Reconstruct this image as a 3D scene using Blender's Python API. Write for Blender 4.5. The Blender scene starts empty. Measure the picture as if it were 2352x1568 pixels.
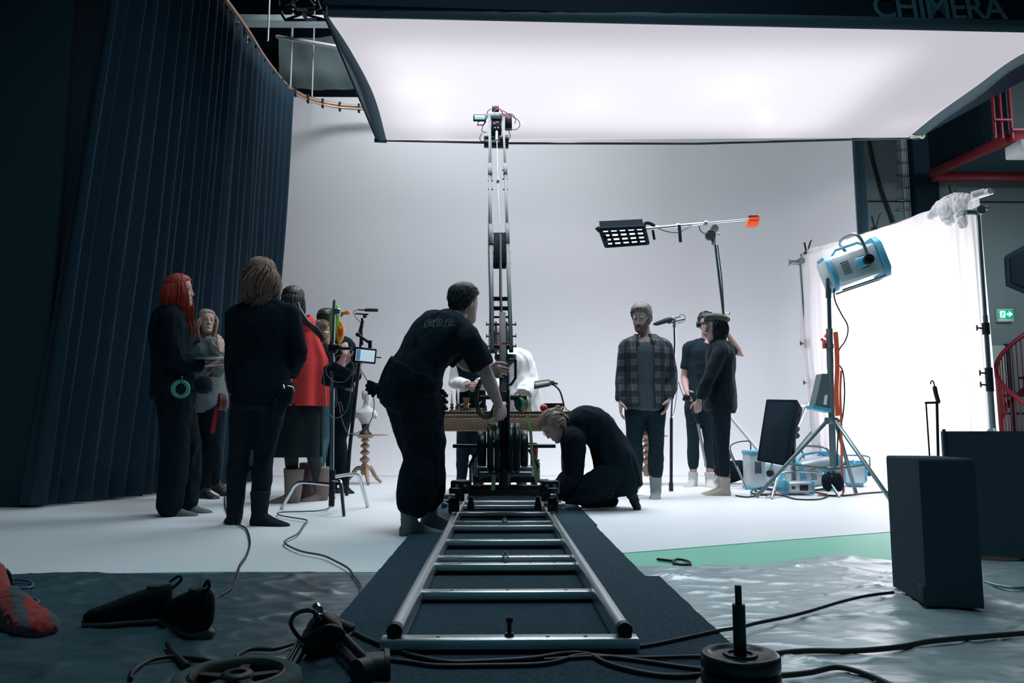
import bpy, math, random
from mathutils import Vector as V, Matrix, noise, Quaternion
from mathutils.bvhtree import BVHTree
random.seed(7)
PI = math.pi
sc = bpy.context.scene
COL = sc.collection

# ------------------------------------------------------------------ camera
FPX = 1800.0; PITCH = math.atan(207/FPX); YAW = math.atan(30/FPX)
CAM = V((0, 0, 0.6))
FWD = V((math.sin(YAW)*math.cos(PITCH), math.cos(YAW)*math.cos(PITCH), math.sin(PITCH)))
RGT = V((math.cos(YAW), -math.sin(YAW), 0)); UPV = RGT.cross(FWD)
cd = bpy.data.cameras.new('camera'); cam = bpy.data.objects.new('camera', cd); COL.objects.link(cam)
cd.sensor_width = 36; cd.lens = FPX/2352*36; cd.clip_start = 0.05; cd.clip_end = 200
R3 = Matrix((RGT, UPV, -FWD)).transposed()
cam.matrix_world = Matrix.Translation(CAM) @ R3.to_4x4()
sc.camera = cam

def ray(px, py): return FWD + RGT*((px-1176)/FPX) + UPV*((784-py)/FPX)
def at(px, py, Y):                      # the place at distance Y seen at that pixel
    d = ray(px, py); return CAM + d*(Y/d.y)
def gp(px, py, z=0.0):                  # the place at height z seen at that pixel
    d = ray(px, py); return CAM + d*((z-CAM.z)/d.z)

# ------------------------------------------------------------------ view and world
sc.view_settings.view_transform = 'Standard'; sc.view_settings.look = 'None'
sc.view_settings.exposure = 0.0; sc.view_settings.gamma = 1.0
sc.view_settings.use_curve_mapping = False
w = bpy.data.worlds.new('world'); sc.world = w; w.use_nodes = True
w.node_tree.nodes['Background'].inputs[0].default_value = (0.10, 0.42, 0.62, 1)
w.node_tree.nodes['Background'].inputs[1].default_value = 0.085

def area(name, loc, target, sx, sy, power, col=(1, 1, 1), spread=180):
    l = bpy.data.lights.new(name, 'AREA'); l.shape = 'RECTANGLE'; l.size = sx; l.size_y = sy
    l.energy = power; l.color = col; l.spread = math.radians(spread)
    o = bpy.data.objects.new(name, l); COL.objects.link(o); o.location = loc
    o.rotation_euler = (V(target)-V(loc)).to_track_quat('-Z', 'Y').to_euler(); return o
def point(name, loc, power, r=.1, col=(1, 1, 1)):
    l = bpy.data.lights.new(name, 'POINT'); l.energy = power; l.shadow_soft_size = r; l.color = col
    o = bpy.data.objects.new(name, l); COL.objects.link(o); o.location = loc; return o
BH = 4.1                                # height of the overhead light bank
# lamps inside the overhead bank, shining down through its silk
area('bank_lamp', (1.3, 7.8, BH+.42), (1.3, 7.8, 0), 5.0, 2.0, 390, (.94, .965, 1), 118)
area('added_fill_light', (.4, 3.6, 7.5), (.4, 3.8, 0), 2.6, 2.6, 95, (.68, .93, 1), 120)  # added overhead fill, outside the bank and unseen, to lift the foreground floor
area('added_fill_light', (7.9, 8.3, 4.4), (6.7, 12.3, 2.4), 1.0, 1.0, 75, (.85, .97, 1))  # added fill beyond the right edge of frame, brightens the grey wall there
# unseen area lights added above the frame to brighten the back wall
area('added_wall_fill', (-1.0, 9.0, 6.6), (-0.6, 11.4, 2.0), 2.6, .6, 88, (.93, .965, 1))
area('added_wall_fill', (2.4, 9.0, 6.6), (2.2, 11.4, 2.4), 2.6, .6, 9, (.95, .97, 1))
# unseen area light added behind the right-hand white cloth to make it glow
area('added_cloth_backlight', (5.65, 9.45, 1.45), (4.40, 9.05, 1.45), 1.4, 1.9, 120, (1, .95, .97))

# ------------------------------------------------------------------ materials
def lin(c):
    return tuple(((v/255)/12.92 if v/255 <= .04045 else ((v/255+.055)/1.055)**2.4) for v in c)
MATS = {}
def mat(name, c, rough=.6, metal=0, bump=0, bscale=60, var=0, vscale=8, emit=0, stretch=None, spec=.5, sheen=0):
    if name in MATS: return MATS[name]
    m = bpy.data.materials.new(name); m.use_nodes = True; nt = m.node_tree; N = nt.nodes; L = nt.links
    b = N['Principled BSDF']; b.inputs['Base Color'].default_value = (*c, 1)
    b.inputs['Roughness'].default_value = rough; b.inputs['Metallic'].default_value = metal
    b.inputs['Specular IOR Level'].default_value = spec if (spec != .5 or rough < .8) else .12
    if sheen: b.inputs['Sheen Weight'].default_value = sheen; b.inputs['Sheen Roughness'].default_value = .4
    tc = N.new('ShaderNodeTexCoord'); src = tc.outputs['Object']
    if stretch:
        mp = N.new('ShaderNodeMapping'); mp.inputs['Scale'].default_value = stretch
        L.new(src, mp.inputs['Vector']); src = mp.outputs[0]
    if var:
        n = N.new('ShaderNodeTexNoise'); n.inputs['Scale'].default_value = vscale; n.inputs['Detail'].default_value = 5
        L.new(src, n.inputs['Vector'])
        mx = N.new('ShaderNodeMix'); mx.data_type = 'RGBA'
        mx.inputs['A'].default_value = tuple(v*(1-var) for v in c)+(1,)
        mx.inputs['B'].default_value = tuple(min(1, v*(1+var)) for v in c)+(1,)
        L.new(n.outputs['Fac'], mx.inputs['Factor']); L.new(mx.outputs['Result'], b.inputs['Base Color'])
    if bump:
        n = N.new('ShaderNodeTexNoise'); n.inputs['Scale'].default_value = bscale; n.inputs['Detail'].default_value = 4
        L.new(src, n.inputs['Vector'])
        bp = N.new('ShaderNodeBump'); bp.inputs['Strength'].default_value = bump; bp.inputs['Distance'].default_value = .01
        L.new(n.outputs['Fac'], bp.inputs['Height']); L.new(bp.outputs['Normal'], b.inputs['Normal'])
    if emit:
        b.inputs['Emission Color'].default_value = (*c, 1); b.inputs['Emission Strength'].default_value = emit
    MATS[name] = m; return m

def M_black(): return mat('black_metal', (.012, .017, .021), .38, .4)
def M_steel(): return mat('chrome_steel', (.55, .62, .65), .22, 1)
def M_dull(): return mat('dull_steel', (.25, .31, .34), .42, .85)
def M_fab(): return mat('black_fabric', (.007, .016, .026), .9, 0, .4, 180, spec=.15)
def M_rub(): return mat('black_rubber', (.010, .014, .018), .5)
def M_white(): return mat('white_paint', (.78, .82, .85), .6)

# ------------------------------------------------------------------ mesh builder
class MB:
    def __init__(s): s.v = []; s.f = []; s.m = []; s.sm = []
    def add(s, verts, faces, mi=0, smooth=True):
        n = len(s.v); s.v += [V(p) for p in verts]
        for f in faces: s.f.append(tuple(i+n for i in f)); s.m.append(mi); s.sm.append(smooth)
        return s
    def merge(s, o, mtx=None, mi=None):
        n = len(s.v); s.v += [(mtx @ p if mtx else p.copy()) for p in o.v]
        for f, m, k in zip(o.f, o.m, o.sm): s.f.append(tuple(i+n for i in f)); s.m.append(m if mi is None else mi); s.sm.append(k)
        return s
    def box(s, c, size, rot=None, bev=.0, mi=0):
        hx, hy, hz = size[0]/2, size[1]/2, size[2]/2
        b = min(bev if bev else .0015, hx*.9, hy*.9, hz*.9); c = V(c)
        R = rot if rot is not None else Matrix.Identity(3)
        idx = {}; vs = []
        for sx in (-1, 1):
            for sy in (-1, 1):
                for sz in (-1, 1):
                    for a in range(3):
                        p = [sx*(hx-b), sy*(hy-b), sz*(hz-b)]
                        p[a] = (sx*hx, sy*hy, sz*hz)[a]
                        idx[(sx, sy, sz, a)] = len(vs); vs.append(c + R @ V(p))
        fs = []
        for a in range(3):
            u, v = [(1, 2), (2, 0), (0, 1)][a]
            for sg in (-1, 1):
                q = []
                for (e, g) in ((-1, -1), (1, -1), (1, 1), (-1, 1)):
                    k = [0, 0, 0]; k[a] = sg; k[u] = e; k[v] = g; q.append(idx[(*k, a)])
                fs.append(q if sg > 0 else q[::-1])
        for a in range(3):      # edges along axis a
            u, v = [(1, 2), (2, 0), (0, 1)][a]
            for e in (-1, 1):
                for g in (-1, 1):
                    k0 = [0, 0, 0]; k0[a] = -1; k0[u] = e; k0[v] = g; k1 = list(k0); k1[a] = 1
                    q = [idx[(*k0, u)], idx[(*k1, u)], idx[(*k1, v)], idx[(*k0, v)]]
                    fs.append(q if e*g < 0 else q[::-1])
        for sx in (-1, 1):
            for sy in (-1, 1):
                for sz in (-1, 1):
                    q = [idx[(sx, sy, sz, a)] for a in range(3)]
                    fs.append(q if sx*sy*sz > 0 else q[::-1])
        return s.add(vs, fs, mi, False)
    def rings(s, rs, mi=0, cap=True, closed=False, smooth=True):
        n = len(rs[0]); vs = [p for r in rs for p in r]; fs = []
        for i in range(len(rs)-(0 if closed else 1)):
            j = (i+1) % len(rs)
            for k in range(n):
                k2 = (k+1) % n
                fs.append((i*n+k, i*n+k2, j*n+k2, j*n+k))
        if cap and not closed:
            vs.append(sum(rs[0], V())/n); vs.append(sum(rs[-1], V())/n); a, b = len(vs)-2, len(vs)-1; o = (len(rs)-1)*n
            for k in range(n):
                k2 = (k+1) % n
                fs.append((a, k2, k)); fs.append((b, o+k, o+k2))
        return s.add(vs, fs, mi, smooth)
    def cyl(s, p0, p1, r0, r1=None, seg=12, mi=0):
        p0, p1 = V(p0), V(p1); r1 = r0 if r1 is None else r1
        d = (p1-p0).normalized(); a = d.orthogonal().normalized(); b = d.cross(a)
        cs = [(math.cos(2*PI*k/seg), math.sin(2*PI*k/seg)) for k in range(seg)]
        n = len(s.v); s.v += [p0+(a*c+b*t)*r0 for c, t in cs]+[p1+(a*c+b*t)*r1 for c, t in cs]
        for k in range(seg):
            k2 = (k+1) % seg; s.f.append((n+k, n+k2, n+seg+k2, n+seg+k)); s.m.append(mi); s.sm.append(True)
        s.f.append(tuple(n+k for k in range(seg))[::-1]); s.m.append(mi); s.sm.append(False)
        s.f.append(tuple(n+seg+k for k in range(seg))); s.m.append(mi); s.sm.append(False)
        return s
    def tube(s, pts, r, seg=8, mi=0, round_end=False):
        pts = [V(p) for p in pts]; rr = list(r) if isinstance(r, (list, tuple)) else [r]*len(pts)
        if round_end:
            d0 = (pts[0]-pts[1]).normalized(); d1 = (pts[-1]-pts[-2]).normalized(); a, b = rr[0], rr[-1]
            pts = [pts[0]+d0*a*.95, pts[0]+d0*a*.7]+pts+[pts[-1]+d1*b*.7, pts[-1]+d1*b*.95]
            rr = [a*.3, a*.72]+rr+[b*.72, b*.3]
        T = []
        for i in range(len(pts)):
            t = pts[min(i+1, len(pts)-1)]-pts[max(i-1, 0)]; T.append(t.normalized() if t.length > 1e-9 else V((0, 0, 1)))
        a = T[0].orthogonal().normalized(); rs = []
        for i, p in enumerate(pts):
            if i: a = (a-T[i]*a.dot(T[i])); a = a.normalized() if a.length > 1e-6 else T[i].orthogonal().normalized()
            b = T[i].cross(a)
            rs.append([p+(a*math.cos(2*PI*k/seg)+b*math.sin(2*PI*k/seg))*rr[i] for k in range(seg)])
        return s.rings(rs, mi)
    def loft(s, secs, seg=20, mi=0):        # secs: (centre, lateral, depth, half width, half depth[, squareness])
        rs = []
        for q in secs:
            c, a, b, ra, rb = q[:5]; n = q[5] if len(q) > 5 else 2.0; ring = []
            for k in range(seg):
                t = 2*PI*k/seg; x, y = math.cos(t), math.sin(t)
                x = math.copysign(abs(x)**(2/n), x); y = math.copysign(abs(y)**(2/n), y)
                ring.append(c+a*(x*ra)+b*(y*rb))
            rs.append(ring)
        return s.rings(rs, mi)
    def lathe(s, prof, c, axis=(0, 0, 1), seg=24, mi=0):   # prof: (radius, height)
        c = V(c); d = V(axis).normalized(); a = d.orthogonal().normalized(); b = d.cross(a)
        return s.rings([[c+d*h+(a*math.cos(2*PI*k/seg)+b*math.sin(2*PI*k/seg))*max(r, 1e-4) for k in range(seg)] for r, h in prof], mi)
    def ell(s, c, r, rot=None, seg=16, n=10, mi=0):
        c = V(c); R = rot if rot is not None else Matrix.Identity(3); rs = []
        if not isinstance(r, (tuple, list)): r = (r, r, r)
        for i in range(1, n):
            f = -PI/2+PI*i/n
            rs.append([c+R @ V((r[0]*math.cos(f)*math.cos(2*PI*k/seg), r[1]*math.cos(f)*math.sin(2*PI*k/seg), r[2]*math.sin(f))) for k in range(seg)])
        return s.rings(rs, mi)
    def torus(s, c, axis, R, r, seg=28, sides=8, mi=0, sx=1.0):
        c = V(c); d = V(axis).normalized(); a = d.orthogonal().normalized(); b = d.cross(a); rs = []
        for i in range(seg):
            t = 2*PI*i/seg; u = a*math.cos(t)*sx+b*math.sin(t)
            rs.append([c+u*R+(u*math.cos(2*PI*k/sides)+d*math.sin(2*PI*k/sides))*r for k in range(sides)])
        return s.rings(rs, mi, closed=True)
    def ring_band(s, c, axis, R0, R1, h, seg=28, mi=0):    # flat washer (a tape roll)
        c = V(c); d = V(axis).normalized(); a = d.orthogonal().normalized(); b = d.cross(a); rs = []
        for i in range(seg):
            t = 2*PI*i/seg; u = a*math.cos(t)+b*math.sin(t)
            rs.append([c+u*R0-d*h/2, c+u*R1-d*h/2, c+u*R1+d*h/2, c+u*R0+d*h/2])
        return s.rings(rs, mi, closed=True, smooth=False)
    def prism(s, poly, off, mi=0):          # polygon of world points extruded by vector off
        n = len(poly); vs = [V(p) for p in poly]+[V(p)+V(off) for p in poly]
        fs = [tuple(range(n)), tuple(range(2*n-1, n-1, -1))]+[(k, n+k, n+(k+1) % n, (k+1) % n) for k in range(n)]
        return s.add(vs, fs, mi, False)
    def ribbon(s, pts, wv, th=.002, mi=0):  # strap: points, width vectors
        rs = []
        wv = wv if isinstance(wv, list) else [wv]*len(pts)
        for i, p in enumerate(pts):
            p = V(p); a = V(wv[i])/2
            t = (V(pts[min(i+1, len(pts)-1)])-V(pts[max(i-1, 0)])).normalized(); nn = t.cross(a).normalized()*th
            rs.append([p-a-nn, p+a-nn, p+a+nn, p-a+nn])
        return s.rings(rs, mi, smooth=False)
    def beam(s, a, b, w, h, mi=0):
        a, b = V(a), V(b); t = (b-a).normalized(); x = V((1, 0, 0)) if abs(t.x) < .8 else V((0, 1, 0)); x = (x-t*x.dot(t)).normalized(); y = t.cross(x)
        return s.box((a+b)/2, (w, h, (b-a).length), Matrix((x, y, t)).transposed(), .003, mi)
    def sheet(s, grid, th, mi=0):           # grid of points thickened along its normals
        R, C = len(grid), len(grid[0]); top = []; bot = []
        for i in range(R):
            for j in range(C):
                u = grid[min(i+1, R-1)][j]-grid[max(i-1, 0)][j]; v = grid[i][min(j+1, C-1)]-grid[i][max(j-1, 0)]
                n = u.cross(v); n = n.normalized()*th/2 if n.length > 1e-12 else V()
                top.append(grid[i][j]+n); bot.append(grid[i][j]-n)
        fs = []; o = R*C
        for i in range(R-1):
            for j in range(C-1):
                a, b, c, d = i*C+j, i*C+j+1, (i+1)*C+j+1, (i+1)*C+j
                fs.append((a, d, c, b)); fs.append((o+a, o+b, o+c, o+d))
        for i in range(R-1):
            a, d = i*C, (i+1)*C; fs.append((a, o+a, o+d, d)); a += C-1; d += C-1; fs.append((a, d, o+d, o+a))
        for j in range(C-1):
            fs.append((j, j+1, o+j+1, o+j)); a = (R-1)*C+j; fs.append((a, o+a, o+a+1, a+1))
        return s.add(top+bot, fs, mi)
    def mesh(s, name, mats, org=V()):
        me = bpy.data.meshes.new(name); me.from_pydata([tuple(p-org) for p in s.v], [], s.f)
        for m in (mats if isinstance(mats, (list, tuple)) else [mats]): me.materials.append(m)
        me.polygons.foreach_set('material_index', s.m); me.polygons.foreach_set('use_smooth', s.sm); me.update()
        if len(me.polygons) < 6000: me.set_sharp_from_angle(angle=math.radians(62))
        return me

ORG = {}
def tag(o, label=None, cat=None, group=None, kind=None):
    if label: o['label'] = label
    if cat: o['category'] = cat
    if group: o['group'] = group
    if kind: o['kind'] = kind
    return o
def empty(name, loc, label=None, cat=None, group=None):
    o = bpy.data.objects.new(name, None); COL.objects.link(o); o.location = loc; o.empty_display_size = .1
    ORG[o] = V(loc); return tag(o, label, cat, group)
def put(name, mb, mats, parent=None, label=None, cat=None, group=None, kind=None):
    if parent is not None: org = ORG[parent]
    else:
        xs = [p.x for p in mb.v]; ys = [p.y for p in mb.v]; zs = [p.z for p in mb.v]
        org = V(((min(xs)+max(xs))/2, (min(ys)+max(ys))/2, min(zs)))
    o = bpy.data.objects.new(name, mb.mesh(name, mats, org)); COL.objects.link(o); ORG[o] = org
    if parent is not None: o.parent = parent; ORG[o] = org
    else: o.location = org
    return tag(o, label, cat, group, kind)
def copy_tree(o, parent=None):
    c = o.copy(); COL.objects.link(c); c.parent = parent
    for ch in [q for q in bpy.data.objects if q.parent == o]: copy_tree(ch, c)
    return c
def spline(P, n=8):                          # Catmull-Rom through the points
    P = [V(p) for p in P]; Q = [P[0]*2-P[1]]+P+[P[-1]*2-P[-2]]; out = []
    for i in range(1, len(Q)-2):
        for k in range(n):
            t = k/n; a, b, c, d = Q[i-1], Q[i], Q[i+1], Q[i+2]
            out.append(.5*((2*b)+(c-a)*t+(2*a-5*b+4*c-d)*t*t+(3*b-a-3*c+d)*t**3))
    out.append(P[-1]); return out
def lerp(a, b, t): return a+(b-a)*t
def interp(tab, x):
    if x <= tab[0][0]: return tab[0][1:]
    for p, q in zip(tab, tab[1:]):
        if x <= q[0]:
            t = (x-p[0])/(q[0]-p[0]); return tuple(lerp(a, b, t) for a, b in zip(p[1:], q[1:]))
    return tab[-1][1:]
def cable(name, pts, r, m, label, n=8, z=None, group=None, parent=None):
    mb = MB(); mb.tube(spline(pts, n), r, 8)
    if parent is not None: return put(name, mb, m, parent)
    return put(name, mb, m, None, label, 'cable', group)
# ================================================================== the setting
m_floor = mat('white_floor_paint', (.76, .80, .845), .5, 0, .06, 14, .05, 3)
m_green = mat('green_floor_paint', (.16, .58, .42), .5, 0, .05, 20, .06, 4)
m_cyc = mat('white_wall_paint', (.80, .825, .865), .8)
m_dark = mat('dark_blue_grey_wall', (.018, .048, .066), .9, 0, .2, 200)
m_grey = mat('grey_plaster', (.24, .31, .33), .9, 0, .25, 40, .10, 2)
m_ceil = mat('black_ceiling', (.006, .018, .028), .9)

mb = MB(); mb.box((1, 5.5, -.05), (16, 15, .1)); put('floor', mb, m_green, kind='structure')
# white painted area of the studio floor
mb = MB()
poly = [gp(-700, 1330), gp(0, 1322), gp(500, 1314), gp(860, 1315), gp(1150, 1292), gp(1430, 1271), gp(1750, 1245), gp(2045, 1222), gp(2600, 1180), V((8, 9.9, 0)), V((8, 12, 0)), V((-6, 12, 0))]
poly = [V((p.x, p.y, .0005)) for p in poly]
mb.prism(poly, (0, 0, .0025)); put('floor', mb, m_floor, kind='structure')
# cyclorama: coved at the floor, rounded at the right corner, top edge 5.7 m up
mb = MB(); prof = []
YB = 11.4
for i in range(9):
    a = PI/2*i/8; prof.append((1-math.cos(PI/2-a)*1.0, 0))
rs = []
path = []
for x in [-4.6, -3, -1.5, 0, 1.5, 2.55]: path.append((V((x, YB, 0)), V((0, -1, 0))))
for i in range(1, 11):
    a = PI/2*.72*i/10; c = V((2.55, YB-2.4, 0)); path.append((c+V((math.sin(a), math.cos(a), 0))*2.4, V((-math.sin(a), -math.cos(a), 0))))
grid = []
for k in range(22):
    row = []
    for p, n in path:
        if k < 10:
            a = PI/2*k/9; r = .75; q = p+n*(r*(1-math.sin(a))); z = r*(1-math.cos(a))+.004
        else:
            q = p; z = .75+(5.62-.75)*(k-9)/12
        row.append(V((q.x, q.y, z)))
    grid.append(row)
mb.sheet(grid, .03); cyc = put('wall_back', mb, m_cyc, kind='structure')
pR = path[-1][0]
# black edge post of the cyclorama
mb = MB(); mb.box((pR.x+.05, pR.y-.06, 2.8), (.11, .08, 5.6)); put('trim_1', mb, m_dark, kind='structure')
# wall beyond, behind the cyclorama
mb = MB(); mb.box((1.5, 12.48, 4.0), (17, .2, 8.0)); put('wall_back', mb, m_grey, kind='structure')
# black flat at the left, close
mb = MB(); a = gp(84, 1166); mb.box((a.x-3.0, a.y+.06, 3.3), (6.0, .1, 6.6), bev=.01); put('wall_left', mb, m_dark, kind='structure')
mb = MB(); mb.box((-5.2, 9, 3.4), (.1, 7.5, 6.8)); put('wall_left', mb, m_ceil, kind='structure')
mb = MB(); mb.box((8.9, 6, 3.9), (.2, 13.5, 7.8)); put('wall_right', mb, m_grey, kind='structure')
mb = MB(); mb.box((1.5, 6, 7.85), (17, 14, .15)); put('ceiling', mb, m_ceil, kind='structure')
# black drop over the back and grey cloth hung behind the rail
mb = MB(); mb.box((-1.5, 12.15, 7.15), (7, .05, 1.25)); put('trim_2', mb, m_ceil, kind='structure')
# ---- curtain and its rail
m_cur = mat('dark_blue_velvet', (.024, .056, .088), .85, 0, .3, 220, .2, 30, sheen=.15)
RZ = 5.35
rail = [V((-3.35, 4.6, RZ)), V((-3.05, 8.2, RZ)), V((-3.02, 9.6, RZ)), V((-2.9, 10.5, RZ)), V((-2.45, 11.0, RZ)), V((-1.6, 11.12, RZ)), V((-.2, 11.15, RZ)), V((2, 11.15, RZ))]
top = spline([V((-3.24, 6.3, 0)), V((-3.19, 6.8, 0)), V((-3.07, 8.2, 0)), V((-3.02, 9.6, 0)), V((-2.92, 10.35, 0))], 60)
bot = spline([V((-3.70, 6.27, 0)), V((-3.60, 6.6, 0)), V((-3.30, 7.5, 0)), V((-3.06, 8.8, 0)), V((-2.98, 9.8, 0)), ], 60)
def resample(P, n):
    L = [0]
    for a, b in zip(P, P[1:]): L.append(L[-1]+(b-a).length)
    out = []; j = 0
    for i in range(n):
        t = L[-1]*i/(n-1)
        while j < len(L)-2 and L[j+1] < t: j += 1
        out.append(P[j].lerp(P[j+1], (t-L[j])/max(1e-9, L[j+1]-L[j])))
    return out
NC = 460; T = resample(top, NC); B = resample(bot, NC); grid = []
ph = []; acc = 0
for j in range(NC):
    acc += (2*PI*23/NC)*(1+.8*noise.noise(V((j*.021, 3, 0)))); ph.append(acc)
for i in range(19):
    t = i/18; row = []
    for j in range(NC):
        p = T[j].lerp(B[j], t); d = (T[min(j+1, NC-1)]-T[max(j-1, 0)]).normalized(); n = V((d.y, -d.x, 0))
        amp = (.095+.05*t)*(1+.5*noise.noise(V((j*.03, t*1.5, 9))))
        s = math.sin(ph[j]+.5*noise.noise(V((j*.01, t*2, 4))))
        s = math.copysign(abs(s)**1.15, s)
        z = RZ-.09 - t*(RZ-.12)+.02*noise.noise(V((j*.02, 1, 1)))*t
        q = p+n*amp*s+d*.02*math.cos(ph[j])
        row.append(V((q.x, q.y, z)))
    grid.append(row)
mb = MB(); mb.sheet(grid, .006)
cur = empty('curtain', (-3.2, 7.5, 0), 'tall dark blue studio curtain in deep folds hanging along the left side', 'curtain')
put('cloth', mb, m_cur, cur)
m_copper = mat('copper_pipe', (.62, .42, .32), .35, .8)
rl = empty('curtain_rail', (-3.0, 9.5, RZ), 'curved pale copper curtain rail above the dark curtain, bending along the white wall', 'curtain rail')
R = spline(rail, 14)
mb = MB(); mb.tube(R, .022, 8); mb.tube([p+V((.06 if p.y < 10.5 else 0, -.02, -.05)) for p in R], .018, 8); put('rail', mb, m_copper, rl)
for k in range(8, 66, 5):
    if k < len(R):
        p = R[k]; mb = MB(); mb.box((p.x+.02, p.y, p.z-.03), (.03, .05, .13)); put('bracket', mb, M_black(), rl)
for k in range(0, 44):
    p = rail[0].lerp(rail[1], .3+.7*k/26) if k < 27 else R[min(14+int((k-26)*1.6), 40)]
    mb = MB(); mb.cyl((p.x, p.y, p.z-.03), (p.x, p.y, p.z-.12), .007, seg=6); mb.torus((p.x, p.y, p.z-.13), (1, 0, 0), .02, .005, 8, 5)
    put('glider', mb, M_steel(), rl)
m_wire = mat('pale_wire', (.62, .68, .70), .5)
for (x, y, n) in ((612, 0, 0), (668, 58, 1), (718, 60, 2)):
    p = at(x, y if y else -20, 10.4 if n else 9.2)
    mb = MB(); zt = 7.8; 
    yb = {0: 9.2, 1: 10.8, 2: 11.05}[n]; p = at(x, 180, yb)
    mb.cyl((p.x, yb, RZ+.02), (p.x, yb, zt), .012, seg=8)
    put('hanger_rod', mb, m_wire, None, ['thin pale hanger rod nearest the curtain top', 'thin pale hanger rod above the bend of the rail', 'thin pale hanger rod beside the edge of the light bank'][n], 'rod', 'hanger rods')
# pale beams and fluorescent tube up there
mb = MB(); a = at(575, 48, 10.4); b = at(770, 50, 10.4); mb.box(((a+b)/2), ((b-a).length+1.2, .2, .09), bev=.004); put('ceiling_beam', mb, mat('pale_grey_steel', (.55, .68, .70), .5), None, 'pale horizontal steel beam near the ceiling left of the light bank', 'beam')
mb = MB(); a = at(636, 84, 10.9); b = at(800, 112, 10.2); b = b+(b-a)*.6; mb.tube([a, b], .028, 10); put('ceiling_tube', mb, mat('white_tube', (.85, .86, .88), .4), None, 'slanting white tube hanging in front of the grey cloth near the ceiling', 'tube')
# grey cloth panel behind rail
grid = []
for i in range(10):
    row = []
    for j in range(30):
        u = j/29; t = i/9
        a = at(lerp(640, 900, u), lerp(86, 205, t), 11.75)
        row.append(a+V((0, .03*math.sin(u*9+t*4)+.02*math.sin(u*23-t*6), 0)))
    grid.append(row)
mb = MB(); mb.sheet(grid, .01)
for j in (3, 15, 27): mb.cyl(grid[0][j], V((grid[0][j].x, grid[0][j].y, 7.78)), .006, seg=6)
put('hanging_cloth', mb, mat('grey_green_cloth', (.22, .30, .31), .9, 0, .1, 90), None, 'grey green cloth hung above the white wall behind the curtain rail', 'cloth')
# small ceiling truss with violet tape at the front left of the bank
tr = empty('ceiling_truss', at(700, 20, 7.6), 'black ceiling truss tied with violet tape beside the light bank corner', 'truss')
mb = MB()
P = [at(640, 18, 7.8), at(745, 14, 7.8), at(655, 46, 7.8), at(750, 46, 7.8), at(640, -25, 7.8), at(745, -30, 7.8)]
for i, j in ((0, 1), (2, 3), (0, 2), (1, 3), (4, 5), (4, 0), (5, 1), (0, 3), (1, 2), (4, 1), (5, 0)): mb.tube([P[i], P[j]], .014, 8)
put('frame', mb, M_black(), tr)
mb = MB()
for (x0, y0, x1, y1) in ((665, -10, 678, 16), (700, -16, 722, 14), (726, -12, 736, 20)): mb.tube([at(x0, y0, 7.75), at(x1, y1, 7.75)], .01, 6)
put('cable_run', mb, M_dull(), tr)
for q in (((680, 18), (706, 20), (707, 26), (681, 24)), ((692, 30), (702, 28), (706, 42), (700, 48)), ((698, 42), (726, 40), (726, 48), (700, 49))):
    mb = MB(); mb.prism([at(x, y, 7.76) for x, y in q], (0, .01, 0)); put('tape', mb, mat('violet_tape', (.50, .33, .62), .5), tr)

# ================================================================== overhead light bank
bk = empty('light_bank', (1.6, 7.8, BH), 'huge white overhead light bank with a black skirt hanging across the top of the picture', 'light bank')
inL = [gp(x, y, BH) for x, y in ((755, 40), (800, 107), (845, 188), (868, 246), (888, 322))]
outL = [gp(x, y, BH) for x, y in ((742, 30), (775, 100), (820, 185), (842, 246), (866, 324))]
inR = [gp(x, y, BH) for x, y in ((2500, 78), (2352, 122), (2240, 200), (2150, 264), (2086, 316))]
outR = [gp(x, y, BH) for x, y in ((2540, 84), (2352, 148), (2250, 222), (2170, 276), (2112, 320))]
inL, outL, inR, outR = [resample(spline(q, 6), 25) for q in (inL, outL, inR, outR)]
def silk_material():
    m = bpy.data.materials.new('diffusion_silk'); m.use_nodes = True; N = m.node_tree.nodes; L = m.node_tree.links
    N.remove(N['Principled BSDF']); out = N['Material Output']
    em = N.new('ShaderNodeEmission'); em.inputs[0].default_value = (.91, .89, .97, 1); em.inputs[1].default_value = .92
    tl = N.new('ShaderNodeBsdfTranslucent'); tl.inputs[0].default_value = (.050, .047, .049, 1)
    tp = N.new('ShaderNodeBsdfTransparent')
    ad = N.new('ShaderNodeAddShader'); mx = N.new('ShaderNodeMixShader'); mx.inputs[0].default_value = .35
    L.new(em.outputs[0], ad.inputs[0]); L.new(tl.outputs[0], ad.inputs[1]); L.new(ad.outputs[0], mx.inputs[1]); L.new(tp.outputs[0], mx.inputs[2])
    L.new(mx.outputs[0], out.inputs[0]); return m
m_silk = silk_material()
grid = []
for i in range(25):
    row = []
    for j in range(41):
        t = j/40; p = inL[i].lerp(inR[i], t); p = p+V((0, 0, -.05*math.sin(PI*t)*math.sin(PI*i/24)))
        row.append(p)
    grid.append(row)
mb = MB()
fs = [(i*41+j, i*41+j+1, (i+1)*41+j+1, (i+1)*41+j) for i in range(24) for j in range(40)]
mb.add([p for r in grid for p in r], fs); put('diffusion_silk', mb, m_silk, bk, 'glowing white silk panel')
m_skirt = mat('black_bank_fabric', (.006, .016, .030), .8, 0, .3, 60)
m_sleeve = mat('black_sleeve_fabric', (.03, .075, .10), .7, 0, .6, 34, stretch=(.3, 3, 1))
for nm, A, Bq in (('side_sleeve', inL, outL), ('side_sleeve', inR, outR)):
    g = []
    for i in range(25):
        t = [V(A[i]).lerp(Bq[i], k/5)+V((0, 0, .02+.025*math.sin(PI*k/5)*(-1)+.006*noise.noise(V((i*2.1, k, 0))))) for k in range(6)]
        g.append(t)
    mb = MB(); mb.sheet(g, .02); put(nm, mb, m_sleeve, bk)
fl, fr = outL[0].copy(), outR[0].copy()
mb = MB(); g = []
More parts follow.
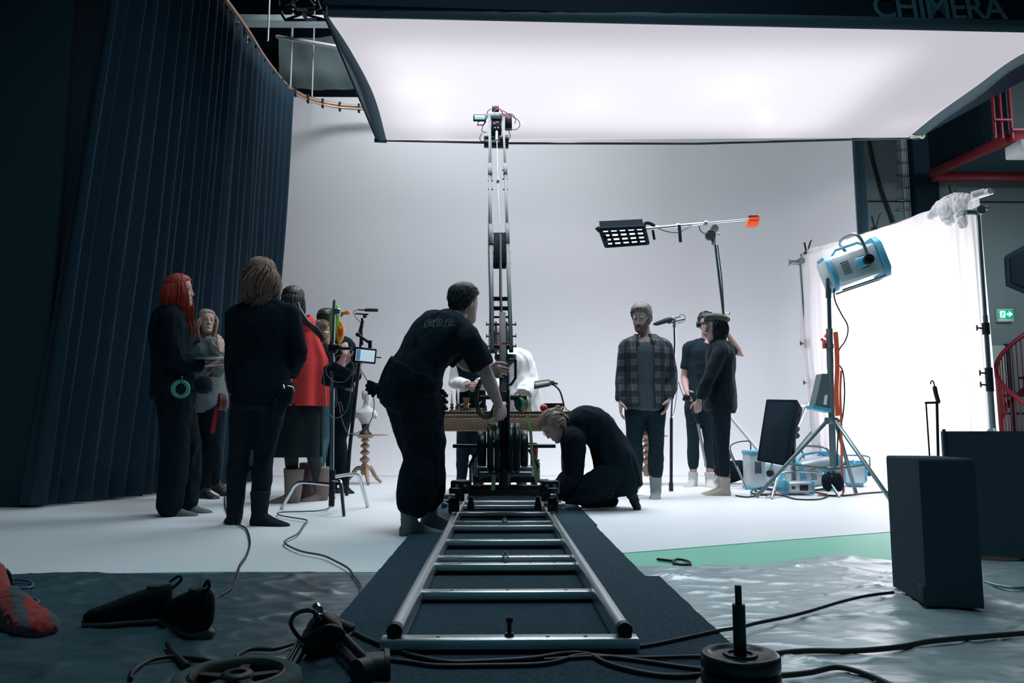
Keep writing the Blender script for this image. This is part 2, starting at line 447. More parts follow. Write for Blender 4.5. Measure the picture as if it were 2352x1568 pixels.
for i in range(61):
    p = inL[0].lerp(inR[0], i/60); q = .012*noise.noise(V((i*.9, 0, 0)))
    g.append([p+V((0, -.02, -.0)), p+V((0, -.05+q, .035)), p+V((0, -.045-q, .075)), p+V((0, -.02, .10))])
mb.sheet(g, .012); put('front_sleeve', mb, m_sleeve, bk)
mb = MB(); mb.prism([fl+V((0, -.02, .07)), fr+V((0, -.02, .07)), fr+V((0, .12, .95)), fl+V((0, .12, .95))], (0, .03, 0)); put('front_skirt', mb, m_skirt, bk, 'black front skirt with large grey lettering')
mb = MB()
bl, br = outL[-1], outR[-1]
mb.prism([fl+V((0, .1, .03)), fl+V((0, .1, .9)), bl+V((0, 0, .9)), bl+V((0, 0, .03))], (-.02, 0, 0))
mb.prism([fr+V((0, .1, .03)), fr+V((0, .1, .9)), br+V((0, 0, .9)), br+V((0, 0, .03))], (.02, 0, 0))
mb.prism([bl+V((0, 0, .03)), br+V((0, 0, .03)), br+V((0, 0, .9)), bl+V((0, 0, .9))], (0, .02, 0))
mb.prism([fl+V((0, .1, .9)), fr+V((0, .1, .9)), br+V((0, 0, .9)), bl+V((0, 0, .9))], (0, 0, .03))
put('hood', mb, m_skirt, bk)
mb = MB(); mb.tube([gp(860, 322, BH), gp(1176, 329, BH-.0), gp(1600, 330, BH), gp(2095, 317, BH)], .014, 8); mb.tube([gp(860, 322, BH), gp(888, 323, BH)], .028, 8)
put('rear_rod', mb, M_black(), bk)
mb = MB(); mb.tube([gp(2090, 314, BH-.02), gp(2116, 311, BH-.02)], .02, 8); mb.ell(gp(2118, 312, BH-.02), .035); put('rod_knob', mb, mat('cream_rubber', (.62, .62, .50), .5), bk)
# lettering on the front skirt
tx = bpy.data.curves.new('lettering', 'FONT'); tx.body = 'CHIMERA'; tx.size = 1; tx.offset = .010; tx.extrude = .003; tx.space_character = .93
to = bpy.data.objects.new('lettering_source', tx); COL.objects.link(to)
dg = bpy.context.evaluated_depsgraph_get(); dg.update()
me = bpy.data.meshes.new_from_object(to.evaluated_get(dg)); bpy.data.objects.remove(to)
xs = [v.co.x for v in me.vertices]; wl = max(xs)-min(xs)
q0 = at(2010, 41, outL[0].y); fy = fl.lerp(fr, .72).y-.035
pa, pb = at(2010, 40, fy), at(2316, 44, fy)
k = (pb-pa).length/wl; ux = (pb-pa).normalized(); uz = V((0, .155, .988))
mb = MB(); mb.add([pa+ux*((v.co.x-min(xs))*k)+uz*(v.co.y*k*1.15)+V((0, -v.co.z*1.0, 0)) for v in me.vertices], [tuple(p.vertices) for p in me.polygons], 0, False)
put('lettering', mb, mat('grey_print', (.06, .15, .19), .8), bk, 'grey bold lettering')
for (x, y, pw) in ((965, 140, 2.6), (1000, 262, 2.0), (1300, 275, 2.2), (1350, 165, 1.6), (1690, 130, 2.6), (1760, 262, 2.4), (2080, 225, 1.4)):
    p = gp(x, y, BH+.3); point('bank_bulb', p, pw*11, .16, (1, .93, .95))

# ================================================================== far right: gallery, stairs, door, sign
YW = 12.45
m_red = mat('dark_red_paint', (.20, .012, .022), .45)
m_navy = mat('dark_navy_sheet', (.010, .026, .042), .8, 0, .1, 30)
mb = MB(); a = at(2088, 500, YW); b = at(2142, 500, YW); mb.box(((a.x+b.x)/2, YW-.1, 3.4), (b.x-a.x, .28, 7.0)); put('column', mb, m_navy, None, 'dark steel column on the grey wall left of the red gallery', 'column')
tr = empty('cable_ladder', at(2072, 400, YW-.05), 'narrow bundle of grey cables clipped up the wall beside the dark column', 'cable ladder')
mb = MB()
for k in range(5):
    a = at(2064+k*4, 280, YW-.05); mb.cyl((a.x, YW-.1, 3.2), (a.x, YW-.1, 6.2), .007, seg=6)
put('cable_run', mb, mat('pale_wire', (0, 0, 0)), tr)
for y in (345, 375, 405, 432, 460, 482):
    mb = MB(); a = at(2060, y, YW-.11); b = at(2088, y, YW-.11); mb.box(((a+b)/2), ((b-a).length, .03, .02)); put('clip', mb, M_dull(), tr)
cable('wall_cable', [at(1985, 250, YW-.1), at(1998, 340, YW-.1), at(2022, 430, YW-.1), at(2055, 520, YW-.1), at(2080, 600, YW-.1)], .03, M_rub(), 'thick black cable sagging down the grey wall above the white cloth')
mb = MB(); a = at(1985, 462, YW-.11); b = at(2352, 462, YW-.11); mb.box(((a.x+b.x)/2+.4, YW-.105, a.z), (b.x-a.x+1, .02, .015)); put('trim_3', mb, m_navy, kind='structure')
# gallery
gl = empty('gallery', at(2250, 380, 11), 'dark balcony with dark red steel edges in the top right corner', 'balcony')
A = at(2142, 408, 11.9); 
mb = MB(); 
x0 = at(2140, 400, 11.9).x; zt = at(2140, 408, 11.9).z
mb.box((x0+2.2, 11.85, zt), (4.4, .12, .13)); 
e0 = at(2142, 398, 11.75); e1 = at(2318, 318, 9.6); e2 = e1+V((0, 0, 0))
mb.beam(e0, e1, .11, .11); mb.beam(e1, V((e1.x+2.5, e1.y, e1.z)), .11, .11); put('edge_beam', mb, m_red, gl)
mb = MB(); 
mb.prism([e0+V((.02, 0, .03)), V((e0.x+4.4, e0.y, e0.z)), V((e0.x+4.4, e1.y, e1.z)), e1+V((0, 0, .03))], (0, 0, .1)); put('deck', mb, mat('deck_underside', (.035, .07, .09), .8, 0, .1, 30), gl)
mb = MB(); g = []
f0 = e0+V((.0, .1, .1)); f1 = e1+V((0, .0, .1))
for k in range(60):
    p = f0.lerp(f1, k/59); o = (.025 if k % 4 < 2 else 0)
    g.append([p+V((o, 0, 0)), p+V((o, 0, 1.9))])
mb.sheet(g, .01); put('corrugated_panel', mb, m_navy, gl)
mb = MB(); 
for dx in (0, .09, .22): 
    p = at(2318, 318, 9.55)+V((dx-.18, 0, 0)); mb.tube([p, p+V((0, 0, 1.15))], .022, 8)
p = at(2318, 318, 9.5)
for z in (.25, .7, 1.12): mb.tube([p+V((-.18, 0, z)), p+V((.04, 0, z))], .018, 8)
mb.tube([p+V((.04, 0, 1.15)), p+V((2.2, 0, .95))], .022, 8); mb.tube([p+V((.04, 0, .12)), p+V((2.2, 0, .12))], .022, 8)
put('railing', mb, m_red, gl)
mb = MB(); mb.box(at(2372, 344, 9.2), (.5, .3, .16), bev=.01); put('ceiling_light', mb, m_cyc, None, 'white box light under the red gallery at the right edge', 'light')
# hanging dark loudspeaker
mb = MB(); q = [at(x, y, 9.6) for x, y in ((2310, 586), (2375, 550), (2440, 560), (2440, 690), (2375, 678), (2314, 652))]
mb.prism(q, (.24, .40, .05)); sp = put('hanging_speaker', mb, m_navy, None, 'dark six-sided loudspeaker box hanging at the right edge', 'speaker')
mb = MB(); c = sum(q, V())/6; mb.prism([c+(p-c)*.85+V((0, -.012, 0)) for p in q], (0, .01, 0)); put('grille', mb, M_fab(), sp)
# exit sign
ex = empty('exit_sign', at(2310, 735, YW-.1), 'small lit green and white exit sign with an arrow on the grey wall', 'sign')
a, b = at(2292, 709, YW-.15), at(2330, 738, YW-.15)
mb = MB(); mb.box(((a.x+b.x)/2, YW-.11, (a.z+b.z)/2), (b.x-a.x, .07, a.z-b.z), bev=.006); put('housing', mb, m_cyc, ex)
m_exg = mat('lit_green', (.0, .30, .16), .4, emit=1.0); m_exw = mat('lit_white', (.75, .95, .9), .4, emit=1.3)
a, b = at(2293, 711, YW-.16), at(2329, 731, YW-.16)
mb = MB(); mb.box(((a.x+b.x)/2, YW-.15, (a.z+b.z)/2), (b.x-a.x, .012, a.z-b.z)); put('green_panel', mb, m_exg, ex)
mb = MB(); mb.prism([at(x, y, YW-.17) for x, y in ((2313, 719), (2320, 719), (2318, 714), (2326, 721), (2318, 728), (2320, 723), (2313, 723))], (0, .008, 0)); put('arrow', mb, m_exw, ex)
mb = MB(); mb.prism([at(x, y, YW-.17) for x, y in ((2298, 714), (2309, 714), (2309, 729), (2298, 729))], (0, .006, 0)); put('doorway_symbol', mb, m_exw, ex)
mb = MB()
for s in (((2303, 716), (2305, 718)), ((2304, 718), (2302, 723)), ((2304, 719), (2307, 721)), ((2304, 719), (2300, 719)), ((2302, 723), (2306, 727)), ((2302, 723), (2299, 727))): mb.tube([at(*s[0], YW-.176), at(*s[1], YW-.176)], .006, 6)
put('running_figure', mb, m_exg, ex)
cable('conduit', [at(2316, 738, YW+.04), at(2315, 746, YW+.04), at(2300, 750, YW+.04), at(2250, 750, YW+.04)], .012, mat('pale_wire', (0, 0, 0)), 'thin grey conduit running left from the exit sign')
# door
mb = MB(); a = at(2268, 795, YW); b = at(2296, 795, YW); mb.box(((a.x+b.x)/2-.25, YW-.12, a.z/2), (b.x-a.x+.5, .05, a.z), bev=.005)
d1 = put('door_1', mb, mat('pale_green_door', (.42, .52, .50), .5), kind='structure')
mb = MB(); mb.box((b.x+.03, YW-.13, a.z/2), (.05, .08, a.z+.05)); put('door_frame', mb, m_navy, d1)
# red spiral stair
st = empty('spiral_staircase', (at(2420, 900, 10.3).x, 10.3, 0), 'dark red spiral staircase with thin balusters at the right edge', 'staircase')
c = V((at(2440, 900, 10.3).x, 10.3, 0)); R0 = (c.x-at(2313, 880, 10.3).x)
hr = []; lo = []
for k in range(40):
    a = PI*1.55-PI*1.3*k/39
    a = PI*.25+PI*1.25*k/39
    z = .35+2.0*(1-k/39)
    hr.append(c+V((math.cos(a)*R0, -abs(math.sin(a))*R0*.0+math.sin(a)*R0, z+.0)))
    lo.append(c+V((math.cos(a)*R0, math.sin(a)*R0, z-.75)))
mb = MB(); mb.tube(hr, .03, 8); mb.tube([p for p in lo if p.z > .03], .04, 6); put('handrail', mb, m_red, st)
for k in range(0, 40, 1):
    z0 = max(0.02, lo[k].z); mb = MB(); mb.tube([V((lo[k].x, lo[k].y, z0)), hr[k]], .008, 6); put('baluster', mb, m_red, st)
mb = MB(); mb.cyl(c, c+V((0, 0, 3.2)), .07, seg=14); put('centre_pole', mb, m_red, st)
for k in range(0, 40, 5):
    if lo[k].z > .05:
        mb = MB(); p = lo[k]; q = lo[min(k+4, 39)]; mb.prism([c+V((0, 0, p.z)), V((p.x, p.y, p.z)), V((q.x, q.y, p.z))], (0, 0, .03)); put('step', mb, m_navy, st)
# ================================================================== people
import numpy as np
def remesh(mb, vox, smooth=5, fold=0, fscale=(7, 7, 3), seed=0):
    me = mb.mesh('tmp', []); o = bpy.data.objects.new('tmp', me); COL.objects.link(o)
    r = o.modifiers.new('r', 'REMESH'); r.mode = 'VOXEL'; r.voxel_size = vox
    if smooth: s = o.modifiers.new('s', 'SMOOTH'); s.factor = .5; s.iterations = smooth
    dg = bpy.context.evaluated_depsgraph_get(); dg.update()
    m2 = bpy.data.meshes.new_from_object(o.evaluated_get(dg)); bpy.data.objects.remove(o); bpy.data.meshes.remove(me)
    out = MB()
    vs = [v.co.copy() for v in m2.vertices]
    if fold:
        ns = [v.normal.copy() for v in m2.vertices]
        for i, (p, n) in enumerate(zip(vs, ns)):
            q = V((p.x*fscale[0]+seed, p.y*fscale[1], p.z*fscale[2]+seed*3))
            f = noise.noise(q+V((noise.noise(q*.7)*1.5, 0, noise.noise(q*.6+V((5, 5, 5)))*1.5)))
            f2 = noise.noise(q*3.1)
            vs[i] = p+n*(fold*((1-abs(f)*2.2)-.45+.25*f2))
    out.add(vs, [tuple(p.vertices) for p in m2.polygons]); bpy.data.meshes.remove(m2); return out

# ---- hand templates: fingers along +Z, palm facing +Y, thumb at +X
def make_hand(curl, spread=.0, thumb=.5):
    mb = MB(); X, Y = V((1, 0, 0)), V((0, 1, 0))
    mb.loft([(V((0, 0, z)), X, Y, a, b, 2.6) for z, a, b in ((-.03, .024, .018), (-.005, .027, .018), (.02, .034, .017), (.05, .042, .0155), (.082, .043, .0135), (.094, .036, .010))], 16)
    for k, (x, L, r, dz) in enumerate(((.031, .070, .0093, .0), (.011, .079, .0098, .006), (-.010, .073, .0094, .003), (-.030, .058, .0082, -.006))):
        p = V((x, 0, .082+dz)); a = curl*(.45+.12*k); d = V((math.sin(spread*x*12), math.sin(a*.5), math.cos(a*.5))).normalized(); pts = [p]
        for j, f in enumerate((.46, .31, .23)):
            a2 = a*(.5+j*.85); d = V((spread*x*8*(1-j*.3), math.sin(a2), math.cos(a2))).normalized(); p = p+d*L*f; pts.append(p)
        mb.tube(pts, [r, r*.97, r*.9, r*.78], 8, round_end=True)
    p = V((.024, .004, .018)); d = V((.72, .30+thumb*.4, .62)).normalized(); p1 = p+d*.040
    d2 = V((.42-.3*thumb, .30+thumb*.5, .85)).normalized(); p2 = p1+d2*.032; p3 = p2+(d2+V((-.15*thumb, .1, .2))).normalized()*.024
    mb.tube([p, p1, p2, p3], [.0155, .0125, .0112, .0092], 8, round_end=True)
    return remesh(mb, .0034, 2)
HANDS = {'relaxed': make_hand(.55), 'grip': make_hand(1.75, 0, .9), 'flat': make_hand(.12, .1, .1)}

# ---- head: face towards +Y, Z up, origin between the ears
HP = [(-.122, .010, .070, .050), (-.116, .026, .083, .030), (-.100, .041, .090, -.010), (-.078, .052, .090, -.045), (-.050, .060, .087, -.070),
      (-.015, .068, .086, -.090), (.02, .073, .086, -.099), (.055, .0755, .085, -.101), (.085, .068, .072, -.088), (.104, .052, .050, -.062), (.115, .032, .028, -.036), (.121, .010, .008, -.014)]
def head_point(z, t):                       # t: angle, 0 at the face
    hw, f, b = interp(HP, z); cy = (f+b)/2; ry = (f-b)/2
    s, c = math.sin(t), math.cos(t); x = math.copysign(abs(s)**.93, s)*hw; y = cy+math.copysign(abs(c)**(.86 if c > 0 else .95), c)*ry
    return V((x, y, z))
def face_shape(p):
    if p.y < 0: return p
    x, z = abs(p.x), p.z; y = 0
    nr = math.exp(-(x/.0105)**2)
    y += nr*(.0055*math.exp(-((z-.012)/.018)**2)+.013*math.exp(-((z+.012)/.016)**2)+.020*math.exp(-((z+.030)/.0105)**2))
    y += .007*math.exp(-((x-.012)/.007)**2)*math.exp(-((z+.034)/.008)**2)
    y -= .0105*math.exp(-((x-.031)/.014)**2)*math.exp(-((z-.006)/.011)**2)
    y += .0045*math.exp(-((x-.026)/.020)**2)*math.exp(-((z-.030)/.010)**2)
    y += .0065*math.exp(-(x/.020)**2)*(math.exp(-((z+.060)/.0055)**2)+math.exp(-((z+.072)/.006)**2))
    y -= .004*math.exp(-(x/.018)**2)*math.exp(-((z+.083)/.006)**2)
    y += .006*math.exp(-(x/.016)**2)*math.exp(-((z+.103)/.010)**2)
    y += .004*math.exp(-((x-.043)/.016)**2)*math.exp(-((z+.022)/.014)**2)
    return V((p.x, p.y+y, p.z))
def make_head():
    mb = MB(); zs = [-.122+(.243)*(.5-.5*math.cos(PI*i/46)) for i in range(47)]; zs = [lerp(a, -.122+.243*i/46, .75) for i, a in enumerate(zs)]
    NS = 64; rs = []
    for z in zs:
        ring = []
        for k in range(NS):
            u = k/NS*2-1; t = PI*(math.copysign(abs(u)**1.35, u)); ring.append(face_shape(head_point(z, t)))
        rs.append(ring)
    mb.rings(rs)
    for i, f in enumerate(mb.f):            # lips
        c = sum((mb.v[k] for k in f), V())/len(f)
        if c.y > .07 and abs(c.x) < .019 and -.075 < c.z < -.057: mb.m[i] = 2
    for s in (-1, 1):
        mb.ell((s*.031, .0700, .005), .0118, seg=16, n=10, mi=1); mb.ell((s*.031, .0800, .0045), (.0058, .0028, .0055), seg=12, n=6, mi=3)
        mb.ell((s*.031, .0706, .0110), (.0140, .0125, .0078), seg=14, n=8); mb.ell((s*.031, .0700, -.0035), (.0135, .0120, .0055), seg=14, n=8)
        mb.tube([V((s*(.014+.0095*k), .088-.0035*k-.0012*k*k, .0295+.0030*math.sin(k*1.0))) for k in range(4)], [.003, .0042, .0038, .0018], 6, mi=3)
        mb.tube([V((s*(.018+.0065*k), .083+.0018*math.sin(k)-.0013*k*k*.5, .0125+.004*math.sin(PI*k/4))) for k in range(5)], .0022, 6)
        E = Matrix.Rotation(s*.35, 3, 'Z')
        mb.ell((s*.074, -.006, -.004), (.007, .017, .031), E, 12, 8); mb.ell((s*.078, -.010, .004), (.006, .012, .019), E, 12, 8)
    return mb
HEAD = make_head()
def hairline(t):
    t = abs(t)
    return interp([(0, .078), (.75, .066), (1.15, .030), (1.45, -.012), (1.72, -.012), (2.0, -.055), (3.2, -.078)], t)[0]
def hair_cap(th=.012, line=hairline, top=.0, rough=.004, seed=0, sweep=0, low=0):
    mb = MB(); rs = []; NS = 72; n = 34
    for i in range(n+1):
        z = -.118+.239*i/n; ring = []
        for k in range(NS):
            t = 2*PI*k/NS-PI; p = head_point(z, t); d = (p-V((0, -.01, .0))).normalized()
            h = line(t)-low; m = max(0, min(1, (z-h)/.012+.5))
            o = lerp(-.014, th+top*max(0, z)/.12, m)
            if m > 0: o += rough*noise.noise(V((t*9+sweep*z*30, z*22, seed)))*m+rough*.6*noise.noise(V((t*30, z*9, seed+4)))*m
            ring.append(p+d*o)
        rs.append(ring)
    mb.rings(rs); return mb
def lock(mb, pts, w, seg=6, taper=.25, flat=.55):
    P = spline(pts, 4); n = len(P); ring = []; a = None
    for i, p in enumerate(P):
        t = (P[min(i+1, n-1)]-P[max(i-1, 0)]).normalized()
        a = t.orthogonal().normalized() if a is None else (a-t*a.dot(t)).normalized(); b = t.cross(a)
        r = w*(1-(1-taper)*(i/(n-1))**2)*(.6+.4*min(1, i/2))
        ring.append([p+(a*math.cos(2*PI*k/seg)+b*math.sin(2*PI*k/seg)*flat)*r for k in range(seg)])
    mb.rings(ring)
def long_hair(mb, L, arc=(1.0, PI), n=34, wave=.012, seed=1, w=.013, out=.02, fwd=None, both=True):
    rnd = random.Random(seed); n = int(n*3.4); w = w*.50
    for k in range(n):
        u = (k+rnd.random()*.6)/n; t = lerp(arc[0], arc[1], u)
        for s in ((1, -1) if both else (1,)):
            z0 = .112*rnd.random()**.7; p0 = head_point(z0, s*t); d = V((p0.x, p0.y+.01, 0)).normalized()
            pts = [p0+d*.004]; l = L*rnd.uniform(.82, 1.05); ph = rnd.random()*1.6+t*2; ro = rnd.uniform(.55, 1.12)
            for j in range(1, 7):
                f = j/6; z = z0-(l+z0)*f
                r = out+.012*math.sin(PI*min(1, f*1.2))
                q = head_point(max(-.03, z0*(1-f)-.03*f), s*t); dd = V((q.x, q.y+.01, 0)).normalized()
                pts.append(V((q.x, q.y, z))+dd*(r*ro)+V((wave*math.sin(ph+f*9), wave*math.cos(ph+f*8), 0))+(V(fwd)*f if fwd else V()))
            lock(mb, pts, w*rnd.uniform(.7, 1.2))

def short_hair(mb, n=260, L=.035, line=hairline, seed=3, w=.0045, sweep=(0, -1, -.4), lift=.012):
    rnd = random.Random(seed)
    for k in range(n):
        t = rnd.uniform(-PI, PI); z = rnd.uniform(-.07, .115)
        if z < line(t)+.002: continue
        p = head_point(z, t); d = (p-V((0, -.01, 0))).normalized(); s_ = V(sweep); s_ = (s_-d*s_.dot(d)); s_ = s_.normalized() if s_.length > .1 else V((0, -1, 0)); s_ = s_+V((rnd.uniform(-.3, .3), rnd.uniform(-.3, .3), rnd.uniform(-.3, .3)))
        a = p+d*lift; l = L*rnd.uniform(.6, 1.2)
        c0 = V((0, -.01, 0)); R0 = (a-c0).length; on = lambda q, k: c0+(q-c0).normalized()*(R0*k+(1-k)*(q-c0).length)
        lock(mb, [on(a-s_*l*.4, 1)-d*.004, a+d*.002, on(a+s_*l*.5, .9)+d*.002, on(a+s_*l, .9)-d*.003], w, seg=5)
def frame(y, z):                             # matrix with face along y, top near z
    y = V(y).normalized(); x = y.cross(V(z)).normalized(); z = x.cross(y); return Matrix((x, y, z)).transposed()
m_skin = lambda: mat('skin', (.50, .325, .30), .5, 0, .08, 90, .08, 20)
m_eyew = lambda: mat('eye_white', (.36, .34, .34), .35)
m_lip = lambda: mat('lips', (.40, .21, .20), .5)
m_brow = lambda: mat('dark_eye', (.02, .015, .015), .6)
class Person: pass
def person(label, Y0, J, face, tilt=(0, 0, 1), s=1.0, neck=.054, wide=1.0, belly=1.0, hands=('relaxed', 'relaxed'), bare_feet=False, hscale=1.0, palm=(None, None), group=None):
    """J: joint -> (px, py, dy). face: direction of the face."""
    P = Person(); P.s = s; P.wide = wide; P.belly = belly
    W = {k: (at(v[0], v[1], Y0+v[2]) if len(v) == 3 else V(v)) for k, v in J.items()}
    P.W = W; P.face = V(face).normalized()
    P.hm = Matrix.Translation(W['H']) @ frame(face, tilt).to_4x4() @ Matrix.Scale(hscale, 4)
    for q_ in 'LR':
        if 'A'+q_ in W and abs(W['A'+q_].z-.08*s) < .22 and abs((W['A'+q_]-W['K'+q_]).normalized().z) > .8: W['A'+q_].z = .078*s; W['T'+q_].z = .03
    base = (W.get('AL', W['P'])+W.get('AR', W['P']))/2 if 'AL' in W else W['P']
    P.root = empty('person', (base.x, base.y, 0), label, 'person', group)
    HLv, HRv, SLv, SRv = W['HL'], W['HR'], W['SL'], W['SR']
    P.hv = (HRv-HLv).normalized(); P.sv = (SRv-SLv).normalized()
    C = W.get('C', (W['P']+W['N'])/2)
    def spine(t):                            # quadratic through P, C, N
        a, c, b = W['P'], C, W['N']
        return a*(1-t)*(1-2*t)+c*4*t*(1-t)+b*t*(2*t-1)
    P.spine = spine; P.ws = (SRv-SLv).length/2; P.wh = (HRv-HLv).length/2
    def torso(mb, off=0, t0=-.16, t1=1.0, flare=0):
        secs = []
        tab = [(-.2, .105, .085), (-.05, .158, .115), (.1, .160, .115), (.32, .138, .100), (.6, .155, .112), (.8, .168, .115), (.93, .135, .085), (1.0, .085, .068), (1.1, .05, .05)]
        n = 15
        for i in range(n):
            t = lerp(t0, t1, i/(n-1)); c = spine(t); tg = (spine(t+.02)-spine(t-.02)).normalized()
            a = P.hv.lerp(P.sv, max(0, min(1, t))); a = (a-tg*a.dot(tg)).normalized(); b = tg.cross(a)
            rw, rd = interp(tab, t); fl = flare*max(0, (.35-t))
            k = lerp(P.wh/.095, P.ws/.165, max(0, min(1, t)))**.5
            secs.append((c, a, b, rw*s*wide*k+off+fl, rd*s*belly+off+fl, 2.3))
        mb.loft(secs, 24)
    P.torso = torso
    def arm(mb, side, off=0, upto=2.0, loose=0):
        S, E, Wr = W['S'+side], W['E'+side], W['W'+side]
        pts = [S, S.lerp(E, .3), S.lerp(E, .65), E, E.lerp(Wr, .25), E.lerp(Wr, .6), Wr]
        rr = [.056, .052, .045, .041, .043, .036, .027]; tt = [0, .3, .65, 1, 1.25, 1.6, 2]
        o = [(p, r*s+off+loose*t) for p, r, t in zip(pts, rr, tt) if t <= upto+1e-6]
        if tt[len(o)-1] < upto:
            k = len(o); f = (upto-tt[k-1])/(tt[k]-tt[k-1]); o.append((pts[k-1].lerp(pts[k], f), lerp(rr[k-1], rr[k], f)*s+off+loose*upto))
        mb.tube([p for p, r in o], [r for p, r in o], 14, round_end=(upto >= 2 and off == 0))
        d = (S-W['N']); mb.tube([W['N']+d*.1+V((0, 0, .0)), W['N']+d*.55, S], [.05*s+off, .053*s+off, .056*s+off], 14, round_end=True)
    P.arm = arm
    def leg(mb, side, off=0, flare=0, upto=2.0, knee=0):
        H, K, A = W['H'+side], W['K'+side], W['A'+side]
        back = -P.face if 'BK' not in J else V(J['BK'])
        pts = [H, H.lerp(K, .3), H.lerp(K, .7), K, K.lerp(A, .3), K.lerp(A, .65), A]
        rr = [.088, .082, .064, .054, .056, .046, .036]; tt = [0, .3, .7, 1, 1.3, 1.65, 2]
        o = [(p, r*s+off+flare*t*.5+(knee if .6 < t < 1.5 else 0)) for p, r, t in zip(pts, rr, tt) if t <= upto+1e-6]
        mb.tube([p for p, r in o], [r for p, r in o], 16, round_end=True)
    P.leg = leg
    def foot(mb, side, off=0, cuff=.0, tall=.0):
        K, A, T = W['K'+side], W['A'+side], W['T'+side]
        dn = (A-K).normalized(); f = (T-A); f = (f-dn*f.dot(dn)); f = f.normalized() if f.length > .02 else P.face
        if abs(dn.z) > .8:
            dn = V((0, 0, -1)); f = V((T.x-A.x, T.y-A.y, 0)).normalized()
        a = f.cross(dn).normalized(); hgt = .07*s
        heel = A+dn*hgt-f*.045*s; L = .25*s
        def sec(x, h, w, dz): return (heel+f*x*L-dn*dz*s, a, dn, w*s+off, h*s+off, 2.3)
        mb.loft([sec(-.03, .018, .018, .012), sec(.03, .034, .028, .018), sec(.15, .042, .033, .022), sec(.3, .045, .034, .026), sec(.45, .036, .037, .016), sec(.62, .026, .043, .004), sec(.8, .019, .045, -.004), sec(.93, .014, .036, -.009), sec(1.0, .007, .018, -.012)], 16)
        mb.tube([A-dn*.0, A+dn*.045*s+f*.004], [.037*s+off, .040*s+off], 14, round_end=True)
        if tall: mb.tube([A+dn*.03, A-dn*tall*.5, A-dn*tall], [.04*s+off+cuff*.5, .042*s+off+cuff, .05*s+off+cuff], 16)
    P.foot = foot
    # the body itself
    mb = MB(); torso(mb, 0); hb = P.hm @ V((0, -.028, -.06))
    mb.tube([W['N'], W['N'].lerp(hb, .5), hb], [neck*1.12*s, neck*s, neck*s*.98], 14, round_end=True)
    for q in ('L', 'R'):
        if 'E'+q in W: arm(mb, q)
        if 'K'+q in W: leg(mb, q); foot(mb, q)
        else: mb.tube([W['H'+q], W['H'+q]-V((0, 0, .1))], .085*s, 12, round_end=True)
    body = remesh(mb, .014, 3)
    body.merge(HEAD, P.hm)
    for i, q in enumerate(('L', 'R')):
        if 'E'+q in W and hands[i]:
            d = W['F'+q]-W['W'+q] if 'F'+q in W else W['W'+q]-W['E'+q]
            d.normalize(); pn = V(palm[i]) if palm[i] is not None else (P.sv*(1 if q == 'L' else -1)+P.face*.2)
            y = (pn-d*pn.dot(d)).normalized(); x = y.cross(d)
            if q == 'L': x = -x if False else x
            M = Matrix((x, y, d)).transposed().to_4x4()
            th = 1
            if x.dot(P.face) < 0: th = -1
            M = Matrix.Translation(W['W'+q]+d*.012) @ M @ Matrix.Diagonal((th, 1, 1, 1)) @ Matrix.Scale(s, 4)
            t = MB(); t.merge(HANDS[hands[i]], M)
            if th < 0: t.f = [f[::-1] for f in t.f]
            body.merge(t)
    P.body = put('body', body, [m_skin(), m_eyew(), m_lip(), m_brow()], P.root)
    P.bb = body
    return P
def top(P, name, m, off=.02, sleeve=2.0, t0=-.1, t1=1.0, flare=.03, fold=.008, loose=.0, seed=1, vox=.012, collar=0, fs=(8, 8, 4), extra=None, arms=('L', 'R'), label=None, soff=None):
    mb = MB(); P.torso(mb, off, t0, t1, flare)
    for q in arms:
        if 'E'+q in P.W: P.arm(mb, q, off*.8 if soff is None else soff, sleeve-.04 if sleeve >= 2 else sleeve, loose)
    if collar:
        hb = P.hm @ V((0, -.03, -.075)); mb.tube([P.W['N'], P.W['N'].lerp(hb, collar)], [.07*P.s+off*.5, .062*P.s+off*.5], 16)
    if extra: extra(mb)
    r = remesh(mb, vox, 5, fold, fs, seed); o = put(name, r, m, P.root, label); P.top = r; return o
def trousers(P, name, m, off=.018, flare=.0, upto=2.0, fold=.006, seed=2, t1=.22, vox=.012, extra=None, knee=0, label=None):
    mb = MB(); P.torso(mb, off, -.18, t1, 0)
    for q in ('L', 'R'): P.leg(mb, q, off, flare, upto, knee)
    if extra: extra(mb)
    r = remesh(mb, vox, 5, fold, (8, 8, 5), seed); return put(name, r, m, P.root, label)
def socks(P, name, m, off=.006, tall=.14, cuff=.0, sides=('L', 'R'), fold=.003):
    for q in sides:
        mb = MB(); P.foot(mb, q, off, cuff, tall); r = remesh(mb, .008, 3, fold, (20, 20, 26), 3); put(name, r, m, P.root)
def hair(P, mb, m, name='hair', label=None):
    t = MB(); t.merge(mb, P.hm); return put(name, t, m, P.root, label)
def glasses(P, m=None):
    mb = MB()
    for s in (-1, 1):
        mb.torus((s*.032, .098, .006), (0, 1, 0), .021, .0016, 18, 5); mb.tube([V((s*.053, .096, .010)), V((s*.076, .05, .010)), V((s*.081, -.005, .008))], .0016, 5)
    mb.tube([V((-.011, .099, .010)), V((0, .101, .012)), V((.011, .099, .010))], .0016, 5)
    t = MB(); t.merge(mb, P.hm); g = put('eyeglasses', t, m or M_steel(), P.root)
    mb = MB()
    for s in (-1, 1): mb.cyl((s*.032, .0975, .006), (s*.032, .0985, .006), .0205, seg=18)
    return g

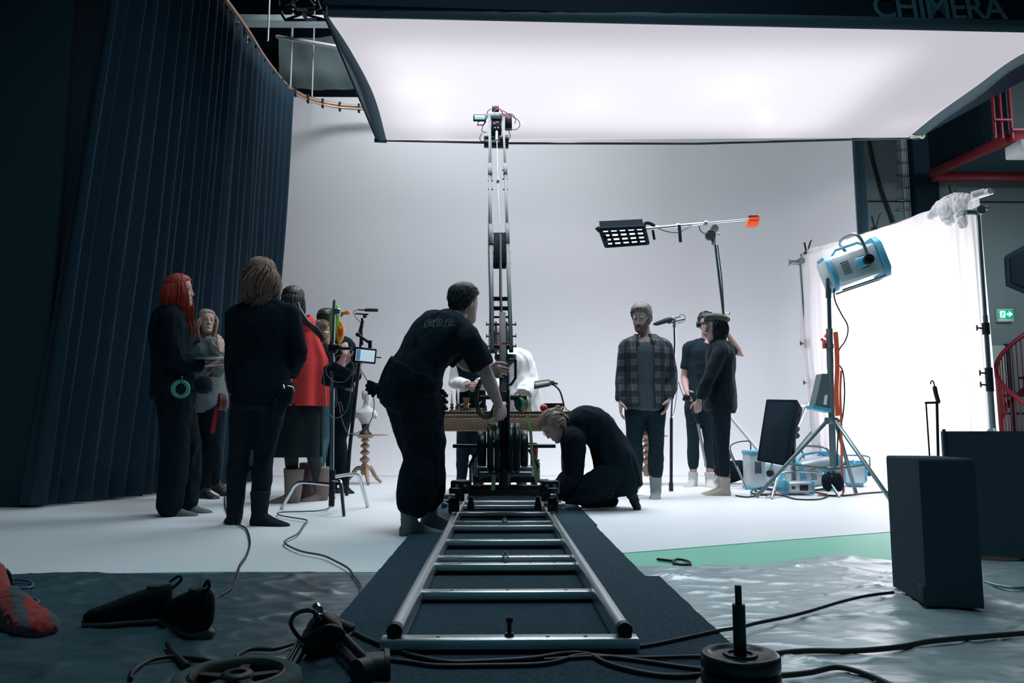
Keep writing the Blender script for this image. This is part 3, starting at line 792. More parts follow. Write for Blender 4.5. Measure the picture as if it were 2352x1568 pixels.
M_knit = mat('black_knit', (.004, .012, .020), .95, 0, .18, 170, .2, 40)
M_denim = mat('dark_denim', (.012, .030, .042), .85, 0, .4, 240, .35, 18)
M_blk = mat('black_cotton', (.004, .013, .020), .9, 0, .3, 120, .2, 14)
M_sock = mat('grey_wool', (.14, .17, .17), .95, 0, .6, 200, .3, 60)
M_dsock = mat('dark_wool', (.015, .022, .030), .95, 0, .6, 180, .4, 60)

# ---- 1. red-haired woman at the curtain
P = person('person with long bright red hair in black clothes holding a grey tray, beside the curtain', 5.75, dict(
    H=(412, 668, 0), N=(396, 716, 0), C=(392, 810, 0), P=(402, 905, 0), SL=(393, 733, -.14), SR=(396, 735, .17), EL=(402, 826, -.17), ER=(420, 828, .2), WL=(466, 838, -.02), WR=(470, 832, .12),
    FL=(500, 836, .06), FR=(505, 826, .1), HL=(402, 915, -.09), HR=(406, 915, .10), KL=(402, 1040, -.08), KR=(432, 1035, .12), AL=(390, 1160, -.04), AR=(426, 1150, .18), TL=(448, 1180, 0), TR=(478, 1168, .2)),
    (1, .18, .04), s=.95, wide=.92, palm=((0, 0, 1), (0, 0, 1)), hands=('flat', 'flat'), hscale=.96)
top(P, 'jacket', M_knit, .038, 2.0, -.02, 1.0, .05, .010, collar=.5, extra=lambda m: m.tube([P.W['N']+V((-.08, 0, -.03)), P.W['N']+V((-.12, 0, -.14))], [.07, .05], 12, round_end=True))
trousers(P, 'trousers', M_blk, .034, .02, 2.0, .010)
socks(P, 'sock', M_sock, .008, .16, .010)
m_red_hair = mat('red_hair', (.42, .035, .020), .45, 0, .5, 60, .35, 30, stretch=(3, 3, .4))
h = hair_cap(.016, rough=.005, sweep=1); long_hair(h, .30, (1.15, PI), 26, .006, 2, .015, .016); long_hair(h, .34, (1.0, 1.25), 7, .006, 5, .010, .012, (0, .05, 0))
hair(P, h, m_red_hair)
# bag and belt loop
mb = MB(); mb.box(at(468, 884, 5.62), (.10, .12, .12), bev=.03); put('belt_bag', mb, M_fab(), P.root)
# ---- 2. blonde woman
P = person('person with long blonde hair in a grey cardigan right of the red-haired one', 7.2, dict(
    H=(474, 740, 0), N=(474, 786, 0), C=(478, 850, 0), P=(480, 920, 0), SL=(458, 797, .12), SR=(497, 797, -.10), EL=(458, 858, .1), ER=(500, 855, -.18), WL=(480, 868, -.1), WR=(506, 806, -.24),
    FR=(507, 785, -.22), HL=(468, 930, .05), HR=(492, 930, -.05), KL=(470, 1020, .0), KR=(490, 1020, -.1), AL=(470, 1118, .05), AR=(492, 1108, .25), TL=(510, 1132, -.1), TR=(530, 1118, .2)),
    (.55, -.8, .10), s=.93, wide=.9, hands=('relaxed', 'relaxed'), hscale=.95)
top(P, 'cardigan', mat('grey_knit', (.16, .20, .21), .9, 0, .2, 200, .15, 30), .028, 2.0, -.18, .97, .06, .009)
trousers(P, 'trousers', M_blk, .014); socks(P, 'shoe', M_rub(), .012, .02)
h = hair_cap(.012, rough=.004); long_hair(h, .27, (.95, PI), 22, .014, 3, .011, .012, (0, .015, 0))
hair(P, h, mat('blonde_hair', (.36, .25, .19), .5, 0, .5, 60, .3, 40, stretch=(3, 3, .4)))
mb = MB(); mb.torus(P.W['WR']+V((0, 0, -.02)), (0, .2, 1), .030, .004, 18, 6); mb.torus(P.W['WR']+V((0, 0, -.05)), (0, -.1, 1), .032, .003, 18, 6); put('bracelet', mb, mat('brown_cord', (.10, .04, .03), .6), P.root)
# ---- 3. man in black, back to us
P3 = P = person('person in black seen from behind with shoulder-length wavy brown hair, nearest on the left', 5.2, dict(
    H=(600, 640, .02), N=(604, 700, 0), C=(606, 800, .03), P=(600, 905, 0), SL=(543, 726, .02), SR=(666, 722, .03), EL=(536, 830, .0), ER=(688, 806, .0), WL=(540, 905, .13), WR=(668, 862, .22),
    HL=(566, 915, 0), HR=(625, 915, 0), KL=(548, 1050, .02), KR=(606, 1050, .04), AL=(540, 1165, .02), AR=(596, 1168, -.05), TL=(528, 1182, .28), TR=(648, 1192, -.08)),
    (-.12, 1, 0), s=1.02, wide=1.05, hands=('relaxed', 'relaxed'), hscale=1.05)
top(P, 'sweater', M_knit, .020, 2.0, -.18, 1.0, .02, .007)
trousers(P, 'jeans', mat('black_denim', (.008, .018, .026), .85, 0, .4, 220, .4, 16), .012, .0, 2.0, .006)
socks(P, 'sock', M_dsock, .008, .14, .004)
h = hair_cap(.020, rough=.008); long_hair(h, .20, (1.0, PI), 34, .017, 8, .015, .020)
hair(P, h, mat('brown_hair', (.20, .115, .08), .6, 0, .6, 50, .5, 30, stretch=(3, 3, .5)))
mb = MB(); mb.box(at(656, 902, 5.08), (.10, .09, .15), Matrix.Rotation(.2, 3, 'Y'), .02); mb.box(at(640, 935, 5.06), (.09, .06, .12), Matrix.Rotation(.3, 3, 'Y'), .02)
b = put('tool_pouch', mb, M_fab(), P.root)
mb = MB(); mb.cyl(at(650, 884, 5.02), at(653, 893, 5.01), .008); mb.tube([at(660, 886, 5.02), at(672, 889, 5.02), at(676, 900, 5.03)], .006, 6); put('buckle', mb, M_steel(), b)
# ---- 4. woman in the red cape
P = person('person in a bright red cape and long black skirt with dark hair, seen from behind', 6.8, dict(
    H=(674, 692, 0), N=(684, 740, 0), C=(690, 820, 0), P=(690, 905, 0), SL=(655, 762, 0), SR=(714, 762, 0), EL=(648, 840, .08), ER=(724, 840, .1), WL=(652, 890, .2), WR=(716, 890, .25),
    HL=(670, 915, 0), HR=(705, 915, 0), KL=(668, 1020, 0), KR=(712, 1010, .05), AL=(674, 1118, -.05), AR=(738, 1112, .18), TL=(640, 1143, -.05), TR=(702, 1140, .08)),
    (.25, 1, 0), s=1.0, hands=('relaxed', 'relaxed'), hscale=1.02)
m_cape = mat('red_wool_cloth', (.60, .055, .055), .85, 0, .15, 200, .12, 10)
W = P.W; g = []
N0 = W['N']; rows = 17; cols = 120
for i in range(rows):
    t = i/(rows-1); row = []
    for j in range(cols+1):
        a = 2*PI*j/cols; fold = math.sin(a*10+1.1*math.sin(a*3))*.026*t
        rx = lerp(.075, .235, min(1, t*2.6)**.75)+.035*t+fold; ry = lerp(.075, .15, min(1, t*2.0)**.8)+.03*t+fold
        row.append(V((N0.x+.01+rx*math.cos(a), N0.y+ry*math.sin(a), N0.z+.03-.10*min(1, t*3)**1.4*1.0-t*.66)))
    g.append(row)
mb = MB(); mb.sheet(g, .008); put('cape', mb, m_cape, P.root)
g = []
for i in range(8):
    t = i/7; g.append([V((N0.x+.02+(.085+.05*math.sin(PI*t))*math.cos(2*PI*j/36), N0.y-.02+(.08+.05*math.sin(PI*t))*math.sin(2*PI*j/36), N0.z+.05-.13*t+.02*math.sin(2*PI*j/36*2))) for j in range(37)])
mb = MB(); mb.sheet(g, .012); put('hood', mb, m_cape, P.root)
g = []
for i in range(10):
    t = i/9; g.append([V((lerp(W['P'].x, at(676, 1052, 6.8).x, t)+(lerp(.18, .225, t)+.012*math.sin(j*.9)*t)*math.cos(2*PI*j/48), W['P'].y+(lerp(.14, .20, t)+.012*math.sin(j*.9)*t)*math.sin(2*PI*j/48), W['P'].z+.05-t*.585)) for j in range(49)])
mb = MB(); mb.sheet(g, .008); put('skirt', mb, mat('black_wool_cloth', (.010, .018, .022), .95, 0, .4, 150), P.root)
mb = MB()
for q in ('L', 'R'): P.leg(mb, q, .004)
put('tights', remesh(mb, .012, 3), mat('grey_tights', (.045, .055, .058), .8, 0, .5, 250), P.root)
m_boot = mat('beige_felt', (.24, .19, .165), .95, 0, .5, 90, .2, 12)
for q in ('L', 'R'):
    mb = MB(); P.foot(mb, q, .014, .022, .20); A = W['A'+q]; mb.cyl(A+V((0, 0, .17)), A+V((0, 0, .215)), .084, .086, 18); put('boot', remesh(mb, .009, 3, .004, (12, 12, 14), 4), m_boot, P.root)
h = hair_cap(.016, rough=.004); long_hair(h, .22, (1.2, PI), 22, .005, 12, .014, .010)
m_dkhair = mat('dark_brown_hair', (.030, .024, .028), .4, 0, .4, 60, .3, 30)
rnd = random.Random(3)
hi = P.hm.inverted()
for k in range(16):
    a = at(674+rnd.uniform(-10, 14), 700+rnd.uniform(-8, 8), 6.68); b = at(702+rnd.uniform(-8, 8), 738, 6.62); c2 = at(724+rnd.uniform(-8, 8), 756, 6.64); d = at(740+rnd.uniform(-8, 8), 778+rnd.uniform(-6, 8), 6.66)
    lock(h, [hi @ a, hi @ b, hi @ c2, hi @ d], .014)
hair(P, h, m_dkhair)
# ---- 5. person with a bun holding up the toy gun
P5 = P = person('person with hair bun, glasses and blue jeans lifting the toy gun', 7.4, dict(
    H=(738, 765, 0), N=(738, 800, 0), C=(742, 860, 0), P=(742, 920, 0), SL=(732, 815, .16), SR=(744, 815, -.15), EL=(770, 850, .15), ER=(776, 856, -.12), WL=(800, 826, .1), WR=(792, 812, -.15),
    FL=(788, 797, .0), FR=(790, 794, -.12), HL=(738, 925, .09), HR=(742, 925, -.08), KL=(742, 1010, .1), KR=(738, 1010, -.05), AL=(722, 1100, .1), AR=(706, 1102, -.2), TL=(748, 1115, .1), TR=(730, 1120, -.2)),
    (1, .15, -.1), s=.93, wide=.95, hands=('grip', 'grip'), hscale=.97)
top(P, 'top', M_blk, .02, 1.2, -.12, 1.0, .02, .008)
trousers(P, 'jeans', mat('teal_denim', (.05, .14, .17), .85, 0, .4, 220, .3, 14), .012)
m_pboot = mat('purple_felt', (.10, .065, .085), .95, 0, .5, 60, .5, 9)
for q in ('L', 'R'):
    mb = MB(); P.foot(mb, q, .014, .015, .25); put('boot', remesh(mb, .009, 3, .004, (12, 12, 14), 4), m_pboot, P.root)
h = hair_cap(.012, rough=.006)
for k in range(26):
    a = k*1.7; lock(h, [V((.05*math.cos(a), -.06+.02*math.sin(a), .07)), V((.02*math.cos(a), -.10, .105+.01*math.sin(a*2))), V((.035*math.cos(a+1), -.115+.02*math.sin(a), .125)), V((.03*math.cos(a+2.2), -.14, .10+.02*math.sin(a))), V((.01*math.cos(a+3), -.125, .085))], .012)
short_hair(h, 200, .06, sweep=(0, -1, .3), w=.005); h.ell((0, -.115, .085), (.040, .036, .040)); hair(P, h, mat('light_brown_hair', (.20, .145, .115), .5, 0, .5, 60, .4, 30)); glasses(P, M_steel())
# ---- 6. person in black with the microphone pole
P6 = P = person('person in black half hidden behind the monitor stand, hand on the microphone pole', 7.9, dict(
    H=(750, 737, 0), N=(768, 778, 0), C=(776, 840, 0), P=(782, 915, 0), SL=(748, 793, .05), SR=(800, 793, -.03), EL=(754, 860, .0), ER=(814, 868, -.08), WL=(785, 880, -.2), WR=(824, 846, -.25),
    HL=(768, 925, 0), HR=(792, 925, 0), KL=(766, 1010, 0), KR=(778, 1010, 0), AL=(764, 1085, .05), AR=(790, 1090, .0), TL=(776, 1096, -.15), TR=(806, 1100, -.15)),
    (.3, .95, 0), s=1.0, hands=('relaxed', 'grip'))
top(P, 'shirt', M_blk, .022, 1.5, -.15, 1.0, .03, .008); trousers(P, 'trousers', M_blk, .02); socks(P, 'sock', M_dsock, .006)
h = hair_cap(.014, rough=.004); short_hair(h, 240, .04); hair(P, h, m_dkhair)
# ---- 8. dolly grip bending over
P8 = P = person('person in black t-shirt with printed back bending over the camera crane', 4.78, dict(
    H=(1066, 697, .10), N=(1042, 742, .05), C=(985, 798, -.03), P=(938, 893, -.02), SL=(1000, 775, .16), SR=(1078, 783, -.16), EL=(1072, 838, .24), ER=(1118, 862, -.13), WL=(1118, 846, .38), WR=(1146, 930, -.05),
    FL=(1140, 852, .42), FR=(1150, 950, .02), HL=(932, 910, .10), HR=(966, 915, -.10), KL=(972, 1048, .20), KR=(978, 1052, -.10), AL=(986, 1172, .30), AR=(940, 1190, -.12), TL=(1010, 1188, .32), TR=(1008, 1226, -.08)),
    (.72, .70, -.05), s=1.06, wide=1.02, tilt=(.10, .1, 1), hands=('grip', 'relaxed'), hscale=1.0)
top(P, 't_shirt', mat('black_jersey', (.008, .020, .030), .9, 0, .3, 140), .028, .78, -.16, .98, .05, .011, loose=.012, seed=5, collar=.25)
P8top = P.top
def bag(mb):
    W = P8.W
    mb.tube([W['KL']+V((0, 0, .1)), W['KL']+V((.03, 0, -.05))], [.08, .085], 12, round_end=True)
trousers(P, 'trousers', M_blk, .042, .028, 1.9, .013, 7, knee=.008, extra=bag)
m_gsock = mat('grey_sock', (.19, .24, .26), .95, 0, .5, 150, .15, 40)
socks(P, 'sock', m_gsock, .007, .10)
h = hair_cap(.011, rough=.004, top=.008, line=lambda t: hairline(t)+(.012 if abs(t) < 1.2 else .01)); short_hair(h, 520, .026, lambda t: hairline(t)+.012, lift=.012, sweep=(.2, -.6, -1)); hair(P, h, mat('dark_hair', (.040, .042, .048), .55, 0, .5, 90, .4, 50))
# print on the back of the shirt
bv = BVHTree.FromPolygons([tuple(v) for v in P8top.v], P8top.f)
def drape(px, py, bvh, lift=.0012):
    d = ray(px, py).normalized(); hit, n, i, dist = bvh.ray_cast(CAM, d)
    return (hit+n*lift*(1 if n.dot(d) < 0 else -1)) if hit else None
mb = MB()
def scribble(P_, r=.0011):
    q = [drape(x, y, bv) for x, y in P_]; q = [a for a in q if a]
    if len(q) > 1: mb.tube(spline(q, 4), r, 5)
for cx, cy, k in ((988, 742, 0), (1008, 741, 1), (1034, 741, 2)):
    scribble([(cx-12, cy+8), (cx-11, cy-2), (cx-4, cy-9), (cx+5, cy-8), (cx+8, cy-2), (cx+2, cy+1), (cx-3, cy-3), (cx-2, cy+6), (cx+6, cy+7)])
    scribble([(cx-15, cy+10), (cx-6, cy+9), (cx+3, cy+4), (cx+10, cy+7)])
    scribble([(cx-9, cy-1), (cx-5, cy-6), (cx+1, cy-6), (cx+3, cy-1)])
put('print', mb, mat('pale_print', (.30, .38, .42), .7), P.root)
# tool belt with gloves (held at the belt)
mb = MB()
for k in range(11):
    a = at(1016+(k % 3)*4, 898+k*5, 4.66+.02*(k % 2)); mb.ell(a, (.016, .016, .014), seg=8, n=5)
put('belt_tool', mb, M_rub(), P.root)
mb = MB(); mb.torus(at(970, 878, 4.60), (0, 1, .1), .033, .0025, 22, 6, sx=.75); put('belt_ring', mb, mat('dark_red_cord', (.09, .03, .04), .6), P.root)
# ---- 9. crouching person
P9 = P = person('person in a black hoodie with fair hair crouching beside the track', 6.15, dict(
    H=(1272, 977, 0), N=(1316, 992, .04), C=(1372, 984, .06), P=(1418, 1078, .05), SL=(1312, 1008, .18), SR=(1322, 1010, -.14), EL=(1312, 1090, .12), ER=(1318, 1098, -.10), WL=(1284, 1120, .05), WR=(1272, 1138, -.12),
    FL=(1266, 1128, 0), FR=(1260, 1146, -.15), HL=(1412, 1090, .14), HR=(1412, 1088, -.10), KL=(1330, 1142, .20), KR=(1310, 1140, -.10), AL=(1392, 1150, .24), AR=(1432, 1118, -.02), TL=(1430, 1158, .3), TR=(1424, 1164, -.04)),
    (-.66, -.12, -.74), tilt=(-.7, 0, .7), s=.98, wide=1.0, hands=('relaxed', 'relaxed'))
def hood(mb):
    N_ = P9.W['N']; mb.tube([N_+V((-.04, 0, .03)), N_+V((.03, 0, .055)), N_+V((.13, 0, .055))], [.075, .085, .06], 14, round_end=True)
top(P, 'hoodie', M_knit, .040, 2.0, -.14, 1.0, .06, .010, extra=hood)
trousers(P, 'trousers', M_blk, .028, .0, 1.75, .008)
mb = MB(); P.foot(mb, 'R', .010, .01, .16); put('sock', remesh(mb, .008, 3, .006, (10, 10, 30), 2), mat('ribbed_grey_wool', (.035, .055, .062), .95, 0, .6, 120, .7, 40, stretch=(.5, .5, 1)), P.root)
mb = MB(); P.foot(mb, 'L', .010, .01, .12); put('sock', remesh(mb, .008, 3), M_dsock, P.root)
m_fair = mat('fair_hair', (.27, .19, .15), .45, 0, .6, 70, .45, 60, stretch=(.5, 4, 4))
h = hair_cap(.012, rough=.004)
for k in range(9): lock(h, [V((.02*math.sin(k), -.085, .02)), V((.02*math.sin(k), -.115, -.01)), V((.02*math.cos(k), -.115, -.06)), V((.0, -.10, -.10))], .012)
short_hair(h, 300, .09, sweep=(0, -1, -.15), w=.005); hair(P, h, m_fair); glasses(P)
cable_pts = [P.W['N']+V((-.09, -.1, -.06)), P.W['N']+V((-.10, -.12, -.18)), P.W['N']+V((-.098, -.12, -.29))]
mb = MB(); mb.tube(spline(cable_pts, 5), .004, 6); put('drawstring', mb, M_fab(), P.root)
# ---- 10. man in the checked shirt
P10 = P = person('bearded person with glasses in an open checked shirt and jeans, looking down', 7.25, dict(
    H=(1474, 731, -.02), N=(1483, 778, 0), C=(1482, 850, 0), P=(1480, 925, 0), SL=(1439, 796, .0), SR=(1527, 796, .0), EL=(1427, 868, .03), ER=(1544, 872, .03), WL=(1425, 922, -.04), WR=(1536, 916, -.08),
    FL=(1426, 950, -.08), FR=(1528, 945, -.12), HL=(1460, 932, 0), HR=(1504, 932, 0), KL=(1458, 1020, -.02), KR=(1506, 1020, -.05), AL=(1463, 1103, .25), AR=(1506, 1115, -.02), TL=(1448, 1128, .22), TR=(1503, 1143, -.2)),
    (-.50, -.80, -.22), s=1.0, wide=1.02, belly=1.0, hands=('relaxed', 'relaxed'), hscale=1.03, tilt=(0, 0, 1))
def plaid():
    m = bpy.data.materials.new('checked_cotton'); m.use_nodes = True; N = m.node_tree.nodes; L = m.node_tree.links; b = N['Principled BSDF']; b.inputs['Roughness'].default_value = .9
    tc = N.new('ShaderNodeTexCoord'); sp = N.new('ShaderNodeSeparateXYZ'); L.new(tc.outputs['Object'], sp.inputs[0])
    def band(sock, period):
        a = N.new('ShaderNodeMath'); a.operation = 'MULTIPLY'; a.inputs[1].default_value = 1/period; L.new(sock, a.inputs[0])
        f = N.new('ShaderNodeMath'); f.operation = 'FRACT'; L.new(a.outputs[0], f.inputs[0])
        r = N.new('ShaderNodeValToRGB'); e = r.color_ramp.elements; r.color_ramp.interpolation = 'CONSTANT'; e[0].position = 0; e[0].color = (.25, .25, .25, 1); e[1].position = .46; e[1].color = (1, 1, 1, 1)
        q = e.new(.70); q.color = (.55, .55, .55, 1); q = e.new(.75); q.color = (1, 1, 1, 1); q = e.new(.96); q.color = (.4, .4, .4, 1)
        L.new(f.outputs[0], r.inputs[0]); return r.outputs[0]
    m1 = N.new('ShaderNodeMix'); m1.data_type = 'RGBA'; m1.blend_type = 'MULTIPLY'; m1.inputs['Factor'].default_value = 1
    L.new(band(sp.outputs['X'], .105), m1.inputs['A']); L.new(band(sp.outputs['Z'], .115), m1.inputs['B'])
    m2 = N.new('ShaderNodeMix'); m2.data_type = 'RGBA'; m2.inputs['A'].default_value = (.006, .013, .020, 1); m2.inputs['B'].default_value = (.095, .125, .15, 1)
    L.new(m1.outputs['Result'], m2.inputs['Factor']); L.new(m2.outputs['Result'], b.inputs['Base Color']); return m
top(P, 't_shirt', mat('grey_jersey', (.085, .10, .12), .9, 0, .3, 140, .15, 60), .024, .4, -.12, .93, .02, .006, arms=())
top(P, 'checked_shirt', plaid(), .040, 1.98, -.08, .98, .03, .009, seed=3, soff=.018)
# open the front of the checked shirt
o = [q for q in bpy.data.objects if q.parent == P.root and q.name.startswith('checked_shirt')][0]
def open_front(o, P, w0, w1, zt, zb):
    me = o.data; org = ORG[P.root]; keep = []; vs = [v.co+org for v in me.vertices]
    cx = P.W['N'].x; fy = P.W['C'].y
    def cut(p):
        if p.y > fy: return False
        t = max(0, min(1, (P.W['N'].z+.03-p.z)/(P.W['N'].z+.03-P.W['P'].z))); c = lerp(P.W['N'].x-.035, P.W['P'].x-.005, t)
        return abs(p.x-c) < interp([(0, w0), (.25, w1), (1, w1*.85)], t)[0] and p.z > P.W['P'].z-.25
    fs = [tuple(p.vertices) for p in me.polygons]; fs = [f for f in fs if not cut(sum((vs[i] for i in f), V())/len(f))]
    nm = bpy.data.meshes.new('checked_shirt'); nm.from_pydata([tuple(v.co) for v in me.vertices], [], fs); nm.materials.append(me.materials[0])
    nm.polygons.foreach_set('use_smooth', [True]*len(fs)); o.data = nm
    sol = o.modifiers.new('thickness', 'SOLIDIFY'); sol.thickness = .006
open_front(o, P, .055, .085, 0, 0)
mb = MB(); Nn = P.W['N']
for sgn in (-1, 1):
    mb.tube([Nn+V((-.0+sgn*.085, .04, .035)), Nn+V((sgn*.095-.01, -.045, .02)), Nn+V((sgn*.075-.02, -.11, -.05))], [.018, .022, .014], 8, round_end=True)
put('collar', mb, MATS.get('x') or bpy.data.materials['checked_cotton'], P.root)
trousers(P, 'jeans', M_denim, .016, .004, 1.95, .008, 11)
socks(P, 'sock', mat('pale_grey_wool', (.33, .36, .38), .95, 0, .6, 160, .2, 40), .008, .14, .004)
h = hair_cap(.014, rough=.006, top=.016, line=lambda t: hairline(t)+(.0 if abs(t) < 1 else .0), sweep=-1)
short_hair(h, 380, .06, sweep=(.15, -1, .1), lift=.018, w=.005); hair(P, h, mat('ash_brown_hair', (.13, .125, .12), .5, 0, .5, 90, .4, 50))
def beard(t):
    return t
mb = MB(); rs = []
for i in range(14):
    z = -.138+.125*i/13; ring = []
    for k in range(40):
        t = 2*PI*k/40-PI; zz = max(-.12, z); p = face_shape(head_point(zz, t)); d = V((p.x, p.y-.0, 0)).normalized(); at_ = abs(t)
        top_z = interp([(0, -.048), (.32, -.050), (.6, -.056), (1.0, -.030), (1.45, .005), (1.6, .0)], at_)[0]
        m = 1 if (at_ < 1.6 and z < top_z) else 0
        if at_ < .34 and -.078 < z < -.060: m *= .75
        o_ = lerp(-.02, .009+.010*max(0, -(z+.07))/.05, m)+.002*noise.noise(V((t*20, z*80, 0)))*m
        q = p+d*o_; ring.append(V((q.x*(1 if z > -.12 else .8), q.y, z)))
    rs.append(ring)
mb.rings(rs); hair(P, mb, mat('red_brown_beard', (.13, .065, .050), .7, 0, .6, 120, .4, 80), 'beard'); glasses(P)
# ---- 11. person with headphones
P11 = P = person('person in dark t-shirt wearing headphones, one arm raised, behind the flat-capped one', 8.7, dict(
    H=(1622, 744, 0), N=(1622, 786, 0), C=(1612, 850, 0), P=(1606, 918, 0), SL=(1582, 797, 0), SR=(1660, 793, 0), EL=(1571, 868, .05), ER=(1704, 815, .02), WL=(1578, 902, -.2), WR=(1665, 757, -.04),
    FL=(1582, 915, -.3), FR=(1648, 745, -.02), HL=(1592, 928, 0), HR=(1622, 928, 0), KL=(1592, 1010, 0), KR=(1630, 1010, .02), AL=(1592, 1092, .05), AR=(1630, 1090, .0), TL=(1574, 1112, -.15), TR=(1632, 1112, -.2)),
    (-.25, -1, -.15), s=.98, wide=.95, hands=('relaxed', 'relaxed'))
top(P, 't_shirt', mat('dark_teal_jersey', (.014, .030, .042), .9, 0, .3, 140), .020, .72, -.12, .96, .02, .006)
trousers(P, 'jeans', M_denim, .012, .0, 1.95, .007, 14); socks(P, 'sock', mat('white_wool', (.62, .62, .60), .9, 0, .3, 120), .010, .08)
hair(P, hair_cap(.014, rough=.006), m_dkhair)
mb = MB(); mb.tube([V((.085, 0, .02)), V((.088, 0, .07)), V((.06, 0, .125)), V((0, 0, .145)), V((-.06, 0, .125)), V((-.088, 0, .07)), V((-.085, 0, .02))], .008, 8)
for q in (-1, 1): mb.cyl((q*.076, 0, 0), (q*.108, 0, 0), .04, .034, 18)
t = MB(); t.merge(mb, P.hm); put('headphones', t, M_rub(), P.root)
# ---- 12. woman in the cap
P12 = P = person('person in olive flat cap, black bob and fuzzy black sweater, seen in profile', 7.55, dict(
    H=(1643, 754, 0), N=(1652, 790, 0), C=(1656, 850, 0), P=(1654, 925, 0), SL=(1648, 804, .16), SR=(1656, 806, -.14), EL=(1640, 880, .16), ER=(1628, 872, -.18), WL=(1612, 912, .1), WR=(1606, 918, -.14),
    FL=(1606, 930, .08), FR=(1601, 948, -.14), HL=(1652, 935, .09), HR=(1656, 935, -.08), KL=(1652, 1030, .07), KR=(1660, 1032, -.08), AL=(1658, 1122, .05), AR=(1666, 1125, -.10), TL=(1600, 1136, .12), TR=(1618, 1138, -.05)),
    (-1, -.12, -.06), s=.96, wide=.95, hands=(None, 'grip'), hscale=1.0)
top(P, 'sweater', mat('black_mohair', (.006, .016, .022), .95, 0, .5, 260, .5, 80, sheen=.12), .032, 1.95, -.12, 1.0, .04, .009, collar=.4)
trousers(P, 'jeans', mat('black_denim', (0, 0, 0)), .010, -.004, 1.9, .004)
socks(P, 'sock', mat('beige_wool', (.46, .42, .36), .95, 0, .4, 120), .006, .09)
h = hair_cap(.016, rough=.003); long_hair(h, .135, (1.05, PI), 24, .003, 21, .014, .010)
hair(P, h, mat('black_hair', (.008, .012, .018), .35, 0, .4, 60, .3, 60, stretch=(3, 3, .3)))
mb = MB(); mb.ell((0, -.025, .098), (.118, .128, .046), Matrix.Rotation(.20, 3, 'X'), 28, 12); mb.loft([(V((0, -.012, .062)), V((1, 0, 0)), V((0, 1, .15)), .089, .112), (V((0, -.012, .095)), V((1, 0, 0)), V((0, 1, .15)), .093, .115)], 28)
t = MB(); t.merge(remesh(mb, .006, 3, .004, (30, 14, 30), 2), P.hm); cp = put('flat_cap', t, mat('olive_cotton', (.085, .105, .085), .85, 0, .4, 90, .3, 14), P.root)
mb = MB(); g = [[V((.088*math.sin(a)*(1-.12*r), .085+.0*r+(.07*math.cos(a)+.012)*r, .074-.020*r-.02*abs(math.sin(a))*r)) for a in [-1.25+2.5*j/14 for j in range(15)]] for r in [0, .33, .66, 1]]
mb.sheet(g, .005); t = MB(); t.merge(mb, P.hm); put('visor', t, M_fab(), cp)
# ---- 13, 14: two actors behind the desk
P = person('person in white blouse and dark waistcoat behind the gold desk', 8.1, dict(
    H=(1078, 775, .0), N=(1078, 812, 0), C=(1080, 860, 0), P=(1082, 925, 0), SL=(1052, 830, 0), SR=(1108, 830, 0), EL=(1044, 880, -.05), ER=(1118, 878, -.05), WL=(1075, 885, -.25), WR=(1100, 882, -.25),
    HL=(1068, 935, 0), HR=(1096, 935, 0), KL=(1064, 1010, 0), KR=(1098, 1010, 0), AL=(1060, 1088, .05), AR=(1098, 1088, 0), TL=(1052, 1102, -.15), TR=(1104, 1102, -.15)),
    (.3, -1, -.2), s=.95, hands=('relaxed', 'relaxed'))
m_blouse = mat('white_cotton', (.74, .76, .80), .85, 0, .2, 60)
top(P, 'blouse', m_blouse, .022, 1.95, -.05, 1.0, .02, .010, loose=.008)
top(P, 'waistcoat', M_blk, .032, .2, -.08, .9, .0, .004, arms=())
trousers(P, 'trousers', M_denim, .016); socks(P, 'shoe', M_rub(), .012, .02); hair(P, hair_cap(.014), MATS['brown_hair'])
P = person('person in a loose white robe behind the gold desk, hidden by the crane', 8.0, dict(
    H=(1152, 782, .0), N=(1180, 812, 0), C=(1190, 860, 0), P=(1180, 925, 0), SL=(1160, 828, -.05), SR=(1206, 824, .05), EL=(1146, 872, -.15), ER=(1222, 880, -.05), WL=(1140, 905, -.3), WR=(1200, 912, -.25),
    HL=(1166, 935, 0), HR=(1194, 935, 0), KL=(1164, 1010, 0), KR=(1196, 1010, 0), AL=(1162, 1088, .05), AR=(1198, 1088, 0), TL=(1152, 1102, -.15), TR=(1202, 1102, -.15)),
    (-.3, -1, -.3), s=.97, hands=('relaxed', 'relaxed'))
def robe(mb):
    mb.loft([(at(1188, 840, 8.0), V((1, 0, 0)), V((0, 1, 0)), .16, .12), (at(1194, 880, 8.0), V((1, 0, 0)), V((0, 1, 0)), .20, .16), (at(1198, 950, 8.0), V((1, 0, 0)), V((0, 1, 0)), .24, .20)], 24)
top(P, 'robe', m_blouse, .035, 1.95, -.15, 1.0, .06, .014, loose=.02, extra=robe, seed=9)
trousers(P, 'trousers', mat('brown_cotton', (.12, .05, .04), .9), .016); socks(P, 'shoe', M_rub(), .012, .02); hair(P, hair_cap(.014), mat('auburn_hair', (.14, .05, .04), .5))
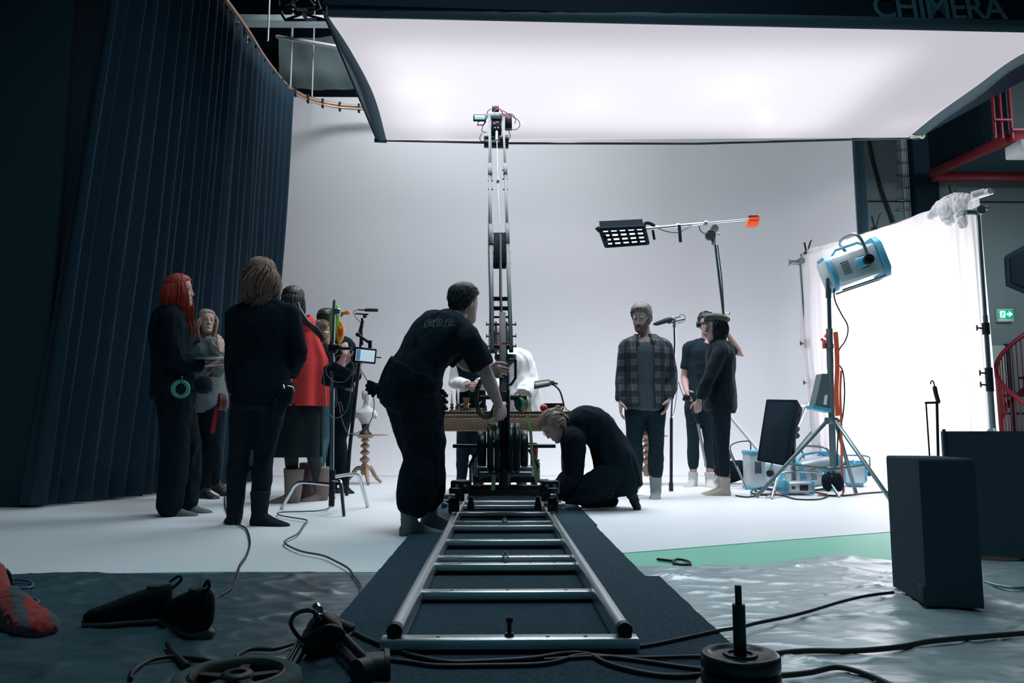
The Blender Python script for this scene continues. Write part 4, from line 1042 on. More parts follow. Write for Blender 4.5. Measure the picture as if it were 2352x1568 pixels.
# ---- the foot in a red striped sock at the left edge
K = at(-60, 1310, 2.60); A = at(-4, 1432, 2.50); T = at(118, 1482, 2.38)
rt = empty('person', (A.x, A.y, 0), 'person past the left edge, only one foot in a red striped sock showing', 'person')
mb = MB(); mb.tube([K, K.lerp(A, .5), A], [.062, .05, .042], 16, round_end=True)
f = V((T.x-A.x, T.y-A.y, 0)).normalized(); dn = V((0, 0, -1)); a = f.cross(dn); A0 = V((A.x, A.y, .075)); heel = V((A.x, A.y, .03))-f*.03
mb.tube([A, A0], .042, 14, round_end=True)
Ft = [(-.03, .02, .02, .012), (.05, .038, .032, .012), (.25, .048, .036, .02), (.42, .042, .038, .015), (.6, .032, .042, .005), (.8, .024, .044, .0), (.94, .018, .036, -.003), (1, .008, .018, -.006)]
def foot_secs(off): return [(heel+f*x*.27-dn*dz*1.5+V((0, 0, .006)), a, dn, w_*1.25+off, h_*1.3+off, 2.2) for x, h_, w_, dz in Ft]
mb.loft(foot_secs(-.004), 16); bd = put('body', remesh(mb, .01, 3), m_skin(), rt)
mb = MB(); mb.tube([K.lerp(A, .15), K.lerp(A, .5), A, A0], [.078, .070, .062, .056], 18); mb.loft(foot_secs(.005), 18)
def stripe():
    m = mat('striped_fuzzy_wool', (.55, .06, .045), .95, 0, .9, 260, sheen=.5); N = m.node_tree.nodes; L = m.node_tree.links
    tc = N.new('ShaderNodeTexCoord'); mp = N.new('ShaderNodeMapping'); mp.inputs['Rotation'].default_value = (0, .6, -.35); w_ = N.new('ShaderNodeTexWave'); w_.inputs['Scale'].default_value = 4.6; w_.inputs['Distortion'].default_value = 2.2; w_.inputs['Detail Scale'].default_value = 6
    r = N.new('ShaderNodeValToRGB'); e = r.color_ramp.elements; e[0].position = .60; e[0].color = (.50, .045, .035, 1); e[1].position = .70; e[1].color = (.10, .11, .14, 1)
    L.new(tc.outputs['Object'], mp.inputs[0]); L.new(mp.outputs[0], w_.inputs[0]); L.new(w_.outputs['Fac'], r.inputs[0]); L.new(r.outputs[0], N['Principled BSDF'].inputs['Base Color']); return m
put('sock', remesh(mb, .006, 3, .003, (50, 50, 50), 1), stripe(), rt)
# ================================================================== tarpaulins, carpets, track
m_tarp = mat('black_plastic_film', (.045, .095, .120), .36, .25, .6, 7, .6, 4, stretch=(1, 2.2, 1), spec=.9)
m_tarpg = mat('grey_plastic_film', (.40, .50, .53), .32, .35, .45, 7, .3, 5, stretch=(.8, 2.6, 1), spec=.9)
for m_ in (m_tarp, m_tarpg):
    N = m_.node_tree.nodes; L = m_.node_tree.links; tc = N.new('ShaderNodeTexCoord'); mp = N.new('ShaderNodeMapping'); mp.inputs['Scale'].default_value = (1, 2.0, 1); mp.inputs['Rotation'].default_value = (0, 0, .35)
    n = N.new('ShaderNodeTexNoise'); n.noise_type = 'RIDGED_MULTIFRACTAL'; n.inputs['Scale'].default_value = 7.5; n.inputs['Detail'].default_value = 4; n.inputs['Distortion'].default_value = .5
    bp = N.new('ShaderNodeBump'); bp.inputs['Strength'].default_value = .7; bp.inputs['Distance'].default_value = .010
    L.new(tc.outputs['Object'], mp.inputs[0]); L.new(mp.outputs[0], n.inputs['Vector']); L.new(n.outputs['Fac'], bp.inputs['Height'])
    old = [q for q in N if q.type == 'BUMP' and q != bp][0]; L.new(bp.outputs[0], old.inputs['Normal'])
def tarp(name, m, x0, x1, edge, near, seed, label, amp=1.0, side=0):
    nx, ny = 240, 170; g = []
    for i in range(ny):
        row = []
        for j in range(nx):
            x = lerp(x0, x1, j/(nx-1)); yt = edge(x); y = lerp(near, yt, i/(ny-1))
            q = V((x*1.1+seed, y*1.7, seed)); wv = noise.noise(q)
            a = 1-abs(noise.noise(V((x*1.6+y*.9+wv, y*2.6-x*.6, seed+3))))*2.2
            b = 1-abs(noise.noise(V((x*4.5-y*2.0+wv*2, y*6+x*1.5, seed+7))))*2.2
            c = noise.noise(V((x*11, y*17+x*6, seed+11)))
            z = .007+amp*(.011*max(0, a)**4+.008*max(0, b)**5+.0022*c)
            for ang, sp_ in ((.62, .62), (2.19, .85), (.35, 1.3)):
                w_ = (x*math.cos(ang)+y*math.sin(ang)+.02*noise.noise(V((x*2, y*2, ang))))/sp_; w_ = abs(w_-round(w_))*sp_; z += .0045*math.exp(-(w_/.012)**2)
            e = min(1, (i/(ny-1))*8, (1-i/(ny-1))*14+.35)
            if x > 0: e *= max(0, min(1, (x-(xr1 if y < yc1 else xr2)-.015)/.10))
            else: e *= max(0, min(1, ((xl1 if y < yc1 else xl2)-.015-x)/.10))
            row.append(V((x, y, max(.0045, .0045+(z-.0045)*e))))
        g.append(row)
    mb = MB(); mb.sheet(g, .0015)
    return put(name, mb, m, None, label, 'tarp')
yc1 = gp(1500, 1336).y; xr1 = max(gp(1515, 1337).x, gp(1642, 1462).x, gp(1990, 1800).x); xr2 = gp(1483, 1334).x; xl1 = min(gp(858, 1338).x, gp(480, 1800).x); xl2 = gp(857, 1335).x
ca = gp(858, 1338, .01); cb = gp(690, 1542, .01); cc = gp(1483, 1337, .01); cdn = gp(1640, 1462, .01)
xl = min(ca.x, cb.x); xr = max(cc.x, cdn.x)
eL = [(gp(x, y).x, gp(x, y).y) for x, y in ((-500, 1330), (0, 1323), (60, 1321), (200, 1317), (280, 1321), (480, 1319), (700, 1318), (860, 1320))]
eL = [( -8, eL[0][1])]+eL+[(2, eL[-1][1])]
tarp('tarpaulin', m_tarp, -4.2, xl+.10, lambda x: interp(eL, x)[0]+.012*noise.noise(V((x*3, 0, 0))), 1.25, 1, 'wrinkled black plastic tarpaulin on the floor left of the carpet', side=xl+.12)
eR = [(gp(x, y).x, gp(x, y).y) for x, y in ((1400, 1306), (1465, 1303), (1600, 1303), (1760, 1299), (1860, 1284), (1930, 1278), (2045, 1290), (2200, 1292), (2600, 1280))]
eR = [(-2, eR[0][1])]+eR+[(8, eR[-1][1])]
tarp('tarpaulin', m_tarpg, xr-.45, 4.6, lambda x: interp(eR, x)[0]+.012*noise.noise(V((x*4, 1, 0))), 1.25, 40, 'shiny wrinkled grey plastic tarpaulin on the floor right of the carpet', 1.0, side=xr-.48)
m_carp = mat('dark_grey_carpet', (.032, .064, .090), .95, 0, 1.0, 150, .85, 90)
def carpet(poly, z, label, wob=0):
    P = []
    for a, b in zip(poly, poly[1:]+poly[:1]):
        n = 24
        for k in range(n):
            p = a.lerp(b, k/n); P.append(V((p.x+.004*noise.noise(V((p.y*9, z, 0))), p.y+.006*noise.noise(V((p.x*6, z, 3))), z)))
    mb = MB(); mb.prism(P, (0, 0, .007)); put('carpet', mb, m_carp, None, label, 'carpet', 'dark carpet strips under the track')
g0 = lambda x, y: V((gp(x, y).x, gp(x, y).y, 0))
carpet([g0(858, 1338), g0(1515, 1337), g0(1642, 1462), g0(1990, 1800), g0(480, 1800)], .018, 'widest dark grey carpet strip under the near end of the track')
carpet([g0(958, 1213), g0(1366, 1212), g0(1483, 1334), g0(857, 1335)], .012, 'middle dark grey carpet strip under the track')
carpet([g0(1010, 1140), g0(1305, 1140), g0(1372, 1210), g0(960, 1210)], .006, 'farthest dark grey carpet strip below the crane wheels')
# ---- track
XL, XR = gp(908, 1440, .085).x, gp(1434, 1440, .085).x; YN = gp(908, 1438, .085).y; YF = 6.6; RT = .098
m_alu = mat('brushed_aluminium', (.72, .80, .82), .30, .9, .15, 30, stretch=(30, .3, 30))
trk = empty('dolly_track', (0, 4, .02), 'straight aluminium dolly track with cross ties running away over the carpet', 'track')
for X in (XL, XR):
    mb = MB(); prof = [(-.016, -.050), (-.016, -.012)]+[(-.0185*math.cos(PI*k/8), .0185*math.sin(PI*k/8)-.002) for k in range(9)]+[(.016, -.012), (.016, -.050)]
    mb.rings([[V((X+a, y, RT-.018+b)) for a, b in prof][::-1] for y in (YN, YF)]); put('rail', mb, m_alu, trk)
    mb = MB(); mb.rings([[V((X+a*1.12, y, RT-.017+b*(1.08 if b > -.03 else 1.25))) for a, b in prof][::-1] for y in (YN-.03, YN)]); e = put('end_cap', mb, M_rub(), trk)
    mb = MB(); mb.cyl((X, YN-.031, RT-.02), (X, YN-.038, RT-.02), .009); put('bolt', mb, M_black(), e)
for k, y in enumerate((1462, 1355, 1293, 1276, 1239, 1206, 1196, 1176, 1160, 1150)):
    Y = gp(1170, y, .062).y; e = .045 if k == 0 else 0.0
    mb = MB(); mb.box(((XL+XR)/2, Y, .049), (XR-XL+2*e-.02, .055, .026), bev=.002); t = put('cross_tie', mb, m_alu, trk)
    for dx in (-.19, 0 if k in (1, 4) else .1, .2):
        mb = MB(); mb.cyl(((XL+XR)/2+dx, Y, .061), ((XL+XR)/2+dx, Y, .0632), .0055, seg=10); put('bolt_hole', mb, M_rub(), t)
    mb = MB(); mb.box(((XL+XR)/2, Y+.0, .030), (XR-XL+2*e-.04, .035, .014)); put('rubber_pad', mb, M_rub(), t)
def clampbolt(x, y, h, zt=.062):
    p = gp(x, y, zt); mb = MB(); mb.cyl(p, p+V((0, 0, h)), .006, seg=10); mb.cyl(p+V((0, 0, h-.012)), p+V((0, 0, h)), .010, seg=6); mb.cyl(p, p+V((0, 0, .008)), .013, seg=8)
    put('track_bolt', mb, M_black(), trk)
clampbolt(1170, 1460, .048)
for x, y in ((1161, 1289), (1159, 1202)):
    p = gp(x, y, .062); mb = MB(); mb.cyl(p+V((0, -.03, .01)), p+V((0, .09, .012)), .007, seg=8); mb.box(p+V((0, 0, .012)), (.03, .02, .02), bev=.004); mb.box(p+V((0, .07, .012)), (.026, .016, .02), bev=.004); mb.cyl(p+V((0, .03, 0)), p+V((0, .03, .036)), .006, seg=8)
    put('coupling_clamp', mb, M_dull(), trk)

# ================================================================== camera crane on its dolly
YD = 5.0
crn = empty('camera_crane', (at(1158, 1160, YD).x, YD+.4, .1), 'black camera crane on a track dolly with round counterweights, its arm rising steeply', 'camera crane')
def B(px0, py0, px1, py1, Y, d, bev=.004, mb=None):     # box spanning a pixel rectangle at a distance
    a, b = at(px0, py0, Y), at(px1, py1, Y); mb = mb or MB(); mb.box((a+b)/2+V((0, d/2, 0)), (abs(b.x-a.x), d, abs(a.z-b.z)), bev=bev); return mb
blk, stl, dul = M_black(), M_steel(), M_dull()
put('cross_beam', B(1076, 1114, 1250, 1138, YD, .06, .006), blk, crn)
put('cross_beam', B(1082, 1090, 1236, 1108, YD+.75, .06, .006), blk, crn)
for x0, x1 in ((1035, 1082), (1244, 1285)):
    e = put('end_block', B(x0, 1104, x1, 1134, YD-.02, .09, .006), blk, crn)
    for k in (.3, .72):
        p = at(lerp(x0, x1, k), 1115, YD-.022); mb = MB(); mb.cyl(p, p+V((0, -.003, 0)), .010, seg=12); put('hole_rim', mb, stl, e)
for X in (XL, XR):
    for Y in (YD+.03, YD+.78):
        mb = MB(); sg = -1 if X == XL else 1
        mb.cyl((X-.025, Y, RT+.042), (X+.025, Y, RT+.042), .042, seg=24); mb.cyl((X+sg*.024, Y, RT+.042), (X+sg*.04, Y, RT+.042), .056, seg=24)
        wh = put('wheel', mb, M_rub(), crn)
        mb = MB(); mb.cyl((X-.05, Y, RT+.042), (X+.06*sg+.0, Y, RT+.042), .012, seg=10); mb.cyl((X+sg*.06, Y, RT+.042), (X+sg*.085, Y, RT+.042), .022, seg=12); put('axle', mb, dul, wh)
    mb = MB(); mb.box((X, YD+.4, .235), (.07, .95, .035), bev=.005); put('side_beam', mb, blk, crn)
for x, y0 in ((1082, 1066), (1236, 1062)):
    p = at(x, 1108, YD+.05); q = at(x, y0, YD+.05); mb = MB(); mb.cyl(p, q, .0125, seg=14); mb.cyl(q, q+V((0, 0, .012)), .008, seg=12); mb.cyl(q+V((0, 0, .012)), q+V((0, 0, .02)), .012, seg=12); put('levelling_pin', mb, stl, crn)
for x in (1093, 1222):
    p = at(x, 1090, YD+.35); q = at(x, 1050, YD+.35); mb = MB(); mb.cyl(p, q, .011, seg=12); put('levelling_pin', mb, stl, crn)
for x in (1082, 1236):
    p = at(x, 1140, YD+.06); mb = MB(); mb.lathe([(.014, 0), (.016, -.02), (.028, -.075), (.03, -.08), (.0, -.08)], p, seg=16); put('conical_foot', mb, M_rub(), crn)
put('platform', B(1100, 1084, 1222, 1096, YD+.12, .62, .004), dul, crn)
put('ballast_plate', B(1096, 1072, 1150, 1088, YD+.2, .3, .004), dul, crn); put('ballast_plate', B(1166, 1072, 1224, 1090, YD+.2, .3, .004), dul, crn)
mb = MB(); mb.cyl(at(1158, 1125, YD+.02), at(1158, 1030, YD+.02), .023, seg=18); mb.cyl(at(1158, 1120, YD+.02), at(1158, 1086, YD+.02), .034, seg=18); put('column', mb, blk, crn)
# counterweights on their axle
ax = at(1158, 1028, YD+.06)
mb = MB(); a, b = at(1040, 1024, YD+.06), at(1276, 1024, YD+.06); mb.cyl(a, b, .0125, seg=14); put('axle_bar', mb, blk, crn)
for x0, x1, r, yc in ((1119, 1134, .155, 1028), (1135, 1150, .158, 1028), (1166, 1180, .158, 1028), (1181, 1194, .158, 1028), (1097, 1117, .115, 1030), (1196, 1212, .118, 1030)):
    a, b = at(x0, yc, YD+.06), at(x1, yc, YD+.06); e = .006
    mb = MB(); mb.lathe([(.012, 0), (r*.3, 0), (r*.32, .004), (r*.82, .004), (r*.86, 0), (r-e, 0), (r, e), (r, (b-a).x-e), (r-e, (b-a).x), (.012, (b-a).x)], a, (1, 0, 0), 48)
    put('counterweight', mb, mat('black_iron', (.012, .020, .026), .32, .5, .1, 60), crn)
for sx in (1216, 1098):
    mb = MB(); a = at(sx, 1034, YD+.02); mb.tube([a, a+V((.02 if sx > 1158 else -.02, 0, -.03)), a+V((.055 if sx > 1158 else -.055, 0, -.10))], .010, 8, round_end=True); put('locking_lever', mb, blk, crn)
# fork and rear of the arm
put('fork', B(1144, 892, 1152, 1000, YD-.02, .05, .003), blk, crn); put('fork', B(1164, 892, 1171, 1000, YD-.02, .05, .003), blk, crn)
put('fork_plate', B(1146, 898, 1170, 1030, YD+.04, .04, .003), blk, crn)
A0 = at(1155, 960, YD+.02); A1 = at(1154, 722, 5.62)
mb = MB(); mb.beam(A0, A1, .046, .055); put('rear_arm', mb, mat('dark_steel', (.014, .026, .032), .6, .2), crn)
m_arm = mat('arm_steel', (.045, .075, .085), .5, .4)
JA, JB = at(1150, 800, 5.45), at(1142, 262, 7.7)
nrm = V((1, 0, 0)).cross(JB-JA).normalized()
def jib(px, py):
    d = ray(px, py); return CAM+d*((JA-CAM).dot(nrm)/d.dot(nrm))
up = nrm if nrm.z > 0 else -nrm
def bar(P_, w, h, mb):
    mb.tube([jib(*P_[0]), jib(*P_[1])], 0, 4) if 0 else None
    a, b = jib(*P_[0]), jib(*P_[1]); t = (b-a).normalized(); x = V((1, 0, 0)); x = (x-t*x.dot(t)).normalized(); y = t.cross(x)
    mb.box((a+b)/2, (w, h, (b-a).length), Matrix((x, y, t)).transposed(), .003)
for P_, w_, h_ in ((((1131, 808), (1128, 566)), .030, .035), (((1174, 806), (1166, 562)), .030, .035), (((1128, 562), (1125, 400)), .024, .03), (((1166, 560), (1161, 396)), .024, .03), (((1125, 402), (1124, 262)), .021, .026), (((1161, 398), (1155, 258)), .021, .026)):
    mb = MB(); bar(P_, w_, h_, mb); put('arm_rail', mb, m_arm, crn)
for P_ in (((1128, 564), (1127, 518)), ((1166, 562), (1165, 516)), ((1126, 404), (1125, 378)), ((1161, 402), (1160, 378))):
    mb = MB(); bar(P_, .034, .042, mb); put('rail_sleeve', mb, m_arm, crn)
for y in (686, 708, 728, 745, 797):
    a, b = (1130, y), (1171, y); mb = MB(); h = .030 if y in (686, 708, 797) else .014
    mb.box((jib(*a)+jib(*b))/2, ((jib(*b)-jib(*a)).length, .03, h), bev=.003); put('cross_bar', mb, blk, crn)
for x in (1127, 1175):
    for y in (745, 772, 795):
        mb = MB(); p = jib(x+(-2 if x < 1150 else 2), y); s_ = -1 if x < 1150 else 1
        mb.cyl(p, p+V((s_*.022, 0, 0)), .006, seg=8); mb.box(p+V((s_*.024, 0, .006)), (.006, .008, .026), bev=.002); mb.box(p+V((s_*.026, 0, -.006)), (.006, .022, .008), bev=.002); put('wing_bolt', mb, blk, crn)
for x, ys in ((1129, (530, 556, 575, 600, 392, 410, 430)), (1165, (530, 546, 575, 600, 386, 406, 430))):
    for y in ys:
        mb = MB(); xx = 1125+(y-300)*.0118 if x < 1150 else 1155+(y-260)*.0348; mb.cyl(jib(xx-6, y)-up*.022, jib(xx+6, y)-up*.022, .006, seg=6); put('bolt', mb, blk, crn)
for x in (1139, 1163):
    mb = MB(); mb.tube([jib(x, 740), jib(x, 812)], .009, 8); put('inner_rod', mb, blk, crn)
mb = MB(); a, b = jib(1133, 606), jib(1162, 536); t = V((0, (JB-JA).y, (JB-JA).z)).normalized(); mb.box((a+b)/2-up*.02, (b.x-a.x, .06, (b-a).length), Matrix((V((1, 0, 0)), t.cross(V((1, 0, 0))), t)).transposed(), .008); put('battery_box', mb, M_fab(), crn)
mb = MB(); mb.tube([jib(1149, 542)+V((0, -.04, 0)), jib(1150, 690)+V((0, -.03, 0)), jib(1153, 735)], .011, 8); put('control_rod', mb, blk, crn)
mb = MB(); mb.tube([jib(1141, 310), jib(1144, 415), jib(1148, 540)], .004, 6); mb.cyl(jib(1141, 302), jib(1141, 322), .012, seg=8); mb.ell(jib(1144, 417), (.014, .014, .025), seg=8, n=6); put('steel_cable', mb, dul, crn)
mb = MB(); mb.tube(spline([jib(1127, 290), jib(1129, 400), jib(1124, 440), jib(1122, 560), jib(1125, 700), jib(1124, 790), jib(1130, 840)], 8), .005, 6); put('signal_cable', mb, mat('green_cable', (.03, .10, .09), .5), crn)
# pivot bowl and bracket below it
mb = MB(); p = at(1161, 815, 5.45); mb.lathe([(.075, 0), (.078, -.02), (.065, -.05), (.03, -.075), (.03, -.12), (.001, -.12)], p, seg=28); put('pivot_bowl', mb, mat('dark_steel', (0, 0, 0)), crn)
mb = MB(); mb.tube([at(1170, 826, 5.3), at(1184, 826, 5.3), at(1184, 868, 5.3), at(1174, 883, 5.3), at(1160, 883, 5.3)], .010, 8); put('bracket', mb, blk, crn)
mb = MB(); mb.tube([at(1160, 845, 5.45), at(1161, 1000, 5.45)], .032, 14); mb.tube([at(1161, 1000, 5.45), at(1161, 1100, 5.45)], .04, 14); put('centre_post', mb, blk, crn)
for k in (0, 1, 2, 3):
    a = PI/4+k*PI/2; p = at(1161, 1060, 5.42); mb = MB(); mb.tube([p, p+V((.27*math.cos(a), .33*math.sin(a), -.10))], .016, 8); put('strut', mb, blk, crn)
mb = MB(); mb.cyl(at(1172, 912, 5.0), at(1210, 912, 5.0), .017, seg=14); mb.cyl(at(1102, 912, 5.02), at(1146, 912, 5.02), .014, seg=14); put('handle_bar', mb, M_rub(), crn)
mb = MB(); P_ = []
for k in range(6): mb.torus(at(1157, 925+k*8, YD-.03), (1, 0, 0) if k % 2 else (0, 1, 0), .010, .002, 10, 5, sx=.6)
mb.torus(at(1157, 934, YD-.035), (0, 1, 0), .017, .003, 16, 6); put('safety_chain', mb, stl, crn)
mb = MB(); mb.prism([at(1152, 787, 5.2), at(1164, 786, 5.2), at(1172, 789, 5.2), at(1164, 791, 5.2), at(1152, 791, 5.2)], (0, .004, 0)); put('tape_flag', mb, mat('red_tape', (.60, .04, .03), .5), crn)
m_yel = mat('yellow_strap', (.34, .40, .18), .7)
mb = MB(); mb.ribbon(spline([at(1211, 955, 4.98), at(1218, 985, 4.97), at(1222, 1040, 4.98), at(1228, 1075, 4.99), at(1233, 1108, 5.0)], 6), V((.020, 0, 0)), .0015); put('strap', mb, m_yel, crn)
for q in (((1136, 935), (1137, 952), (1138, 968)), ((1134, 1090), (1134, 1105), (1132, 1125))):
    mb = MB(); mb.ribbon([at(x, y, 4.96) for x, y in q], V((.026, 0, 0)), .0015); put('strap', mb, m_yel, crn)
mb = MB(); a = at(1140, 1006, YD-.10); mb.box(a, (.035, .004, .026)); put('tape_mark', mb, mat('green_tape', (.03, .16, .10), .5), crn)
# cable coil hanging on the crane
mb = MB()
for k in range(16):
    c = at(1117+random.uniform(-2, 2), 912+random.uniform(-5, 5), 5.05+.012*k/2); R_ = .125+random.uniform(-.012, .012)
    d = V((1, random.uniform(.5, .75), random.uniform(-.08, .08))).normalized(); mb.torus(c, d, R_, .0035, 36, 6)
put('cable_coil', mb, mat('dark_green_cable', (.010, .040, .040), .4), None, 'coil of thin dark green cable hanging on the left of the crane column', 'cable coil')
for (x, y, rr, m_, nm) in ((1194, 905, .045, mat('green_roll', (.02, .30, .20), .6), 'green'), (1199, 912, .036, mat('orange_roll', (.80, .13, .06), .6), 'orange'), (1207, 905, .048, mat('cream_roll', (.50, .55, .36), .6), 'cream')):
    yy = 5.0+{'green': 0, 'orange': .03, 'cream': .06}[nm]
    mb = MB(); mb.ring_band(at(x, y+22, yy), (1, .6, .1), rr*.62, rr, .024, 30); put('tape_roll', mb, m_, None, nm+' roll of tape hanging on the crane above the counterweights', 'tape roll', 'tape rolls on the crane')
mb = MB(); mb.tube(spline([at(1180, 912, 4.99), at(1186, 935, 4.98), at(1194, 930, 4.98), at(1194, 905, 4.99)], 6), .004, 6); mb.tube([at(1191, 912, 4.99), at(1196, 932, 4.99)], .006, 6); put('karabiner', mb, blk, crn)
# camera on the crane head
fc = empty('film_camera', jib(1142, 300), 'film camera with cables mounted at the top end of the crane arm', 'camera')
def J(px, py, dy=0): p = at(px, py, 7.7+dy); return p
def BJ(x0, y0, x1, y1, dy, d, bev=.006): return B(x0, y0, x1, y1, 7.7+dy, d, bev)
put('camera_body', BJ(1128, 272, 1152, 308, .0, .22), blk, fc); put('top_handle', BJ(1130, 242, 1146, 257, .02, .14), blk, fc)
put('viewfinder', BJ(1127, 257, 1153, 272, -.02, .10), dul, fc); put('battery', BJ(1160, 262, 1176, 294, .0, .08), blk, fc)
mb = MB(); mb.cyl(J(1112, 330, .02), J(1168, 332, .02), .042, seg=20); mb.cyl(J(1112, 318, .05), J(1135, 318, .05), .035, seg=18); mb.cyl(J(1148, 322, .0), J(1168, 322, .0), .05, seg=18); put('remote_head', mb, blk, fc)
mb = MB(); mb.cyl(J(1140, 298, .2), J(1140, 298, .42), .05, seg=22); mb.cyl(J(1140, 298, .42), J(1140, 298, .46), .06, seg=22); put('lens', mb, blk, fc)
m_redc = mat('red_cable', (.45, .02, .05), .5)
mb = MB(); mb.tube(spline([J(1132, 258, -.03), J(1140, 252, -.04), J(1148, 250, -.04), J(1156, 262, -.04), J(1166, 272, -.04), J(1172, 268, -.04)], 6), .006, 6); put('red_cable', mb, m_redc, fc)
mb = MB()
for q in (((1150, 252), (1162, 258), (1178, 268), (1190, 276), (1194, 288), (1186, 297), (1172, 297)), ((1156, 262), (1176, 262), (1184, 274), (1182, 284)), ((1124, 262), (1116, 275), (1108, 292), (1108, 302), (1118, 304)), ((1128, 250), (1120, 256), (1118, 270)), ((1106, 306), (1102, 318), (1108, 325), (1118, 318)), ((1168, 300), (1172, 312), (1168, 322))):
    mb.tube(spline([J(x, y, -.03) for x, y in q], 6), .0042, 6)
put('cable_loop', mb, M_rub(), fc)
mn = put('monitor', BJ(1087, 262, 1116, 277, -.05, .03, .003), blk, fc)
p0, p1 = at(1090, 264.5, 7.64), at(1114, 274.5, 7.64)
mb = MB(); mb.box((p0+p1)/2, (p1.x-p0.x, .004, p0.z-p1.z)); put('screen', mb, mat('lit_screen', (.20, .42, .52), .3, emit=.9), mn)
mb = MB(); mb.tube([J(1100, 278), J(1096, 287), J(1110, 287), J(1116, 279)], .007, 6); put('mount', mb, blk, mn)
for x, y in ((1135, 284), (1142, 281), (1137, 294), (1144, 294)):
    mb = MB(); mb.ell(J(x, y, -.012), .011, seg=8, n=5); put('connector', mb, stl, fc)

# ================================================================== desk with its things
YT = 7.0
dk = empty('desk', (at(1180, 1060, YT).x, YT+.3, 0), 'ornate carved gold desk with a woven pattern frieze behind the crane', 'desk')
m_gold = mat('carved_gold_wood', (.40, .27, .17), .5, .25, .8, 55, .35, 22)
def woven():
    m = mat('woven_gold_frieze', (.36, .25, .17), .55, .2); N = m.node_tree.nodes; L = m.node_tree.links
    tc = N.new('ShaderNodeTexCoord'); outs = []
    for an in (.75, -.75):
        mp = N.new('ShaderNodeMapping'); mp.inputs['Rotation'].default_value = (0, an, 0); wv = N.new('ShaderNodeTexWave'); wv.inputs['Scale'].default_value = 16; wv.wave_type = 'BANDS'
        L.new(tc.outputs['Object'], mp.inputs[0]); L.new(mp.outputs[0], wv.inputs[0]); outs.append(wv.outputs['Fac'])
    mu = N.new('ShaderNodeMath'); mu.operation = 'MAXIMUM'; L.new(outs[0], mu.inputs[0]); L.new(outs[1], mu.inputs[1])
    r = N.new('ShaderNodeValToRGB'); r.color_ramp.elements[0].color = (.13, .085, .06, 1); r.color_ramp.elements[1].color = (.42, .29, .19, 1); L.new(mu.outputs[0], r.inputs[0]); L.new(r.outputs[0], N['Principled BSDF'].inputs['Base Color'])
    bp = N.new('ShaderNodeBump'); bp.inputs['Strength'].default_value = .6; bp.inputs['Distance'].default_value = .01; L.new(mu.outputs[0], bp.inputs['Height']); L.new(bp.outputs[0], N['Principled BSDF'].inputs['Normal']); return m
dx0, dx1 = at(985, 950, YT).x, at(1322, 950, YT).x; zt = at(1176, 944, YT).z; zb = at(1176, 990, YT).z; DD = .72
mb = MB(); cx = (dx0+dx1)/2; mb.box((cx, YT+DD/2, zt-.008), (dx1-dx0+.05, DD+.05, .016), bev=.004); put('desktop', mb, mat('dark_leather', (.06, .05, .045), .5), dk)
mb = MB(); mb.box((cx, YT+DD/2, zt-.032), (dx1-dx0+.03, DD+.03, .032), bev=.010)
n = 46
for k in range(n): mb.ell((lerp(dx0, dx1, (k+.5)/n), YT-.02, zt-.034), (.013, .012, .012), Matrix.Rotation(.5, 3, 'Y'), 8, 6)
put('carved_edge', mb, m_gold, dk)
mb = MB(); mb.box((cx, YT+DD/2, (zt-.05+zb)/2), (dx1-dx0, DD, zt-.05-zb), bev=.006); put('frieze', mb, woven(), dk)
mb = MB(); mb.box((cx, YT+DD/2, zb+.006), (dx1-dx0+.012, DD+.012, .014), bev=.005); put('bead_moulding', mb, m_gold, dk)
for x in (dx0+.05, dx1-.05):
    for y in (YT+.05, YT+DD-.05):
        mb = MB(); mb.lathe([(.035, zb), (.036, zb-.05), (.022, zb-.07), (.032, zb-.12), (.024, zb-.3), (.018, zb-.48), (.026, zb-.5), (.018, .03), (.026, .012), (.02, 0)], (x, y, 0), seg=14); put('leg', mb, m_gold, dk)
# banker's lamp
lp = empty('desk_lamp', at(1290, 944, 7.3), 'dark green shaded desk lamp with a bent brass arm on the gold desk', 'lamp')
zT = zt
m_brass = mat('dark_brass', (.11, .11, .08), .35, .8)
b0 = at(1296, 944, 7.3); b0.z = zT
mb = MB(); mb.lathe([(.001, 0), (.058, 0), (.062, .008), (.055, .016), (.03, .022), (.016, .045), (.001, .05)], b0, seg=24); put('base', mb, m_brass, lp)
mb = MB(); mb.tube(spline([b0+V((0, 0, .03)), at(1294, 925, 7.3), at(1286, 898, 7.3), at(1272, 884, 7.3), at(1262, 882, 7.3)], 6), .008, 8); put('arm', mb, m_brass, lp)
a, b = at(1228, 885, 7.3), at(1266, 878, 7.3); g = []
for i in range(12):
    t = i/11; p = a.lerp(b, t)+V((0, 0, .014)); r1 = lerp(.074, .064, t)*(1 if t < .86 else (1-((t-.86)/.14)**2*.85)); g.append([p+V((.0, -r1*math.cos(PI*k/12)*1.5, (r1*.9)*math.sin(PI*k/12)-.042)) for k in range(13)])
mb = MB(); mb.sheet(g, .006); put('shade', mb, mat('dark_green_glass', (.030, .055, .055), .25, .2), lp)
mb = MB(); mb.ell(b+V((.01, 0, .0)), .022, seg=12, n=8); mb.cyl(b, b+V((.06, 0, -.012)), .012, seg=10); put('shade_cap', mb, m_brass, lp)
